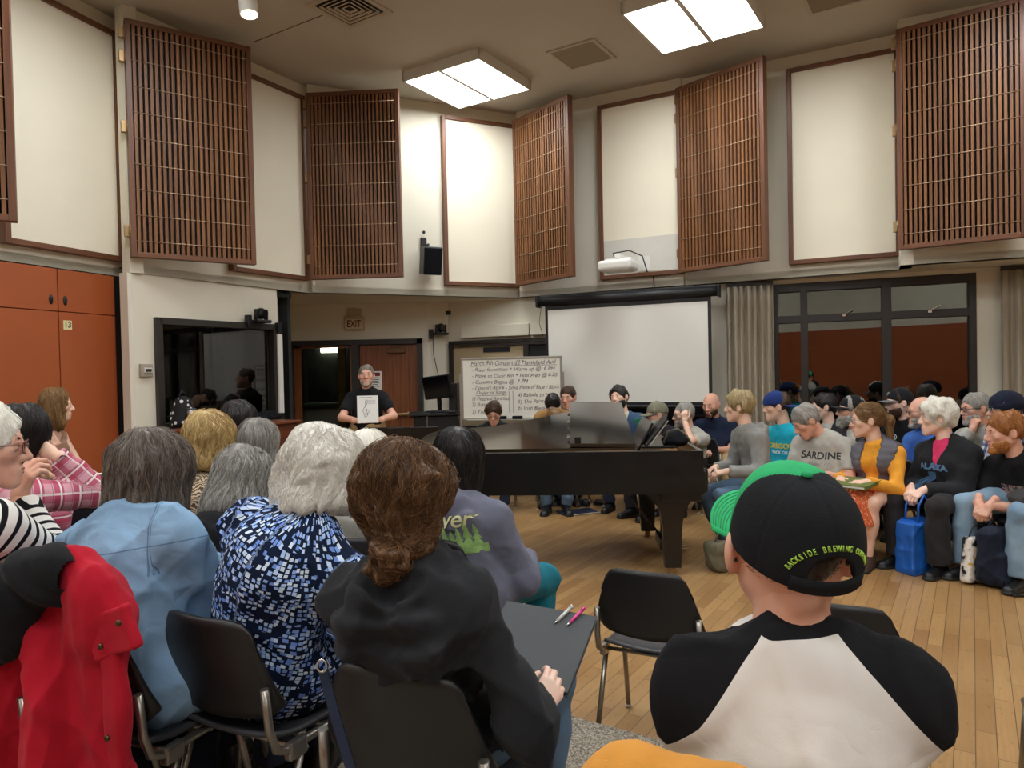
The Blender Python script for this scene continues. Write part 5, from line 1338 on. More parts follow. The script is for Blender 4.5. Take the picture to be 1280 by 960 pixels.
# ================================================================== GRAND PIANO
def grand_piano():
    PB_ = mat('ebony piano satin', '#0d0d0e', .28, spec=.5, var=.05, coat=.25)
    LID = mat('ebony lid polish', '#191817', .12, spec=.7, var=.04, coat=.6)
    org = Vector((1.46, 5.52, 0)); ang = math.atan2(5.70 - 5.52, -.68 - 1.50)          # along the spine from keyboard end to tail
    r = empty('grand_piano', org, ang + PI, 'long black grand piano with lid propped low and music desk folder', 'piano')
    # local: x from tail (-) to keyboard end (0), y away from the camera (bass to treble), z up
    Lp, Wp = 2.25, 1.50; Z0, Z1 = .64, .975
    def outline(inset=0.):
        pts = [(0, 0), (0, Wp), (-.55, Wp)]
        for k in range(1, 16):
            t = k / 15; x = -.55 - (Lp - .55 - .33) * t; y = Wp - .02 - (Wp - .70) * (t * t * (3 - 2 * t)) * 1.0; pts.append((x, y))
        for k in range(1, 9):
            a = PI / 2 + (PI / 2) * k / 8; pts.append((-Lp + .33 + .33 * math.cos(a), .35 + .35 * math.sin(a)))
        pts.append((-Lp, .28)); pts.append((-Lp + .03, .04)); pts.append((-Lp + .1, 0))
        return pts
    def off(pts, d):
        c = Vector((-.9, .6)); out = []
        n = len(pts)
        for i in range(n):
            a, b, c_ = Vector(pts[i - 1]), Vector(pts[i]), Vector(pts[(i + 1) % n]); t = ((b - a).normalized() + (c_ - b).normalized()).normalized(); nn = Vector((-t.y, t.x)); out.append(tuple(b + nn * d))
        return out
    po = outline()[::1]
    area = sum(po[i - 1][0] * po[i][1] - po[i][0] * po[i - 1][1] for i in range(len(po)))
    if area < 0: po = po[::-1]
    pi_ = off(po, .05)
    mb = MB()
    n = len(po)
    O0 = [mb.bm.verts.new((p[0], p[1], Z0)) for p in po]; O1 = [mb.bm.verts.new((p[0], p[1], Z1)) for p in po]; I1 = [mb.bm.verts.new((p[0], p[1], Z1)) for p in pi_]; I0 = [mb.bm.verts.new((p[0], p[1], Z0 + .12)) for p in pi_]
    for i in range(n):
        j = (i + 1) % n
        for q in ((O0[i], O0[j], O1[j], O1[i]), (O1[i], O1[j], I1[j], I1[i]), (I1[i], I1[j], I0[j], I0[i])): mb.bm.faces.new(q)
    mb.bm.faces.new(list(reversed(O0))); mb.build('rim', PB_, r)
    mb = MB(); mb.prism([(p[0] * .985 - .01, p[1] * .97 + .02) for p in pi_], Z1 - .12, Z1 - .105); mb.build('iron_plate', mat('gold iron plate', '#a8793a', .4, metal=.5, var=.1), r)
    mb = MB(); mb.box((-.17, Wp / 2, Z0 - .0), (.32, Wp - .03, .12), bevel=.01); mb.build('key_bed', PB_, r)
    mb = MB()
    for k in range(52): mb.box((.07 - .075, .14 + (Wp - .28) * (k + .5) / 52, Z0 + .085), (.15, (Wp - .28) / 52 - .0015, .02), bevel=.002, seg=1)
    mb.build('white_keys', mat('ivory keys', '#ece6d6', .35, var=0), r)
    mb = MB(); w7 = (Wp - .28) / 52
    for k in range(51):
        if k % 7 in (1, 4): continue
        mb.box((-.03, .14 + w7 * (k + 1), Z0 + .10), (.09, w7 * .55, .02), bevel=.002, seg=1)
    mb.build('black_keys', BLACK, r)
    for y in (.06, Wp - .06): mb = MB(); mb.box((-.04, y, Z0 + .1), (.16, .1, .2), bevel=.03); mb.build('key_block', PB_, r)
    # legs: curved bracket running into a square tapered leg
    def leg(x, y, nm='leg', wide=.30):
        prof = [(-wide / 2, Z0 + .01), (-wide / 2 + .06, Z0 - .05), (-.095, Z0 - .13), (-.075, Z0 - .25), (-.062, .062), (.062, .062), (.075, Z0 - .25), (.095, Z0 - .13), (wide / 2 - .06, Z0 - .05), (wide / 2, Z0 + .01)]
        mb = MB(); a = [mb.bm.verts.new((x + p, y - .05, z)) for p, z in prof]; b = [mb.bm.verts.new((x + p, y + .05, z)) for p, z in prof]
        mb.bm.faces.new(a); mb.bm.faces.new(list(reversed(b)))
        for i in range(len(prof)): mb.bm.faces.new((a[i], b[i], b[(i + 1) % len(prof)], a[(i + 1) % len(prof)]))
        lg = mb.build(nm, PB_, r)
        mb = MB(); mb.cyl((x, y - .014, .026), (x, y + .014, .026), .026, n=20); mb.box((x, y, .056), (.05, .04, .02), bevel=.004); mb.build('brass_caster', BRASS, lg)
    leg(-.24, .08, wide=.42); leg(-.30, Wp - .14); leg(-Lp + .42, .42)
    # pedal lyre
    mb = MB()
    for y in (.62, .78): mb.box((-.22, y, .36), (.05, .035, .54), bevel=.006)
    mb.box((-.22, .70, .12), (.12, .34, .09), bevel=.01); mb.beam((-.22, .7, .12), (-.62, .7, .62), .02, .02); ly = mb.build('pedal_lyre', PB_, r)
    mb = MB()
    for y in (.60, .70, .80): mb.box((-.10, y, .075), (.16, .035, .012), bevel=.005)
    mb.build('pedals', BRASS, ly)
    # lid, hinged along the spine and propped low on the far side; front flap folded back on it
    XF = -.52; th = math.radians(9.5)
    hinge = Matrix.Translation((0, .01, Z1 + .012)) @ Matrix.Rotation(th, 4, 'X')
    lid = off(po, -.012); lp = []
    for i in range(n):
        a, b = Vector(lid[i]), Vector(lid[(i + 1) % n])
        if a.x <= XF: lp.append(tuple(a))
        if (a.x - XF) * (b.x - XF) < 0: t = (XF - a.x) / (b.x - a.x); q = a + (b - a) * t; lp.append(tuple(q))
    mb = MB(hinge); mb.prism(lp, 0, .022); ld = mb.build('lid', LID, r)
    mb = MB(hinge @ Matrix.Translation((XF, 0, .022)) @ Matrix.Rotation(math.radians(1.0), 4, 'Y')); mb.prism([(0, -.01), (0, Wp + .01), (-.50, Wp + .01), (-.50, -.01)], .004, .030); fl = mb.build('folded_front_flap', LID, r)
    mb = MB(hinge @ Matrix.Translation((XF, 0, .022)))
    for y in (.25, .75, 1.25): mb.box((-.50, y, .026), (.045, .07, .012), bevel=.003)
    mb.build('flap_hinge', CHROME, fl)
    mb = MB(hinge @ Matrix.Translation((XF, 0, .022))); mb.box((-.44, .02, .05), (.05, .03, .07), bevel=.006); mb.build('rubber_stop', BLACK, fl)
    mb = MB(); mb.cyl((-.75, Wp - .12, Z1 - .08), (-.78, Wp - .2, Z1 + .21), .011, n=10); mb.build('lid_prop', PB_, r)
    # music desk in the open front bay
    mb = MB(); R_ = Matrix.Rotation(math.radians(-62), 3, 'Y')
    mb.box((-.40, .78, Z1 + .075), (.26, .80, .02), R_, bevel=.006); md = mb.build('music_desk', PB_, r); mb = MB(); mb.box((-.30, .78, Z1 + .0), (.28, 1.0, .02), bevel=.005); mb.build('desk_slide', PB_, md)
    return r, org, ang + PI
PIANO, PORG, PANG = grand_piano()
PM = Matrix.Translation(PORG) @ Matrix.Rotation(PANG, 4, 'Z')
def put(o, x, y, z, rot=None):
    o.matrix_world = PM @ Matrix.Translation((x, y, z)) @ (rot or ident()); return o
th = math.radians(9.5)
mb = MB(); mb.box((0, 0, .0), (.30, .17, .002)); o = mb.build('paper_sheet', PAPER); put(o, -1.98, .27, .975 + .012 + .022 + .27 * math.sin(th) + .004, Matrix.Rotation(th, 4, 'X')); tag(o, 'white sheet of paper lying on the closed tail of the piano lid', 'paper')
# open score, black folder and black bag on the music desk end
o = empty('music_folder', PM @ Vector((-.34, .40, 1.06)), PANG, 'open black music folder leaning on the piano music desk', 'folder')
mb = MB(); mb.box((.02, .0, .04), (.012, .30, .28), Matrix.Rotation(math.radians(38), 3, 'Y'), bevel=.003); mb.build('cover', BLACK, o); mb = MB(); mb.box((.04, 0, .035), (.006, .26, .24), Matrix.Rotation(math.radians(38), 3, 'Y')); mb.build('pages', PAPER, o)
o = empty('black_bag', PM @ Vector((-.16, .42, .985)), PANG, 'crumpled black bag with strap lying on the piano beside the music folder', 'bag')
v, q = sdf_mesh(ADD(UN([EL((0, 0, .03), (.10, .12, .04)), (EL((.03, .05, .05), (.06, .07, .045)), .04)]), wob(4, 40, .012, 2)), (-.2, -.2, -.05), (.2, .25, .2), .009)
link('bag_body', np_mesh('bag', [(v, q, 0)]), BLKFAB, o); mb = MB(); mb.tube([(-.1, -.08, .02), (-.06, -.06, .11), (.02, -.04, .13), (.1, -.02, .07), (.13, 0, .01)], .009, 6); mb.build('strap', mat('grey strap', '#6b665e', .8), o)

# ================================================================== MUSIC STANDS
def music_stand(px, py, d, rz, label):
    p = at(px, py, d); r = empty('music_stand', (p.x, p.y, 0), math.radians(rz), label, 'music stand', 'black music stands')
    mb = MB(); mb.cyl((0, 0, .05), (0, 0, p.z - .1), .012, n=10); mb.build('pole', BLKPL, r)
    for k in range(3):
        a = 2 * PI * k / 3 + .4; mb = MB(); mb.beam((0, 0, .10), (.27 * math.cos(a), .27 * math.sin(a), .01), .025, .012); mb.build('foot', BLKPL, r)
    R_ = Matrix.Rotation(math.radians(-22), 3, 'X')
    mb = MB(); mb.box((0, 0, p.z), (.50, .012, .30), R_, bevel=.004); mb.box((0, -.075, p.z - .145), (.50, .06, .012), R_, bevel=.003); mb.build('desk', BLKPL, r)
music_stand(484, 551, 7.2, 178, 'black music stand nearest the standing man')
music_stand(517, 551, 7.2, 186, 'black music stand to the right of its twin, before the equipment rack')
# ---- brown upright piano against the booth ledge
M, L = pframe(P(BW0, BW1, .02), P(BW0, BW1, 1.52), 0)
r = rootat('upright_piano', M, 'red brown upright piano standing under the booth window', 'piano')
mb = MB(); mb.box((.74, -.55, .55), (1.46, .28, 1.1), bevel=.01); mb.build('case', WOODL, r); mb = MB(); mb.box((.74, -.56, 1.115), (1.5, .34, .03), bevel=.008); mb.build('top_lid', WOODL, r)
mb = MB(); mb.box((.74, -.80, .66), (1.44, .30, .10), bevel=.01); mb.box((.74, -.78, .74), (1.40, .2, .03), bevel=.008); mb.build('fallboard', WOODL, r)
for x in (.06, 1.42): mb = MB(); mb.box((x, -.86, .31), (.09, .1, .62), bevel=.012); mb.box((x, -.8, .04), (.1, .5, .07), bevel=.01); mb.build('leg', WOODL, r)
# ================================================================== PEOPLE
mat('black shoe', '#17171a', .4, spec=.5); mat('shoe sole', '#2a2723', .8); mat('tan shoe', '#8a6a48', .7); mat('brown shoe', '#4a3526', .6); mat('grey shoe', '#6f6d6a', .8)
JEAN = denim('blue jeans', '#3c536c', '#6d88a4'); JEAND = denim('dark jeans', '#151c2b', '#27324a'); JEANDD = denim('navy jeans', '#141a28', '#232d44'); JEANL = denim('light jeans', '#58748f', '#93aec2'); CHAMB = denim('light blue denim shirt', '#5f86aa', '#86abca')
def _chambray():
    t = NT('denim shirt with seams'); a = t.noise(2.4, 4); b = t.noise(420, 2); c = t.mix(t.math('MULTIPLY', b.outputs[0], .4), t.ramp(a.outputs[0], [(.3, lin('#6f94b6')), (.7, lin('#86a9c8'))]), lin('#9dbbd4'))
    for nm, v0, w_ in (('lat', .168, .0022), ('lat', .176, .0014), ('dep', .085, .0018)):
        k = t.math('LESS_THAN', t.math('ABSOLUTE', t.math('SUBTRACT', t.attr(nm).outputs['Fac'], v0)), w_); k = t.math('MULTIPLY', k, t.math('LESS_THAN', t.attr('dep').outputs['Fac'], .17)); c = t.mix(t.math('MULTIPLY', k, .75), c, lin('#456583'))
    t.color(c); t.set(Roughness=.9); wrinkle(t.m, .4, 420, .7); return t.m
CHAMB = _chambray()
KHAKI = fab('khaki', '#b79d6f'); OLIVE = fab('olive cotton', '#5a5b45'); CHAR = fab('charcoal cotton', '#2f2d2e'); BLK = fab('black cotton', '#1b1b1d'); BLK2 = fab('faded black fleece', '#26272a', bump=.5, bscale=500)
TEAL = fab('teal denim', '#1f6f80'); GREYM = fab('grey marl', '#8d8c88', var=.14); GREYL = fab('light grey tee', '#b3b0a6', var=.14); GREYH = fab('slate grey fleece', '#6b6d7d', bump=.5, bscale=500)
NAVY = fab('navy cotton', '#222a40'); TURQ = fab('turquoise cotton', '#27b4cf'); ORNG = fab('orange knit', '#eda53a'); PINK = fab('pink cotton', '#e2416f'); BLUE = fab('blue chambray', '#4a74c4', var=.14); TANTOP = fab('taupe knit', '#a17d67')
DEN = denim('navy denim jacket', '#28405f', '#3c5878'); PUFF = mat('puffer nylon', '#5b5962', .55, var=.12, vscale=8); PUFFB = mat('black nylon', '#1c1d21', .45, var=.12)
SKIRT = None
def _skirt():
    t = NT('orange print'); n = t.noise(70, 2); t.color(t.ramp(n.outputs[0], [(.45, lin('#c8552e')), (.58, lin('#d97a4c')), (.68, lin('#e9c19a'))])); t.set(Roughness=.9); return t.m
SKIRT = _skirt()
STRIPE = stripes('black and white stripes', '#ece9e2', '#17171b', .042, .36)
PLPINK = plaid('pink plaid', '#d8a0ac', [(1, .075, .5, 0, '#b83a5c', .75), (0, .075, .45, .1, '#b83a5c', .6), (1, .075, .1, .7, '#f2e9e6', .9), (0, .075, .1, .75, '#f2e9e6', .8), (1, .0375, .07, .2, '#4a2a3a', .5)])
PLBLUE = plaid('blue plaid', '#c9cfd9', [(0, .05, .4, 0, '#33436e', .75), (1, .05, .38, 0, '#33436e', .7), (0, .05, .08, .6, '#f2f2f2', .8), (1, .025, .1, .2, '#22304f', .5)])
BLOUSE = blouse('blue mosaic blouse'); SWIRL = swirl('brown swirl blouse', '#5a4836', '#a08a72', '#c9b69d')
H_ = hairmat; HW = H_('white hair', '#ded8c8', '#fffdf6'); HG = H_('grey hair', '#5d5a55', '#c2bdb4'); HGB = H_('grey brown hair', '#3a302a', '#94877a'); HBL = H_('blonde hair', '#8d6a38', '#e2c78a'); HBN = H_('auburn hair', '#2a1a11', '#8d6540'); HDK = H_('near black hair', '#0f0c0c', '#37302d')
HBR = H_('brown hair', '#2c1c12', '#5e4330'); HLB = H_('light brown hair', '#4e3523', '#b18a58'); HRD = H_('ginger hair', '#7a4420', '#c98a4e'); HSW = H_('salt and pepper hair', '#6f6a64', '#c9c4ba'); HSG = H_('sandy hair', '#8a744f', '#d9c596'); GLK = mat('black spectacles', '#17171a', .3, var=0); GLR = mat('reddish spectacles', '#5e2a26', .3, var=0); GLS = mat('silver spectacles', '#a9a7a2', .3, metal=.9, var=0)
CAPK = fab('black cap cloth', '#1c1d21'); CAPB = fab('blue cap cloth', '#23366f'); CAPO = fab('olive cap cloth', '#7a7764'); CAPN = fab('navy knit', '#1d2233', bump=.6, bscale=250); CAPG = fab('grey cap panel', '#6d6d6d')
RA = 'seated singers facing away in the left rows'; RB = 'seated singers along the right wall'; RCK = 'seated singers behind the piano'

def seat_chair(p, label, group='black stacking chairs', face=None, dx=0., dy=0.):
    if p is None: return
    a = math.atan2(p.F.x, p.F.y) if face is None else math.radians(face); q = p.P - Vector((math.sin(a), math.cos(a), 0)) * .03
    chair(q.x + dx, q.y + dy, math.degrees(a), label, p.floor, group)
short = lambda m, **k: dict(style='short', m=m, n=k.pop('n', 450), len=k.pop('len', .035), r=k.pop('r', .0016), K=5, jit=.35, **k)

# ---- the standing leader
p = person('leader', 'standing man in black tee holding up a white sheet before the oak door', (458, 470, 8.5), face=168, look=172, pitch=-4, stand=True, s=1.03, hs=1.04, lean=0., w=1.04, belly=.02, skin='ruddy',
    top=dict(m=BLK, sleeve=.36, hem=.10, t=.016, name='tee_shirt'), bottom=dict(m=KHAKI, flare=.03, t=.02), shoes='brown shoe', hair=short(H_('greying brown hair', '#5d5348', '#a3998c'), t=.008, n=300), beard=dict(m=H_('grey stubble', '#a08878', '#c4ae9c'), t=.0045),
    hands={'R': dict(at=(.115, .36, 1.09), pole=(.9, -.1, -.5), dir=(-.9, .3, .1), dorsal=(.2, .9, .1), curl=.9), 'L': dict(at=(-.115, .36, 1.09), pole=(-.9, -.1, -.5), dir=(.9, .3, .1), dorsal=(-.2, .9, .1), curl=.9)})
if p:
    c = (p.WR['L'] + p.WR['R']) / 2 + p.F * .035; r = empty('music_sheet', c, 0, 'white sheet with treble clef drawing held by the standing man', 'sheet music')
    M = plane_basis(Vector((0, 0, .13)), -p.R, Vector((0, 0, 1)) - p.F * .18)
    mb = MB(M); mb.box((0, 0, 0), (.235, .31, .003)); mb.build('page', PAPER, r)
    mb = MB(M)
    cl = [(-.03, -.09), (-.055, -.10), (-.06, -.075), (-.035, -.06), (-.02, -.085), (-.03, -.04), (-.045, .03), (-.045, .085), (-.03, .10), (-.022, .08), (-.03, .045), (-.06, .005), (-.075, -.03), (-.06, -.06), (-.03, -.065), (-.005, -.045), (-.008, -.02), (-.03, -.012), (-.045, -.03)]
    mb.tube([(x + .02, y + .01, .003) for x, y in cl], .0028, 5)
    for k in range(4): mb.box((.045, .10 - .012 * k, .002), (.09, .0025, .001))
    mb.box((-.02, .135, .002), (.15, .005, .001)); mb.build('treble_clef_print', mat('grey print', '#85858a', .8, var=0), r)

# ---- behind the piano
def back(key, label, head, **k):
    k.setdefault('group', RCK); k.setdefault('seat', .45); p = person(key, label, head, **k); seat_chair(p, 'black stacking chair under the ' + CH[key] if key in CH else None); return p
CH = {'reader': 'bespectacled reader before the whiteboard', 'bowed': 'black haired man with bowed head', 'fringe': 'brown haired singer hidden by the piano lid', 'grey_top': 'man in grey beside the whiteboard', 'denim_jacket': 'leaning man in denim jacket',
      'olive_cap': 'bearded man in olive cap', 'chin_hand': 'man in pale tee with hand on cheek', 'navy_tee': 'bald bearded man in navy tee', 'turquoise': 'young man in turquoise tee', 'sardine': 'grey haired man reading in grey lettered tee', 'dark_jacket': 'dark haired man in dark jacket',
      'puffer': 'man in black cap and puffer jacket', 'ponytail': 'woman with ponytail and quilted vest', 'black_cap': 'bearded man in black cap and black tee', 'blue_shirt': 'bald man in blue shirt', 'white_curls': 'white haired woman in black hoodie', 'grey_sweater': 'man resting chin on fist', 'beanie': 'man in navy beanie', 'ginger': 'ginger haired man in black tee', 'edge': 'dark hatted singer at the right edge'}
back('reader', 'person with curly dark hair and glasses reading before the whiteboard', (617, 517, 8.5), face=182, look=185, pitch=22, skin='ruddy', top=dict(m=BLK2, neck='hood', t=.024), bottom=dict(m=JEAND), hair=short(HBR, t=.022, amp=.008, len=.03), glasses=dict(m=GLR))
back('bowed', 'black haired person in tan jacket with head bowed behind the piano lid', (691, 506, 8.75), face=186, look=188, pitch=46, skin='pale', top=dict(m=fab('tan canvas', '#a8804f'), t=.026, neck='collar'), bottom=dict(m=JEAND), hair=short(HDK, t=.018))
back('fringe', 'brown haired singer just showing above the piano lid', (694, 527, 8.35), face=185, look=188, pitch=28, skin='pale', top=dict(m=CHAR), bottom=dict(m=JEAN), hair=dict(style='bob', m=HLB, n=500, len=.12, r=.0016, t=.014))
back('grey_top', 'man with short brown hair in grey top beside the whiteboard', (710, 497, 8.95), face=192, look=205, pitch=8, hs=1.08, skin='ruddy', top=dict(m=GREYM, t=.02), bottom=dict(m=JEAND), hair=short(HBR, t=.012))
back('denim_jacket', 'man with dark beard in denim jacket leaning his head aside', (774, 498, 8.5), face=200, look=218, pitch=-8, roll=16, hs=1.1, lean=.03, skin='fair', top=dict(m=fab('cream tee', '#c9c1ae'), t=.012), jacket=dict(m=DEN, t=.026, neck='collar', open=.06, od=.0), bottom=dict(m=JEAND), hair=short(HDK, t=.022, amp=.006, nape=.02), beard=dict(m=HDK, t=.009), brow='#1c1512')
back('olive_cap', 'grey bearded man in olive cap and black jacket by the music desk', (821, 519, 7.95), face=235, look=272, pitch=6, hs=1.1, skin='ruddy', top=dict(m=BLK, t=.02), jacket=dict(m=BLK2, t=.034, neck='collar', open=.05), bottom=dict(m=JEAND), hair=short(HSW, t=.006), beard=dict(m=HSW, t=.008), glasses=dict(m=GLK), cap=simple_cap(CAPO, CAPO), hands={'L': dict(at=(-.10, .42, .80)), 'R': dict(at=(.10, .42, .80))})
back('chin_hand', 'man in pale grey tee resting his cheek on his hand', (855, 519, 8.1), face=225, look=268, pitch=5, hs=1.1, skin='fair', top=dict(m=GREYL, sleeve=.36), bottom=dict(m=CHAR), hair=short(HSW, t=.008), glasses=dict(m=GLK), beard=dict(m=HSW, t=.006),
     hands={'L': dict(at=(-.045, .20, 1.02), pole=(-.4, .8, -.6), dir=(.1, .0, 1), dorsal=(-.4, .9, .2), curl=1.0), 'R': dict(at=(.12, .3, .64))})
back('navy_tee', 'bald man with dark beard in navy tee and khaki trousers', (889, 506, 8.5), face=205, look=222, pitch=14, hs=1.1, w=1.05, belly=.03, skin='ruddy', top=dict(m=NAVY, sleeve=.36), bottom=dict(m=KHAKI), beard=dict(m=HBR, t=.008), hands={'L': dict(at=(-.05, .3, .66)), 'R': dict(at=(.06, .28, .66))}, legs={'L': dict(at=(-.2, .42, .085))})

# ---- pianist
p = person('pianist', 'woman with cropped blonde hair in grey hoodie seated at the piano keys', (924, 509, 6.15), face=-100, look=-62, pitch=2, hs=1.06, w=.86, lean=.10, skin='fair', seat=.50, top=dict(m=GREYM, neck='hood', t=.022), bottom=dict(m=JEAN, flare=.03), shoes='tan shoe', hair=dict(style='short', m=HSG, t=.022, n=900, len=.05, r=.0013, K=6, amp=.006, nape=.02), group=None, jaw=.9,
    hands={'L': dict(at=(-.13, .34, .70)), 'R': dict(at=(.10, .34, .70))}, legs={'L': dict(at=(-.12, .30, .085)), 'R': dict(at=(.10, .24, .085))})
if p:
    r = empty('piano_bench', (p.P.x, p.P.y, 0), math.radians(10), 'black piano bench under the blonde pianist', 'bench')
    mb = MB(); mb.box((0, 0, .455), (.36, .75, .07), bevel=.02); mb.build('padded_seat', BLKFAB, r)
    for sx in (-1, 1):
        for sy in (-1, 1): mb = MB(); mb.box((sx * .15, sy * .33, .21), (.045, .045, .42), bevel=.006); mb.build('leg', BLKPL, r)

# ---- right hand rows
def rt(key, label, head, **k):
    k.setdefault('group', RB); k.setdefault('face', -112); k.setdefault('s', 1.04); p = person(key, label, head, **k); seat_chair(p, 'black stacking chair under the ' + CH[key]); return p
pt = rt('turquoise', 'young man in blue cap and turquoise tee with yellow lettering', (972, 509, 6.9), look=-68, pitch=4, hs=1.12, face=-125, skin='fair', top=dict(m=TURQ, sleeve=.38), bottom=dict(m=JEAND), hair=short(HBR, t=.008, n=150), cap=simple_cap(CAPB, CAPB, dirn=178, tilt=-6, logo=WHITE))
ps_ = rt('sardine', 'grey haired heavy man in grey lettered tee reading downwards', (1008, 527, 6.3), look=-88, pitch=34, hs=1.12, face=-140, w=1.12, belly=.05, skin='ruddy', top=dict(m=GREYL, sleeve=.38), bottom=dict(m=KHAKI), hair=short(HSW, t=.016, amp=.006), hands={'L': dict(at=(-.10, .36, .70)), 'R': dict(at=(.10, .36, .70))})
rt('dark_jacket', 'dark haired man in dark jacket with pale lanyard behind the grey tee', (1030, 509, 7.5), look=-72, pitch=2, hs=1.1, face=-120, skin='pale', top=dict(m=GREYL, t=.012), jacket=dict(m=BLK2, t=.03, neck='collar', open=.06), bottom=dict(m=JEAND), hair=short(HDK, t=.016))
rt('puffer', 'grey bearded man in black flat brimmed cap and black puffer jacket', (1064, 514, 6.9), look=-75, pitch=-2, hs=1.12, face=-125, w=1.05, skin='ruddy', top=dict(m=fab('off white tee', '#cfcabd'), t=.012), jacket=dict(m=PUFFB, t=.032, neck='collar', quilt=.07, open=.05), bottom=dict(m=JEAND), hair=short(HSW, t=.010), beard=dict(m=HSW, t=.014, drop=.02), glasses=dict(m=GLK), cap=simple_cap(CAPK, CAPK, tilt=6))
pp = rt('ponytail', 'woman with ponytail in orange knit and grey quilted vest', (1084, 526, 6.0), look=-72, pitch=4, hs=1.14, face=-128, w=.92, bust=.02, lean=.03, skin='fair', top=dict(m=ORNG, t=.014), jacket=dict(m=PUFF, t=.034, sleeve=0, quilt=.055, neck='collar', open=.075, od=.3, ot=.8, hem=.10, name='quilted_vest'), bottom=dict(kind='skirt', m=SKIRT), shoes='brown shoe',
        hair=dict(style='pony', m=HLB, n=900, len=.10, r=.0014, K=8, flow='goal', goal=(0, -.13, .0), amp=.004), glasses=dict(m=GLS), jaw=.9, hands={'L': dict(at=(-.10, .40, .68)), 'R': dict(at=(.14, .36, .68))})
pk = rt('black_cap', 'bearded young man in black cap with grey front and black tee', (1124, 504, 7.2), look=-80, pitch=4, hs=1.12, face=-125, skin='pale', top=dict(m=BLK, sleeve=.38), bottom=dict(m=JEAND), hair=short(HBR, t=.008), beard=dict(m=HBR, t=.010, drop=.015), cap=simple_cap(CAPK, CAPG, tilt=4, logo=CAPG))
rt('blue_shirt', 'bald man with white beard and glasses in blue shirt', (1152, 515, 6.7), look=-76, pitch=6, hs=1.12, face=-125, skin='ruddy', top=dict(m=BLUE, t=.018, neck='collar'), bottom=dict(m=JEAND), beard=dict(m=HSW, t=.007), glasses=dict(m=GLK))
pw = rt('white_curls', 'white haired woman in black zip hoodie over bright pink top', (1172, 523, 5.75), look=-62, pitch=2, hs=1.14, face=-112, w=1.02, bust=.02, belly=.02, lean=.05, skin='pale', top=dict(m=PINK, t=.012, sleeve=.3), jacket=dict(m=BLK2, t=.030, neck='hood', open=.072, od=.02), bottom=dict(m=CHAR, flare=.035, t=.02), hair=dict(style='short', m=HW, t=.030, n=1300, len=.045, r=.0013, K=6, amp=.008, nape=.03, jit=.5, wave=.5),
        hands={'L': dict(at=(-.05, .37, .63), dir=(.3, .8, -.5), curl=.7), 'R': dict(at=(.07, .36, .63), dir=(-.3, .8, -.5), curl=.7)}, legs={'L': dict(at=(-.20, .40, .085)), 'R': dict(at=(.12, .44, .085))}, jaw=.95)
rt('grey_sweater', 'grey haired man in glasses resting chin on fist in grey sweater', (1219, 511, 6.7), look=-88, pitch=6, hs=1.14, face=-125, skin='ruddy', top=dict(m=GREYL, t=.024, neck='collar'), bottom=dict(m=JEAND), hair=short(HSW, t=.012), glasses=dict(m=GLK, r=.0026), beard=dict(m=HSW, t=.006), hands={'R': dict(at=(.02, .19, .99), pole=(.3, .8, -.7), dir=(-.2, -.2, 1), dorsal=(.2, 1, .2), curl=1.15), 'L': dict(at=(.02, .30, .74), dir=(1, .2, 0))})
rt('beanie', 'man in navy beanie and blue plaid shirt with glasses', (1256, 512, 6.15), look=-72, pitch=6, hs=1.14, face=-120, skin='ruddy', top=dict(m=PLBLUE, t=.020, neck='collar', cuv=1), bottom=dict(m=JEAND), hair=short(HSW, t=.004), beard=dict(m=HSW, t=.006), glasses=dict(m=GLS), cap=simple_cap(CAPN, CAPN, brim=False, style='beanie'))
pg = rt('ginger', 'ginger haired man in black printed tee and pale jeans leaning forward', (1256, 541, 5.35), look=-78, pitch=8, hs=1.18, s=1.1, face=-112, w=1.08, belly=.03, lean=.16, slouch=.05, skin='ruddy', top=dict(m=BLK, sleeve=.36), bottom=dict(m=JEANL, flare=.03, t=.018), hair=short(HRD, t=.016, n=900, len=.03, r=.0014, amp=.006), beard=dict(m=HRD, t=.006),
        hands={'L': dict(at=(-.03, .50, .58), dir=(.3, .6, -.8), curl=.9), 'R': dict(at=(.07, .48, .58), dir=(-.4, .6, -.7), curl=.9)}, legs={'L': dict(at=(-.20, .46, .085)), 'R': dict(at=(.16, .50, .085))})
rt('edge', 'singer in dark knitted hat cut off by the right edge', (1292, 517, 6.6), look=-70, hs=1.12, face=-120, skin='fair', top=dict(m=CHAR, t=.02), bottom=dict(m=JEAND), hair=short(HBR, t=.004, n=0), cap=simple_cap(CAPK, CAPK, brim=False, style='beanie'))
# lettering on the chests
if pt:
    YEL = mat('yellow print', '#e8d231', .8, var=0)
    on_cloth(pt, text_mesh('OREGON', .066, 0, .002), pt.topf, YEL, 'lettering', 0, .17); on_cloth(pt, text_mesh('TRACK CLUB', .038, 0, .001), pt.topf, mat('white print', '#e6ece9', .8, var=0), 'lettering', 0, .23)
if ps_:
    on_cloth(ps_, text_mesh('SARDINE', .082, 0, .002), ps_.topf, mat('dark print', '#35353a', .8, var=0), 'lettering', .0, .15); on_cloth(ps_, text_mesh('FISHING CO', .034, 0, 0), ps_.topf, mat('grey print', '#85858a'), 'lettering', .0, .22)
if pk:
    mb = MB(); ring = [(math.cos(a) * .028, math.sin(a) * .028, 0) for a in np.linspace(0, 2 * PI, 24)]
    for i in range(23): mb.poly([ring[i], ring[i + 1], tuple(Vector(ring[i + 1]) * .72), tuple(Vector(ring[i]) * .72)])
    mb.box((0, 0, 0), (.018, .022, 0)); me = bpy.data.meshes.new('emblem'); mb.bm.to_mesh(me); mb.bm.free(); on_cloth(pk, me, pk.topf, mat('white print', '#e6ece9', .8, var=0), 'round_emblem', -.08, .14)
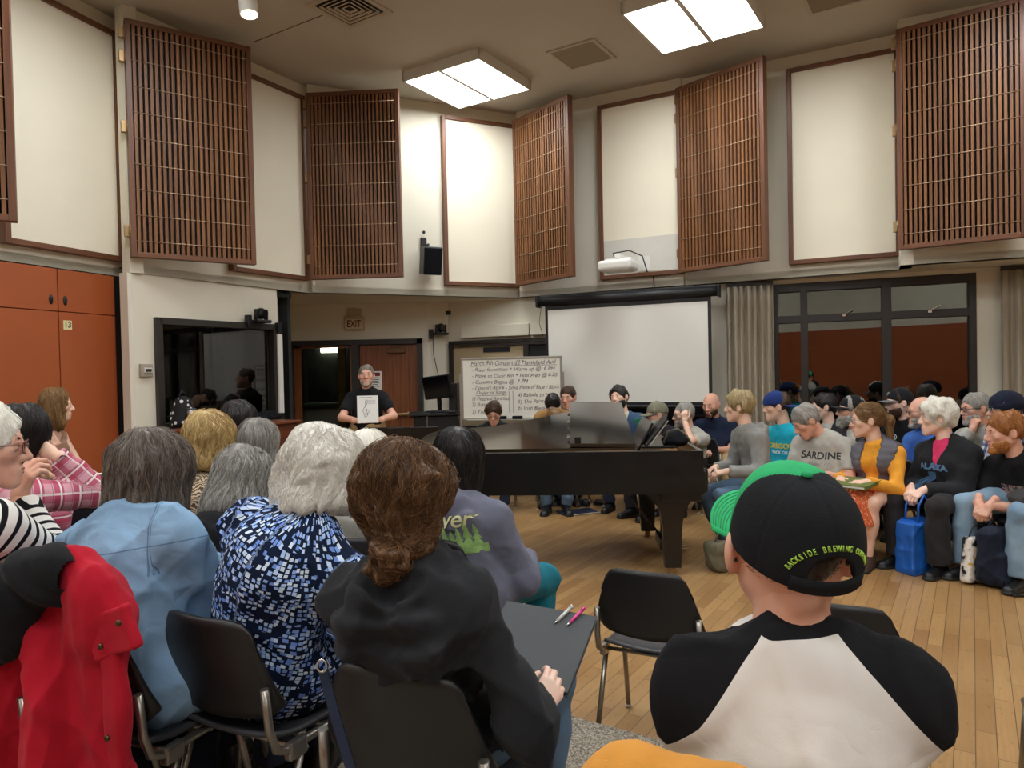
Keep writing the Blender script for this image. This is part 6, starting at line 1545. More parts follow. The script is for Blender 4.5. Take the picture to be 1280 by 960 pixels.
if pw:
    BP = mat('blue applique', '#5f86b0', .8, var=.1, vscale=60); on_cloth(pw, text_mesh('ALASKA', .062, 0, .004), pw.jackf, BP, 'lettering', .0, .16)
    mb = MB(); mb.poly([(-.03, -.07, 0), (.03, -.07, 0), (.03, .07, 0), (-.03, .07, 0)]); me = bpy.data.meshes.new('patch'); mb.bm.to_mesh(me); mb.bm.free(); on_cloth(pw, me, pw.jackf, mat('blue patch', '#3d5f7f', .8, var=.3, vscale=70), 'chest_patch', -.02, .27)
if pg:
    mb = MB(); mb.poly([(-.10, -.045, 0), (.10, -.045, 0), (.10, .045, 0), (-.10, .045, 0)]); me = bpy.data.meshes.new('print'); mb.bm.to_mesh(me); mb.bm.free()
    t = NT('faded band print'); n = t.noise(38, 3); t.color(t.ramp(n.outputs[0], [(.38, lin('#2c3a36')), (.5, lin('#8f8a80')), (.6, lin('#b04a52')), (.7, lin('#2a2626'))])); t.set(Roughness=.85); on_cloth(pg, me, pg.topf, t.m, 'chest_print', 0, .20)

# ---- left rows, facing away
def lf(key, label, head, chairlabel=None, **k):
    k.setdefault('group', RA); k.setdefault('seat', .60); ch = k.pop('ch', {}); p = person(key, label, head, **k)
    if chairlabel: seat_chair(p, chairlabel, **ch)
    return p
po = lf('olive', 'woman with long light brown hair in taupe top and olive trousers beside the orange cupboards', (71, 507, 5.7), 'black stacking chair under the woman in taupe top', face=95, look=60, pitch=4, hs=1.0, seat=.62, w=.84, bust=.02, skin='fair', top=dict(m=TANTOP, sleeve=.0, neck='scoop', t=.010), bottom=dict(m=OLIVE), hair=dict(style='long', m=HLB, n=900, len=.26, r=.0016, K=11, t=.012, L=.12, wave=.5, front=True, open=.01),
        hands={'L': dict(at=(-.10, .36, .66)), 'R': dict(at=(.05, .34, .68), dir=(-.7, .6, -.1))}, jaw=.9)
pdh = lf('dark_head', 'dark haired singer with headphones half hidden beyond the blonde woman', (300, 530, 4.6), 'black stacking chair under the dark haired singer with headphones', face=10, look=25, seat=.52, w=.9, skin='fair', top=dict(m=CHAR), bottom=dict(m=JEAND), hair=dict(style='bob', m=HDK, n=700, len=.12, r=.0014, t=.022, amp=.006))
lf('long_grey', 'singer with long straight grey hair two rows ahead', (324, 558, 3.75), 'black stacking chair under the singer with long grey hair', face=8, look=8, hs=1.02, w=.9, top=dict(m=fab('red and blue fleece', '#3c4f9a')), bottom=dict(m=JEAND), hair=dict(style='long', m=HG, n=1800, len=.30, r=.0013, K=12, t=.014, L=.10, part=0., open=.0))
lf('blonde', 'blonde woman in brown swirl patterned blouse', (263, 553, 3.35), 'black stacking chair under the blonde woman', face=12, look=8, hs=1.0, w=.95, bust=.02, skin='fair', top=dict(m=SWIRL, t=.018), bottom=dict(m=CHAR), hair=dict(style='bob', m=HBL, n=1800, len=.14, r=.0013, K=10, t=.020, L=.085, wave=.7, flare=.006, amp=.005, locks=.007, lf=12, lz=1.2, base=.5))
pcl = lf('clip', 'grey haired woman with hair clip and black hoodie bowing her head', (304, 606, 2.95), 'black stacking chair under the woman with the hair clip', face=10, look=14, pitch=24, hs=1.05, w=.95, lean=.10, skin='fair', top=dict(m=BLK, neck='hood', t=.024), bottom=dict(m=JEAND), hair=dict(style='bob', m=HG, n=2200, len=.16, r=.0012, K=11, t=.020, L=.115, wave=.45, flare=.016, amp=.005, part=0., locks=.006, lf=14))
lf('small_white', 'white haired singer whose crown shows beyond the white haired woman in blue', (461, 575, 3.3), 'black stacking chair under the hidden white haired singer', face=0, look=-5, hs=.95, w=.9, top=dict(m=GREYL), bottom=dict(m=JEAND), hair=dict(style='bob', m=HW, n=700, len=.10, r=.0014, t=.018, L=.05))
pr = lf('river', 'dark haired person in slate grey hoodie with forest print on the back', (573, 578, 3.1), None, face=27, look=-6, pitch=2, hs=1.05, w=.96, neck=.15, lean=.02, side=-.04, skin='fair', near=1, top=dict(m=GREYH, neck='hood', t=.026, hem=.12), bottom=dict(m=TEAL, t=.016), hair=dict(style='long', m=HDK, n=2600, len=.24, r=.0011, K=12, t=.014, L=.02, wave=.15, part=0.),
        hands={'R': dict(at=(.12, .33, .62)), 'L': dict(at=(-.08, .32, .62))})
pl_ = lf('plaid', 'woman with straight black hair in pink plaid shirt resting her hand at her neck', (32, 548, 3.15), None, face=40, look=50, pitch=2, seat=.64, hs=1.05, w=.95, neck=.15, skin='fair', near=1, top=dict(m=PLPINK, t=.022, neck='collar'), bottom=dict(m=JEAND), hair=dict(style='long', m=HDK, n=2200, len=.26, r=.0011, K=12, t=.016, L=.03, part=0.),
        hands={'R': dict(at=at(64, 566, 3.12), pole=(.2, .3, -1), dir=(-.8, -.3, .35), dorsal=(.0, -.9, .3), curl=.22, spread=.14), 'L': dict(at=at(86, 592, 3.5), pole=(.2, .3, -1), dir=(.6, .3, -.5), dorsal=(.3, .2, .9), curl=.55)})
pd = lf('denim', 'woman with grey brown bob and glasses in light blue denim shirt', (194, 596, 2.36), None, face=20, look=16, pitch=4, hs=1.0, w=1.06, s=1.02, neck=.115, neckfwd=.05, pelvis=at(186, 800, 2.22).to_2d().to_3d() + Vector((0, 0, .70)), skin='fair', near=2, glasses=dict(m=GLR), top=dict(m=CHAMB, t=.024, neck='collar', hem=.20, fold=.013), bottom=dict(m=JEAND), hair=dict(style='bob', m=HGB, n=4200, len=.20, r=.0009, K=13, t=.040, top=.42, L=.085, wave=.25, part=-.01, flip=-.006, amp=.004, locks=.006, lf=15, lz=.7),
        hands={'R': dict(at=at(268, 706, 2.55), dir=(.3, 1, -.2)), 'L': dict(at=(-.05, .34, .66))})
pwh = lf('white_bob', 'large white haired woman in blue mosaic patterned blouse leaning forward', (404, 596, 2.28), None, face=25, look=4, pitch=8, hs=1.0, w=1.10, s=1.02, neck=.135, shdrop=.095, neckfwd=.05, near=2, skin='pale', pelvis=(-.80, 2.25, .70), slouch=.06, top=dict(m=BLOUSE, t=.022, hem=.12, fold=.009, neck='crew'), bottom=dict(m=JEANDD, t=.008), hair=dict(style='bob', m=HW, n=4600, len=.15, r=.0009, K=13, t=.046, top=.40, L=.062, wave=1.1, wf=.9, amp=.008, freq=42, flare=.004, locks=.008, lf=11, lz=1.5, base=.8),
        hands={'R': dict(at=(.12, .40, .66)), 'L': dict(at=(-.10, .40, .66))})
ps1 = lf('striped', 'person with glasses in black and white striped shirt cut by the left edge', (-22, 560, 2.2), None, face=25, look=62, pitch=4, hs=1.05, w=1.0, neck=.14, near=2, skin='ruddy', glasses=dict(m=GLR), top=dict(m=STRIPE, t=.018, fold=.006), bottom=dict(m=JEAND), hair=short(HW, t=.016, n=1500, r=.001), lean=.02,
        hands={'R': dict(at=at(24, 622, 2.40), pole=(.9, .2, -1.2), dir=(.25, .2, 1), dorsal=(.1, -1, .2), curl=.75, thumb=.2), 'L': dict(at=(-.1, .34, .66))})
ph = lf('bun', 'person with auburn hair tied in a low bun in a black hoodie holding a folder', (503, 630, 1.72), None, face=20, look=-6, pitch=6, hs=.99, w=.90, s=1.0, neck=.15, near=2, skin='pale', pelvis=(-.19, 1.86, .705), top=dict(m=BLK2, neck='hood', t=.023, hem=.10, fold=.014), bottom=dict(m=JEAN, t=.02), hair=dict(style='bun', m=HBN, n=5200, len=.13, r=.0008, K=12, t=.030, top=.5, wave=.9, wf=.8, flow='goal', goal=(-.02, -.10, -.08), bun=(-.022, -.118, -.112), amp=.008, freq=46, jit=.14, lift=.008, hold=.65, locks=.009, lf=12, lz=1.4, base=.4),
        hands={'R': dict(at=at(672, 890, 1.84), pole=(.6, -.6, -.6), dir=(.22, .80, .42), dorsal=(.65, -.35, .65), curl=.55, thumb=.9), 'L': dict(at=(-.10, .34, .68))})

if pcl:
    mb = MB(pcl.M4); mb.box((.062, -.045, .118), (.012, .062, .012), Matrix.Rotation(.5, 3, 'Y') @ Matrix.Rotation(.3, 3, 'X'), bevel=.005); mb.build('hair_clip', BLKPL, pcl.root)
if pdh:
    mb = MB(pdh.M4); mb.tube([(math.sin(a) * .106, -.02, .03 + math.cos(a) * .122) for a in np.linspace(-1.6, 1.6, 17)], .007, 6)
    for q in (-1, 1): mb.cyl((q * .092, -.012, .0), (q * .122, -.012, .0), .034, n=18)
    mb.build('headphones', BLKPL, pdh.root)
# ================================================================== CAP MAN
def raglan():
    t = NT('white shirt with black raglan sleeves'); r = t.attr('rag').outputs['Fac']; dp = t.attr('dep').outputs['Fac']
    k = t.math('MAXIMUM', t.math('GREATER_THAN', t.math('SUBTRACT', t.attr('lat').outputs['Fac'], t.math('ADD', t.math('MULTIPLY', t.math('ADD', t.math('SUBTRACT', dp, t.math('MULTIPLY', t.attr('lat').outputs['Fac'], .45)), .034), 1.3), .084)), .0), t.math('LESS_THAN', dp, -.038)); n = t.noise(9, 3)
    t.color(t.mix(k, t.ramp(n.outputs[0], [(.3, lin('#d6d0c8')), (.7, lin('#e2ddd6'))]), lin('#18181b'))); t.set(Roughness=.92); t.b.inputs['Specular IOR Level'].default_value = .2; wrinkle(t.m, .3, 900, .55); return t.m
GREENC = mat('green cap cloth', '#2fa566', .9, spec=.2, var=.06, vscale=30, bump=.3, bscale=700); CAPX = mat('black cap mesh', '#1a1b1e', .9, spec=.2, var=.1, vscale=30, bump=.5, bscale=600)
def big_cap(pz, M4, root):
    Mr = M4 @ Matrix.Rotation(math.radians(17), 4, 'Z') @ Matrix.Translation((0, -.004, -.006)) @ Matrix.Rotation(math.radians(20), 4, 'X')
    R3 = np.array(Mr.to_3x3(), dtype=f4); T = np.array(Mr.translation, dtype=f4)
    def dome(p):
        q = p - A3((0, -.010, .018)); r_ = np.sqrt((q[:, 0] / .0925) ** 2 + (q[:, 1] / .114) ** 2 + 1e-9); z = np.maximum(q[:, 2], 0) / .128
        front = .012 * np.clip(q[:, 1] / .1, 0, 1); z = np.maximum(q[:, 2] - front, 0) / .124
        return ((r_ ** 2.5 + z ** 2.5) ** (1 / 2.5) - 1) * .092
    def seams(p):
        q = p - A3((0, -.010, 0)); a = np.arctan2(q[:, 0], q[:, 1]); d = np.abs(((a / (PI / 3) + .5) % 1) - .5) * (PI / 3) * np.hypot(q[:, 0], q[:, 1]); d = np.where(np.hypot(q[:, 0], q[:, 1]) < .012, 1, d)
        return .0011 * np.exp(-(d / .0022) ** 2)
    shell = INT(lambda p: dome(p) + seams(p), lambda p: -(dome(p) + .0075), .001); shell = INT(shell, PL((0, 0, .018), (0, 0, -1)), .001)
    arch = UN([RC((0, -.12, .030), (0, -.12, .040), .038, .034), BOX((0, -.12, .018), (.038, .05, .02))]); shell = SUB(shell, INT(arch, PL((0, -.06, 0), (0, 1, 0)), .001), .002)
    v, q = sdf_mesh(shell, (-.11, -.14, 0), (.11, .12, .16), .003)
    c = v[q].mean(1); ang = np.abs(np.arctan2(c[:, 0], c[:, 1] + .010)); cp = link('cap', np_mesh('cap', [(v @ R3.T + T, q, (ang < PI / 3 + .02).astype(np.int32))]), [CAPX, GREENC], root)
    mb = MB(Mr); mb.sph((0, -.010, .146), (.0085, .0085, .005), 14); mb.build('button', GREENC, cp)
    mb = MB(Mr); mb.sheet([[(math.sin(a) * .0930, -.010 - math.cos(a) * .1145, z) for z in (.018, .029, .040)] for a in np.linspace(-.62, .62, 15)], .0035); mb.build('strap', CAPX, cp)
    g = []; st = []
    for i in range(25):
        th = -1.25 + 2.5 * i / 24; row = []
        for j in range(9):
            t = j / 8; L = .078 * max(0, math.cos(th * .95)) ** .55 * t; x = math.sin(th) * (.090 + .012 * t)
            row.append((x, -.010 + math.cos(th) * .110 + L, .024 - 1.0 * x * x - .010 * t))
        g.append(row)
    mb = MB(Mr); mb.sheet(g, .0045); br = mb.build('brim', GREENC, cp)
    for j in (2, 3, 4, 5, 6, 7):
        mb = MB(Mr); mb.tube([Vector(r_[j]) + Vector((0, 0, .0028)) for r_ in g[1:-1]], .0007, 4); mb.build('stitching', mat('dark green thread', '#1d7d49', .8, var=0), br)
    # lettering arched over the opening, curved to the crown
    body = 'BACKSIDE BREWING COMPANY'; LM = mat('lime thread', '#a9d24e', .8, var=.05); lets = bmesh.new(); n = len(body)
    for i, ch in enumerate(body):
        if ch == ' ': continue
        a = (i - (n - 1) / 2) / (n - 1) * math.radians(138); me = text_mesh(ch, .0112, 0, .0002)
        m2 = len(me.vertices); cc = np.empty(m2 * 3, f4); me.vertices.foreach_get('co', cc); cc = cc.reshape(-1, 3)
        rad = .060; cc[:, 0] *= .68; sx = (rad + cc[:, 1]) * math.sin(a) + cc[:, 0] * math.cos(a); sz = .030 + (rad + cc[:, 1]) * math.cos(a) * .95 - cc[:, 0] * math.sin(a)
        az = sx / .098; d_ = np.stack([np.sin(az), -np.cos(az), np.zeros_like(az)], 1); p = (np.stack([d_[:, 0] * .2, -.010 + d_[:, 1] * .2, sz], 1)).astype(f4)
        for _ in range(40): p = (p - d_ * np.clip(dome(p) - .0012, -.02, .02)[:, None] * .8).astype(f4)
        me.vertices.foreach_set('co', p.ravel()); me.update(); lets.from_mesh(me); bpy.data.meshes.remove(me)
    bmesh.ops.solidify(lets, geom=lets.faces[:], thickness=.0012); me = bpy.data.meshes.new('lettering'); lets.to_mesh(me); lets.free(); me.transform(Mr); link('lettering', me, LM, cp)
pc = person('capman', 'man in black and green cap and black sleeved raglan shirt with his back turned', (984, 688, 1.05), face=9, look=11, pitch=0, hs=.94, w=.80, s=1.0, neck=.128, shdrop=.062, near=2, skin='ruddy', seat=.60, lean=.0, slouch=.04, pelvis=(.425, 1.10, .70),
    top=dict(m=raglan(), t=.016, sleeve=.97, fold=.012, hem=.12), bottom=dict(m=JEANL), hair=dict(style='short', m=HBR, t=.003, amp=.0003, n=2000, len=.008, K=3, r=.0005, jit=.5, nape=-.005), glasses=dict(m=GLK, r=.003), cap=big_cap, group=RA)

# ================================================================== LOOSE CHAIRS
def backchair(px, py, d, face, label, z=0.):
    q = at(px, py, d); a = math.radians(face); return chair(q.x + math.sin(a) * .25, q.y + math.cos(a) * .25, face, label, z)
backchair(806, 750, 2.90, 27, 'empty black stacking chair on the wood floor between folder and raglan shirt')
backchair(1046, 790, 2.46, 30, 'black stacking chair half hidden behind the cap wearer')
chair(2.92, 3.48, -58, 'black stacking chair cut by the right edge, its one leg showing on the boards')
chair(1.90, 2.28, 30, 'black stacking chair at the lower right edge nearest the camera')
backchair(256, 826, 2.02, 27, 'black stacking chair behind the woman in the blue mosaic blouse', .15)
backchair(494, 880, 1.62, 22, 'black stacking chair behind the person with the auburn bun', .15)
backchair(92, 800, 1.98, 20, 'black stacking chair under the red jacket', .15)
backchair(532, 700, 2.92, 27, 'black stacking chair behind the slate grey hoodie', .15)
backchair(18, 690, 2.95, 40, 'black stacking chair behind the woman in pink plaid', .15)
backchair(-40, 800, 2.0, 25, 'black stacking chair under the striped shirt wearer', .15)
a_ = .17; chair(.40, 1.08, 10, 'black stacking chair under the cap wearer hung with an ochre coat', .15)

# ================================================================== CLOTHES AND BAGS
def cloth_blob(name, f, lo, hi, m, root, h=.009, mats=None):
    v, q = sdf_mesh(f, lo, hi, h); return link(name, np_mesh(name, [(v, q, 0)]), mats or m, root)
RED = fab('red canvas', '#b3182b', bump=.4, bscale=600); FLEECE = fab('black fleece lining', '#1a1a1c', bump=.6, bscale=400)
def rag(seed, amp, fr=26):
    """hanging folds: long in z, tight across"""
    r = np.random.default_rng(seed); ks = [(r.uniform(.6, 1.6) * fr, r.uniform(-.3, .3) * fr * .3, r.uniform(0, 6.28), r.uniform(.5, 1)) for _ in range(5)]
    def f(p):
        d = 0
        for kx, kz, ph, a in ks: d = d + a * (np.abs(np.sin((p[:, 0] * kx + p[:, 2] * kz + ph + .9 * np.sin(p[:, 2] * 7 + ph)) * .5)) - .6)
        return d * amp
    return f
q = at(86, 790, 1.93); r = empty('red_jacket', (q.x, q.y, .15), -math.radians(20), 'red canvas jacket with black hood hung over a chair at the lower left', 'jacket')
f = UN([BOX((0, 0, .52), (.20, .045, .36), None, .04), (RC((-.05, -.01, .96), (-.20, 0, .82), .07, .06), .06), (RC((.03, -.01, .96), (.17, 0, .86), .065, .055), .06), (BOX((0, -.01, .86), (.16, .05, .09), None, .04), .06),
        (RC((-.20, -.02, .82), (-.25, -.05, .30), .07, .065), .05), (RC((-.02, -.06, .80), (.03, -.085, .22), .06, .07), .05)])
f = ADD(f, rag(3, .020, 30)); f = ADD(f, folds(8, .010)); f = INT(f, PL((0, 0, .14), (0, 0, -1)), .02); cloth_blob('jacket_body', f, (-.36, -.2, .08), (.3, .15, 1.1), RED, r, .006)
f = INT(ADD(BOX((.215, -.045, .83), (.075, .022, .062), Matrix.Rotation(.35, 3, 'Y'), .014), wob(2, 30, .006, 1)), PL((0, 0, 2), (0, 0, 1))); cl = cloth_blob('collar_flap', f, (.08, -.12, .68), (.34, .04, 1.0), RED, r, .005)
f = ADD(BOX((.205, -.035, .45), (.03, .02, .34), None, .015), wob(7, 22, .008, 1)); pl2 = cloth_blob('front_placket', f, (.12, -.1, .08), (.3, .04, .85), RED, r, .005)
SNAP = mat('antique brass snap', '#5a4a35', .35, metal=.9)
for (x, z, par) in ((.262, .865, cl), (.20, .80, cl), (.212, .57, pl2), (.205, .22, pl2)):
    mb = MB(); mb.sph((x, -.072, z), (.0085, .006, .0085), 12); mb.build('snap', SNAP, par)
f = UN([EL((-.01, -.055, .96), (.105, .08, .085)), (EL((-.095, -.075, .88), (.075, .06, .11)), .05), (RC((-.10, -.085, .90), (-.135, -.09, .76), .05, .045), .05)]); f = ADD(f, lambda p: .007 * np.sin(p @ A3((40, 10, 26)) + 2 * np.sin(p @ A3((12, 0, 20)))))
cloth_blob('hood', ADD(f, folds(2, .006)), (-.28, -.2, .66), (.08, .08, 1.1), FLEECE, r, .006)
# ochre coat on the cap man's chair
OCH = fab('ochre twill', '#c98a3a', bump=.4, bscale=500); q = at(850, 935, .80); r = empty('ochre_coat', (q.x, q.y, .15), -math.radians(10), 'ochre coat slung over the chair of the cap wearer at the bottom edge', 'coat')
f = UN([RC((-.055, 0, .995), (.10, 0, .955), .050, .05), (BOX((.02, .0, .72), (.16, .05, .28), None, .045), .06)]); f = ADD(f, rag(6, .010)); cloth_blob('coat_body', ADD(f, folds(4, .006)), (-.3, -.15, .35), (.33, .15, 1.12), OCH, r, .006)
# pale blue bundle on the half hidden chair
r = empty('folded_jacket', (1.36, 2.56, .448), .2, 'pale blue folded cloth showing above the right shoulder of the raglan shirt', 'clothing')
f = ADD(UN([EL((0, 0, .07), (.10, .09, .075)), (EL((-.04, .02, .05), (.1, .1, .055)), .05)]), folds(9, .008)); cloth_blob('cloth', f, (-.2, -.2, -.05), (.2, .2, .3), fab('pale blue cotton', '#b9cbdc'), r, .008)

# folder on the lap of the person with the bun
A, B, C, D = at(622, 752, 2.36), at(736, 770, 2.28), at(690, 862, 1.98), at(628, 845, 2.06)
c = (A + B + C + D) / 4; xx = ((B - A) + (C - D)).normalized(); yy = ((A - D) + (B - C)); yy = (yy - xx * yy.dot(xx)).normalized(); M = plane_basis(c, xx, yy)
r = empty('choir_folder', c, 0, 'closed black choir folder held on the lap by the person with the bun', 'folder'); Mi = Matrix.Translation(-c) @ M
hx, hy = ((B - A).length + (C - D).length) / 4 + .035, ((A - D).length + (B - C).length) / 4
mb = MB(Mi); mb.box((0, 0, 0), (2 * hx, 2 * hy, .004), bevel=.001, seg=1); mb.box((0, 0, -.014), (2 * hx, 2 * hy, .004), bevel=.001, seg=1); mb.box((-hx, 0, -.007), (.005, 2 * hy, .018)); mb.build('cover', mat('charcoal folder board', '#3e4143', .7, var=.04, bump=.2, bscale=300), r)
mb = MB(Mi); mb.box((0, 0, -.007), (2 * hx - .02, 2 * hy - .02, .008)); mb.build('pages', PAPER, r)
for dx, nm, cc, lb in ((.055, 'pen', '#d23b86', 'pink pen clipped at the top edge of the black choir folder'), (.015, 'pencil', '#c9c6c2', 'silver pencil beside the pink pen on the black choir folder')):
    p0 = c + M.to_3x3() @ Vector((hx * .55 + dx - .05, hy - .03, .008)); e = empty(nm, p0, 0, lb, 'pen'); dd = M.to_3x3() @ Vector((.35, .93, .08)); dd.normalize()
    mb = MB(); mb.cyl(-dd * .03, dd * .035, .0052, n=10); mb.build('barrel', mat(nm + ' barrel', cc, .35, var=0), e); mb = MB(); mb.cyl(-dd * .045, -dd * .03, .001, .0052, n=10); mb.build('tip', CHROME, e); mb = MB(); mb.cyl(dd * .035, dd * .05, .006, n=10); mb.build('cap', mat(nm + ' barrel', cc), e)
# binders in laps
def lap_folder(p, fw, z, m, label, size=(.30, .23), tilt=.12, rz=0., sd=0.):
    if p is None: return
    c = p.loc((sd, fw, z)); a = math.atan2(p.F.x, p.F.y); r = empty('music_binder', c, -a + rz, label, 'binder'); R_ = Matrix.Rotation(tilt, 3, 'X')
    mb = MB(); mb.box((0, 0, 0), (size[0], size[1], .004), R_); mb.box((0, 0, .022), (size[0], size[1], .004), R_); mb.box((-size[0] / 2, 0, .011), (.005, size[1], .026), R_); mb.build('cover', m, r)
    mb = MB(); mb.box((0, 0, .011), (size[0] - .02, size[1] - .01, .016), R_); mb.build('pages', PAPER, r)
lap_folder(PEOPLE.get('olive'), .43, .69, BLACK, 'black ring binder on the lap of the woman in taupe top', tilt=.2)
lap_folder(PEOPLE.get('ponytail'), .44, .66, mat('olive green board', '#5d6b2c', .6), 'olive green folder on the lap of the woman with the ponytail', size=(.34, .27), tilt=-.1)
p = PEOPLE.get('olive_cap')
if p:
    c = p.loc((-.02, .36, .98)); r = empty('teal_booklet', c, -math.atan2(p.F.x, p.F.y), 'teal green booklet held up before the chin of the man in olive cap', 'booklet')
    mb = MB(); mb.box((0, 0, 0), (.15, .012, .22), Matrix.Rotation(-.35, 3, 'X') @ Matrix.Rotation(.25, 3, 'Y'), bevel=.003); mb.build('cover', mat('teal card', '#2f8f7c', .6), r)

# bags on the floor at right
p = PEOPLE.get('white_curls')
if p:
    c = (p.AN['L'] + p.AN['R']) / 2 + p.F * .0; r = empty('shopping_bag', (c.x, c.y, 0), math.radians(20), 'blue shopping bag with yellow chevrons between the feet of the white haired woman', 'bag')
    BB = mat('blue woven plastic', '#1d5fb8', .45, var=.06, vscale=9); f = ADD(BOX((0, 0, .20), (.155, .085, .20), None, .02), folds(5, .010)); cloth_blob('bag_body', f, (-.22, -.15, -.02), (.22, .15, .44), BB, r, .008)
    for z in (.10, .27):
        for s in (-1, 1): mb = MB(); mb.box((.06 + s * .0, -.098, z + s * .028), (.075, .012, .05), Matrix.Rotation(s * .6, 3, 'Y')); mb.build('chevron', mat('yellow print', '#e8b53a', .7), r)
    for s in (-1, 1): mb = MB(); mb.tube([(-.07, s * .06, .38), (-.06, s * .055, .52), (0, s * .05, .60), (.06, s * .055, .52), (.07, s * .06, .38)], .009, 6); mb.build('handle', BB, r)
    q = p.loc((-.42, .30, 0)); r = empty('magazine_bag', q, .4, 'clear bag of printed papers on the floor left of the blue shopping bag', 'bag')
    t = NT('printed papers'); n = t.noise(16, 3); t.color(t.ramp(n.outputs[0], [(.4, lin('#1d1d1f')), (.5, lin('#d9d5cc')), (.62, lin('#efece4')), (.7, lin('#d2a83c'))])); t.set(Roughness=.4)
    mb = MB(); mb.box((0, 0, .17), (.26, .08, .33), Matrix.Rotation(.12, 3, 'Y'), bevel=.02); mb.build('papers', t.m, r); mb = MB(); mb.tube([(-.1, 0, .32), (-.04, 0, .42), (.06, 0, .42), (.12, 0, .32)], .006, 6); mb.build('handle', BLACK, r)
    q = p.P - p.F * .08; r = empty('dark_coat', (q.x + .1, q.y + .12, .0), .3, 'dark coat hanging below the seat behind the white haired woman', 'coat')
    f = ADD(UN([RC((0, 0, .42), (.05, .02, .16), .11, .07)]), rag(4, .012)); cloth_blob('coat_body', f, (-.2, -.2, .02), (.25, .2, .6), BLKFAB, r, .011)
p = PEOPLE.get('ginger')
if p:
    q = p.loc((-.06, .50, 0)); r = empty('backpack', q, math.radians(25), 'navy backpack with pale badge propped between the feet of the ginger haired man', 'backpack')
    NB_ = fab('navy pack nylon', '#1b2233', rough=.7); f = ADD(UN([BOX((0, 0, .22), (.135, .085, .21), None, .07), (BOX((0, -.08, .15), (.10, .045, .12), None, .04), .02)]), folds(11, .010)); cloth_blob('pack_body', f, (-.2, -.2, -.02), (.2, .15, .48), NB_, r, .008)
    mb = MB(); mb.box((.05, -.10, .33), (.06, .03, .06), Matrix.Rotation(.1, 3, 'Y'), bevel=.004); mb.build('badge', mat('leather badge', '#a58a72', .6), r)
    mb = MB(); mb.tube([(-.05, .02, .42), (0, .02, .47), (.05, .02, .42)], .010, 6); mb.build('handle', NB_, r)
    mb = MB(); mb.tube([(-.08, -.10, .08), (-.16, -.22, .012), (-.02, -.27, .010), (.16, -.30, .010), (.20, -.28, .01)], .008, 6); mb.build('strap', BLACK, r)
    q = p.loc((-.20, .30, .62)); r = empty('grey_jacket', q, math.radians(15), 'dark grey jacket draped over the knee of the ginger haired man', 'jacket')
    f = ADD(UN([EL((0, 0, .02), (.17, .15, .07)), (RC((-.04, -.08, 0), (-.02, -.13, -.22), .10, .07), .06)]), folds(13, .014)); cloth_blob('jacket_body', f, (-.3, -.32, -.38), (.28, .25, .18), fab('dark grey fleece', '#3d3c3b'), r, .010)
# things by the piano
p = PEOPLE.get('pianist')
if p:
    q = at(908, 706, 5.72); r = empty('olive_bag', (q.x, q.y, 0), .3, 'olive canvas bag on the floor by the foot of the pianist', 'bag')
    f = ADD(UN([BOX((0, 0, .12), (.16, .09, .11), None, .05)]), folds(21, .010)); cloth_blob('bag_body', f, (-.22, -.15, -.02), (.22, .15, .3), fab('olive canvas', '#6a6450'), r, .009); mb = MB(); mb.tube([(-.11, 0, .2), (-.07, 0, .3), (.03, 0, .33), (.09, 0, .28), (.12, 0, .2)], .009, 6); mb.build('handle', fab('olive canvas', '#6a6450'), r)
q = atz(722, 640, .01); r = empty('notebook', (q.x, q.y, 0), .35, 'dark blue notebook lying flat on the boards under the piano', 'notebook'); mb = MB(); mb.box((0, 0, .012), (.42, .26, .018), bevel=.004); mb.build('cover', fab('navy cover', '#20263c'), r); mb = MB(); mb.box((0, -.002, .012), (.41, .262, .010)); mb.build('pages', PAPER, r)
for k, (px, py, lb) in enumerate(((727, 634, 'black loafer on the boards beside the dark blue notebook, left one'), (758, 634, 'black loafer on the boards beside the dark blue notebook, right one'))):
    q = atz(px, py, .0); r = empty('loafer', (q.x, q.y + .08, 0), .9, lb, 'shoe', 'pair of loafers by the notebook'); f = UN([ERC((0, -.08, .035), (0, .11, .03), .04, .045, (1, 0, 0), .8), (RC((0, -.07, .05), (0, -.05, .075), .038, .036), .03)]); f = INT(SUB(f, EL((0, -.055, .10), (.028, .05, .04)), .01), PL((0, 0, .0), (0, 0, -1)), .003); cloth_blob('upper', f, (-.08, -.15, -.01), (.08, .18, .14), MATS['black shoe'], r, .007); mb = MB(); mb.box((0, .015, .008), (.085, .26, .014), bevel=.006); mb.build('sole', MATS['shoe sole'], r)

# ---- booth ledge
M0 = wallframe(214, BW0, BW1, WZ0 - .038)
r = rootat('patterned_backpack', M0, 'black backpack dotted with white flowers on the booth ledge', 'backpack')
t = NT('flower print'); vo = t.n('ShaderNodeTexVoronoi'); vo.inputs['Scale'].default_value = 17; t.l(t.coord(), vo.inputs['Vector']); t.color(t.mix(t.math('LESS_THAN', vo.outputs['Distance'], .30), lin('#121214'), lin('#dcd8d4'))); t.set(Roughness=.8)
f = ADD(UN([RC((.0, -.14, .10), (.02, -.13, .27), .11, .09), (RC((.1, -.14, .08), (.26, -.14, .04), .10, .05), .06)]), folds(3, .008)); f = INT(f, PL((0, 0, .002), (0, 0, -1)), .01); cloth_blob('pack_body', f, (-.2, -.3, -.02), (.4, .02, .42), t.m, r, .010)
mb = MB(); mb.tube([(-.04, -.16, .35), (0, -.16, .40), (.05, -.16, .36)], .010, 6); mb.build('handle', BLACK, r)
M1 = wallframe(216, BW0, BW1, WZ0 - .038); r = rootat('steel_tumbler', M1, 'stainless steel tumbler standing on the ledge before the flowered backpack', 'tumbler')
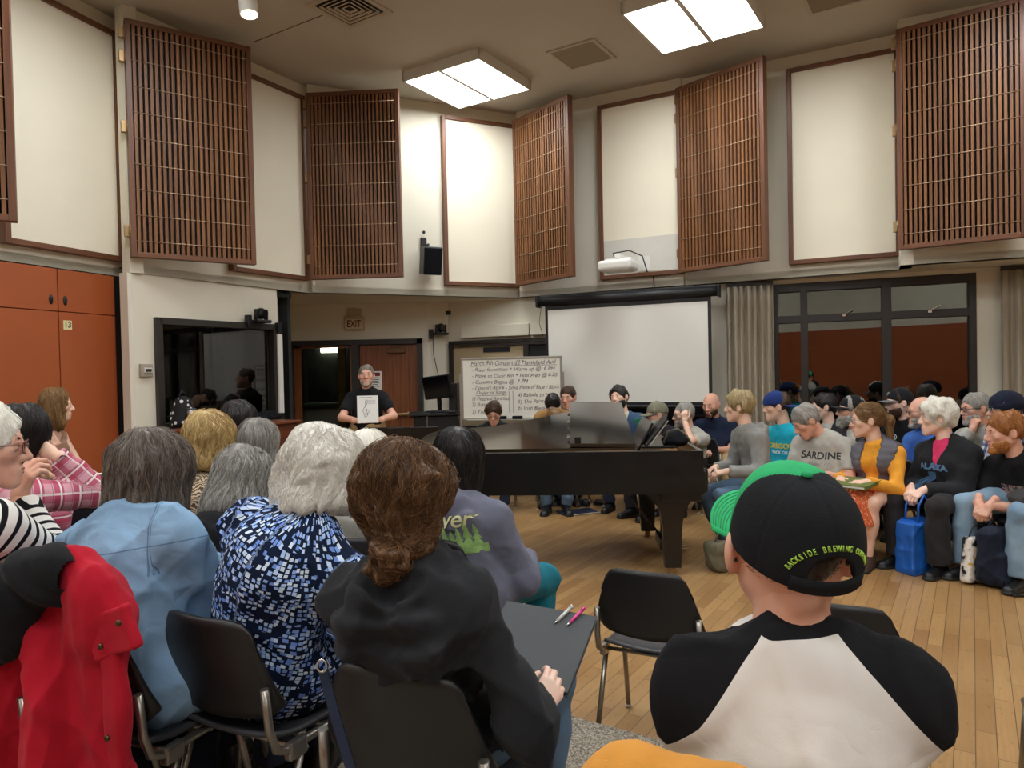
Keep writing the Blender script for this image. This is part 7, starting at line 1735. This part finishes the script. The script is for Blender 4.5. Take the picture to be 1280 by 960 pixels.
mb = MB(); mb.cyl((0, -.27, .0), (0, -.27, .12), .030, .035, n=24); mb.cyl((0, -.27, .12), (0, -.27, .13), .035, .046, n=24); mb.cyl((0, -.27, .13), (0, -.27, .215), .046, .050, n=24); mb.build('cup', mat('brushed steel', '#9b9590', .3, metal=.95), r); mb = MB(); mb.cyl((0, -.27, .215), (0, -.27, .228), .051, .047, n=24); mb.build('lid', mat('smoked lid', '#4a4a4c', .2), r)
M1 = wallframe(312, BW0, BW1, WZ0 - .038); r = rootat('black_coat', M1, 'heap of black coat lying on the booth ledge under the swivel camera', 'coat')
f = ADD(UN([EL((-.1, -.16, .05), (.24, .12, .06)), (EL((.12, -.15, .06), (.2, .1, .07)), .05), (RC((-.25, -.18, .07), (.1, -.18, .10), .035, .03), .03)]), folds(17, .016)); cloth_blob('coat_body', INT(f, PL((0, 0, .003), (0, 0, -1)), .01), (-.45, -.34, -.02), (.42, .02, .22), BLKFAB, r, .010)
# ---- left floor bags and case
q = at(210, 895, 2.35); r = empty('navy_tote', (q.x, q.y, .15), .3, 'navy tote bag on the carpet beside the chair of the mosaic blouse', 'bag')
f = ADD(BOX((0, 0, .15), (.15, .06, .15), None, .035), folds(31, .008)); cloth_blob('bag_body', f, (-.22, -.13, -.02), (.22, .13, .36), fab('navy tote cloth', '#161b2b'), r, .008); mb = MB(); mb.tube([(.02, -.07, .28), (.0, -.09, .16), (.02, -.12, .04), (.10, -.14, .012), (.16, -.10, .10)], .008, 6); mb.build('strap', BLACK, r)
mb = MB(); mb.sph((.02, -.075, .285), (.012, .006, .012), 10); mb.build('buckle', CHROME, r)
q = at(102, 600, 3.62); r = empty('instrument_case', (q.x, q.y, .15), -.4, 'tall narrow black case standing beyond the woman in pink plaid', 'case'); mb = MB(); h_ = q.z - .14; mb.box((0, 0, h_ / 2), (.10, .34, h_), bevel=.018); mb.build('case_body', BLKPL, r); mb = MB(); mb.box((-.045, -.165, h_ / 2), (.012, .02, h_ - .02), bevel=.004); mb.build('edge_trim', mat('tan piping', '#7d6a4f', .6), r)
q = at(126, 606, 3.9); r = empty('paper', q, .5, 'white paper showing between the black case and the denim shirt', 'paper'); mb = MB(); mb.box((0, 0, 0), (.22, .28, .004), Matrix.Rotation(.35, 3, 'X')); mb.build('page', PAPER, r)
# shoulder strap looped over the chair of the person with the bun
r = empty('bag_strap', at(404, 836, 1.66), 0, 'dark denim shoulder strap with steel ring looped over the chair by the bun', 'strap'); o0 = r.location
P_ = [at(404, 838, 1.66), at(412, 868, 1.645), at(422, 905, 1.63), at(434, 945, 1.615), at(446, 985, 1.60)]
mb = MB()
for a, b in zip(P_[:-1], P_[1:]): mb.beam(a - o0, b + (b - a) * .05 - o0, .022, .006, up=(0, 1, 0))
mb.build('webbing', JEANDD, r); mb = MB(); c = at(402, 833, 1.62) - o0; mb.tube([c + Vector((.011 * math.cos(b), .003, .014 * math.sin(b))) for b in np.linspace(0, 2 * PI, 16, endpoint=False)], .003, 6, close=True); mb.build('ring', CHROME, r)
# print on the slate hoodie
if PEOPLE.get('river'):
    pv_ = PEOPLE['river']; on_cloth(pv_, text_mesh('River', .098, 0, .001, .3), pv_.topf, mat('cream print', '#e4e0a8', .8, var=0), 'lettering', .035, .055, back=True)
    mb = MB(); rr = random.Random(2)
    for i in range(9):
        x = -.13 + .028 * i + rr.uniform(-.006, .006); h = rr.uniform(.05, .10)
        for j in range(3): z = h * j / 3; w_ = .022 * (1 - j / 4); mb.poly([(x - w_, z, 0), (x + w_, z, 0), (x, z + h * .5, 0)])
    mb.poly([(-.14, -.03, 0), (.13, -.03, 0), (.13, .005, 0), (-.14, .005, 0)]); me = bpy.data.meshes.new('print'); mb.bm.to_mesh(me); mb.bm.free(); on_cloth(pv_, me, pv_.topf, mat('leaf green print', '#8fb46a', .85, var=.2, vscale=40), 'forest_print', .04, .165, back=True)
    mb = MB(); mb.poly([(-.15, 0, 0), (.05, 0, 0), (-.02, .035, 0), (-.08, .025, 0)]); me = bpy.data.meshes.new('print'); mb.bm.to_mesh(me); mb.bm.free(); on_cloth(pv_, me, pv_.topf, mat('charcoal print', '#3b3d42', .85, var=.2), 'hill_print', .035, .108, back=True, off=.002)
# ================================================================== WORLD AND OUTPUT
w = bpy.data.worlds.new('night'); SC.world = w; w.use_nodes = True
w.node_tree.nodes['Background'].inputs[0].default_value = lin('#20242c'); w.node_tree.nodes['Background'].inputs[1].default_value = .25
vs = SC.view_settings; vs.view_transform = 'Standard'; vs.look = 'None'; vs.gamma = 1; vs.use_curve_mapping = False; vs.exposure = 0.0
SC.cycles.use_denoising = True
SC.cycles.max_bounces = 8; SC.cycles.diffuse_bounces = 5; SC.cycles.glossy_bounces = 4; SC.cycles.transmission_bounces = 6; SC.cycles.transparent_max_bounces = 8
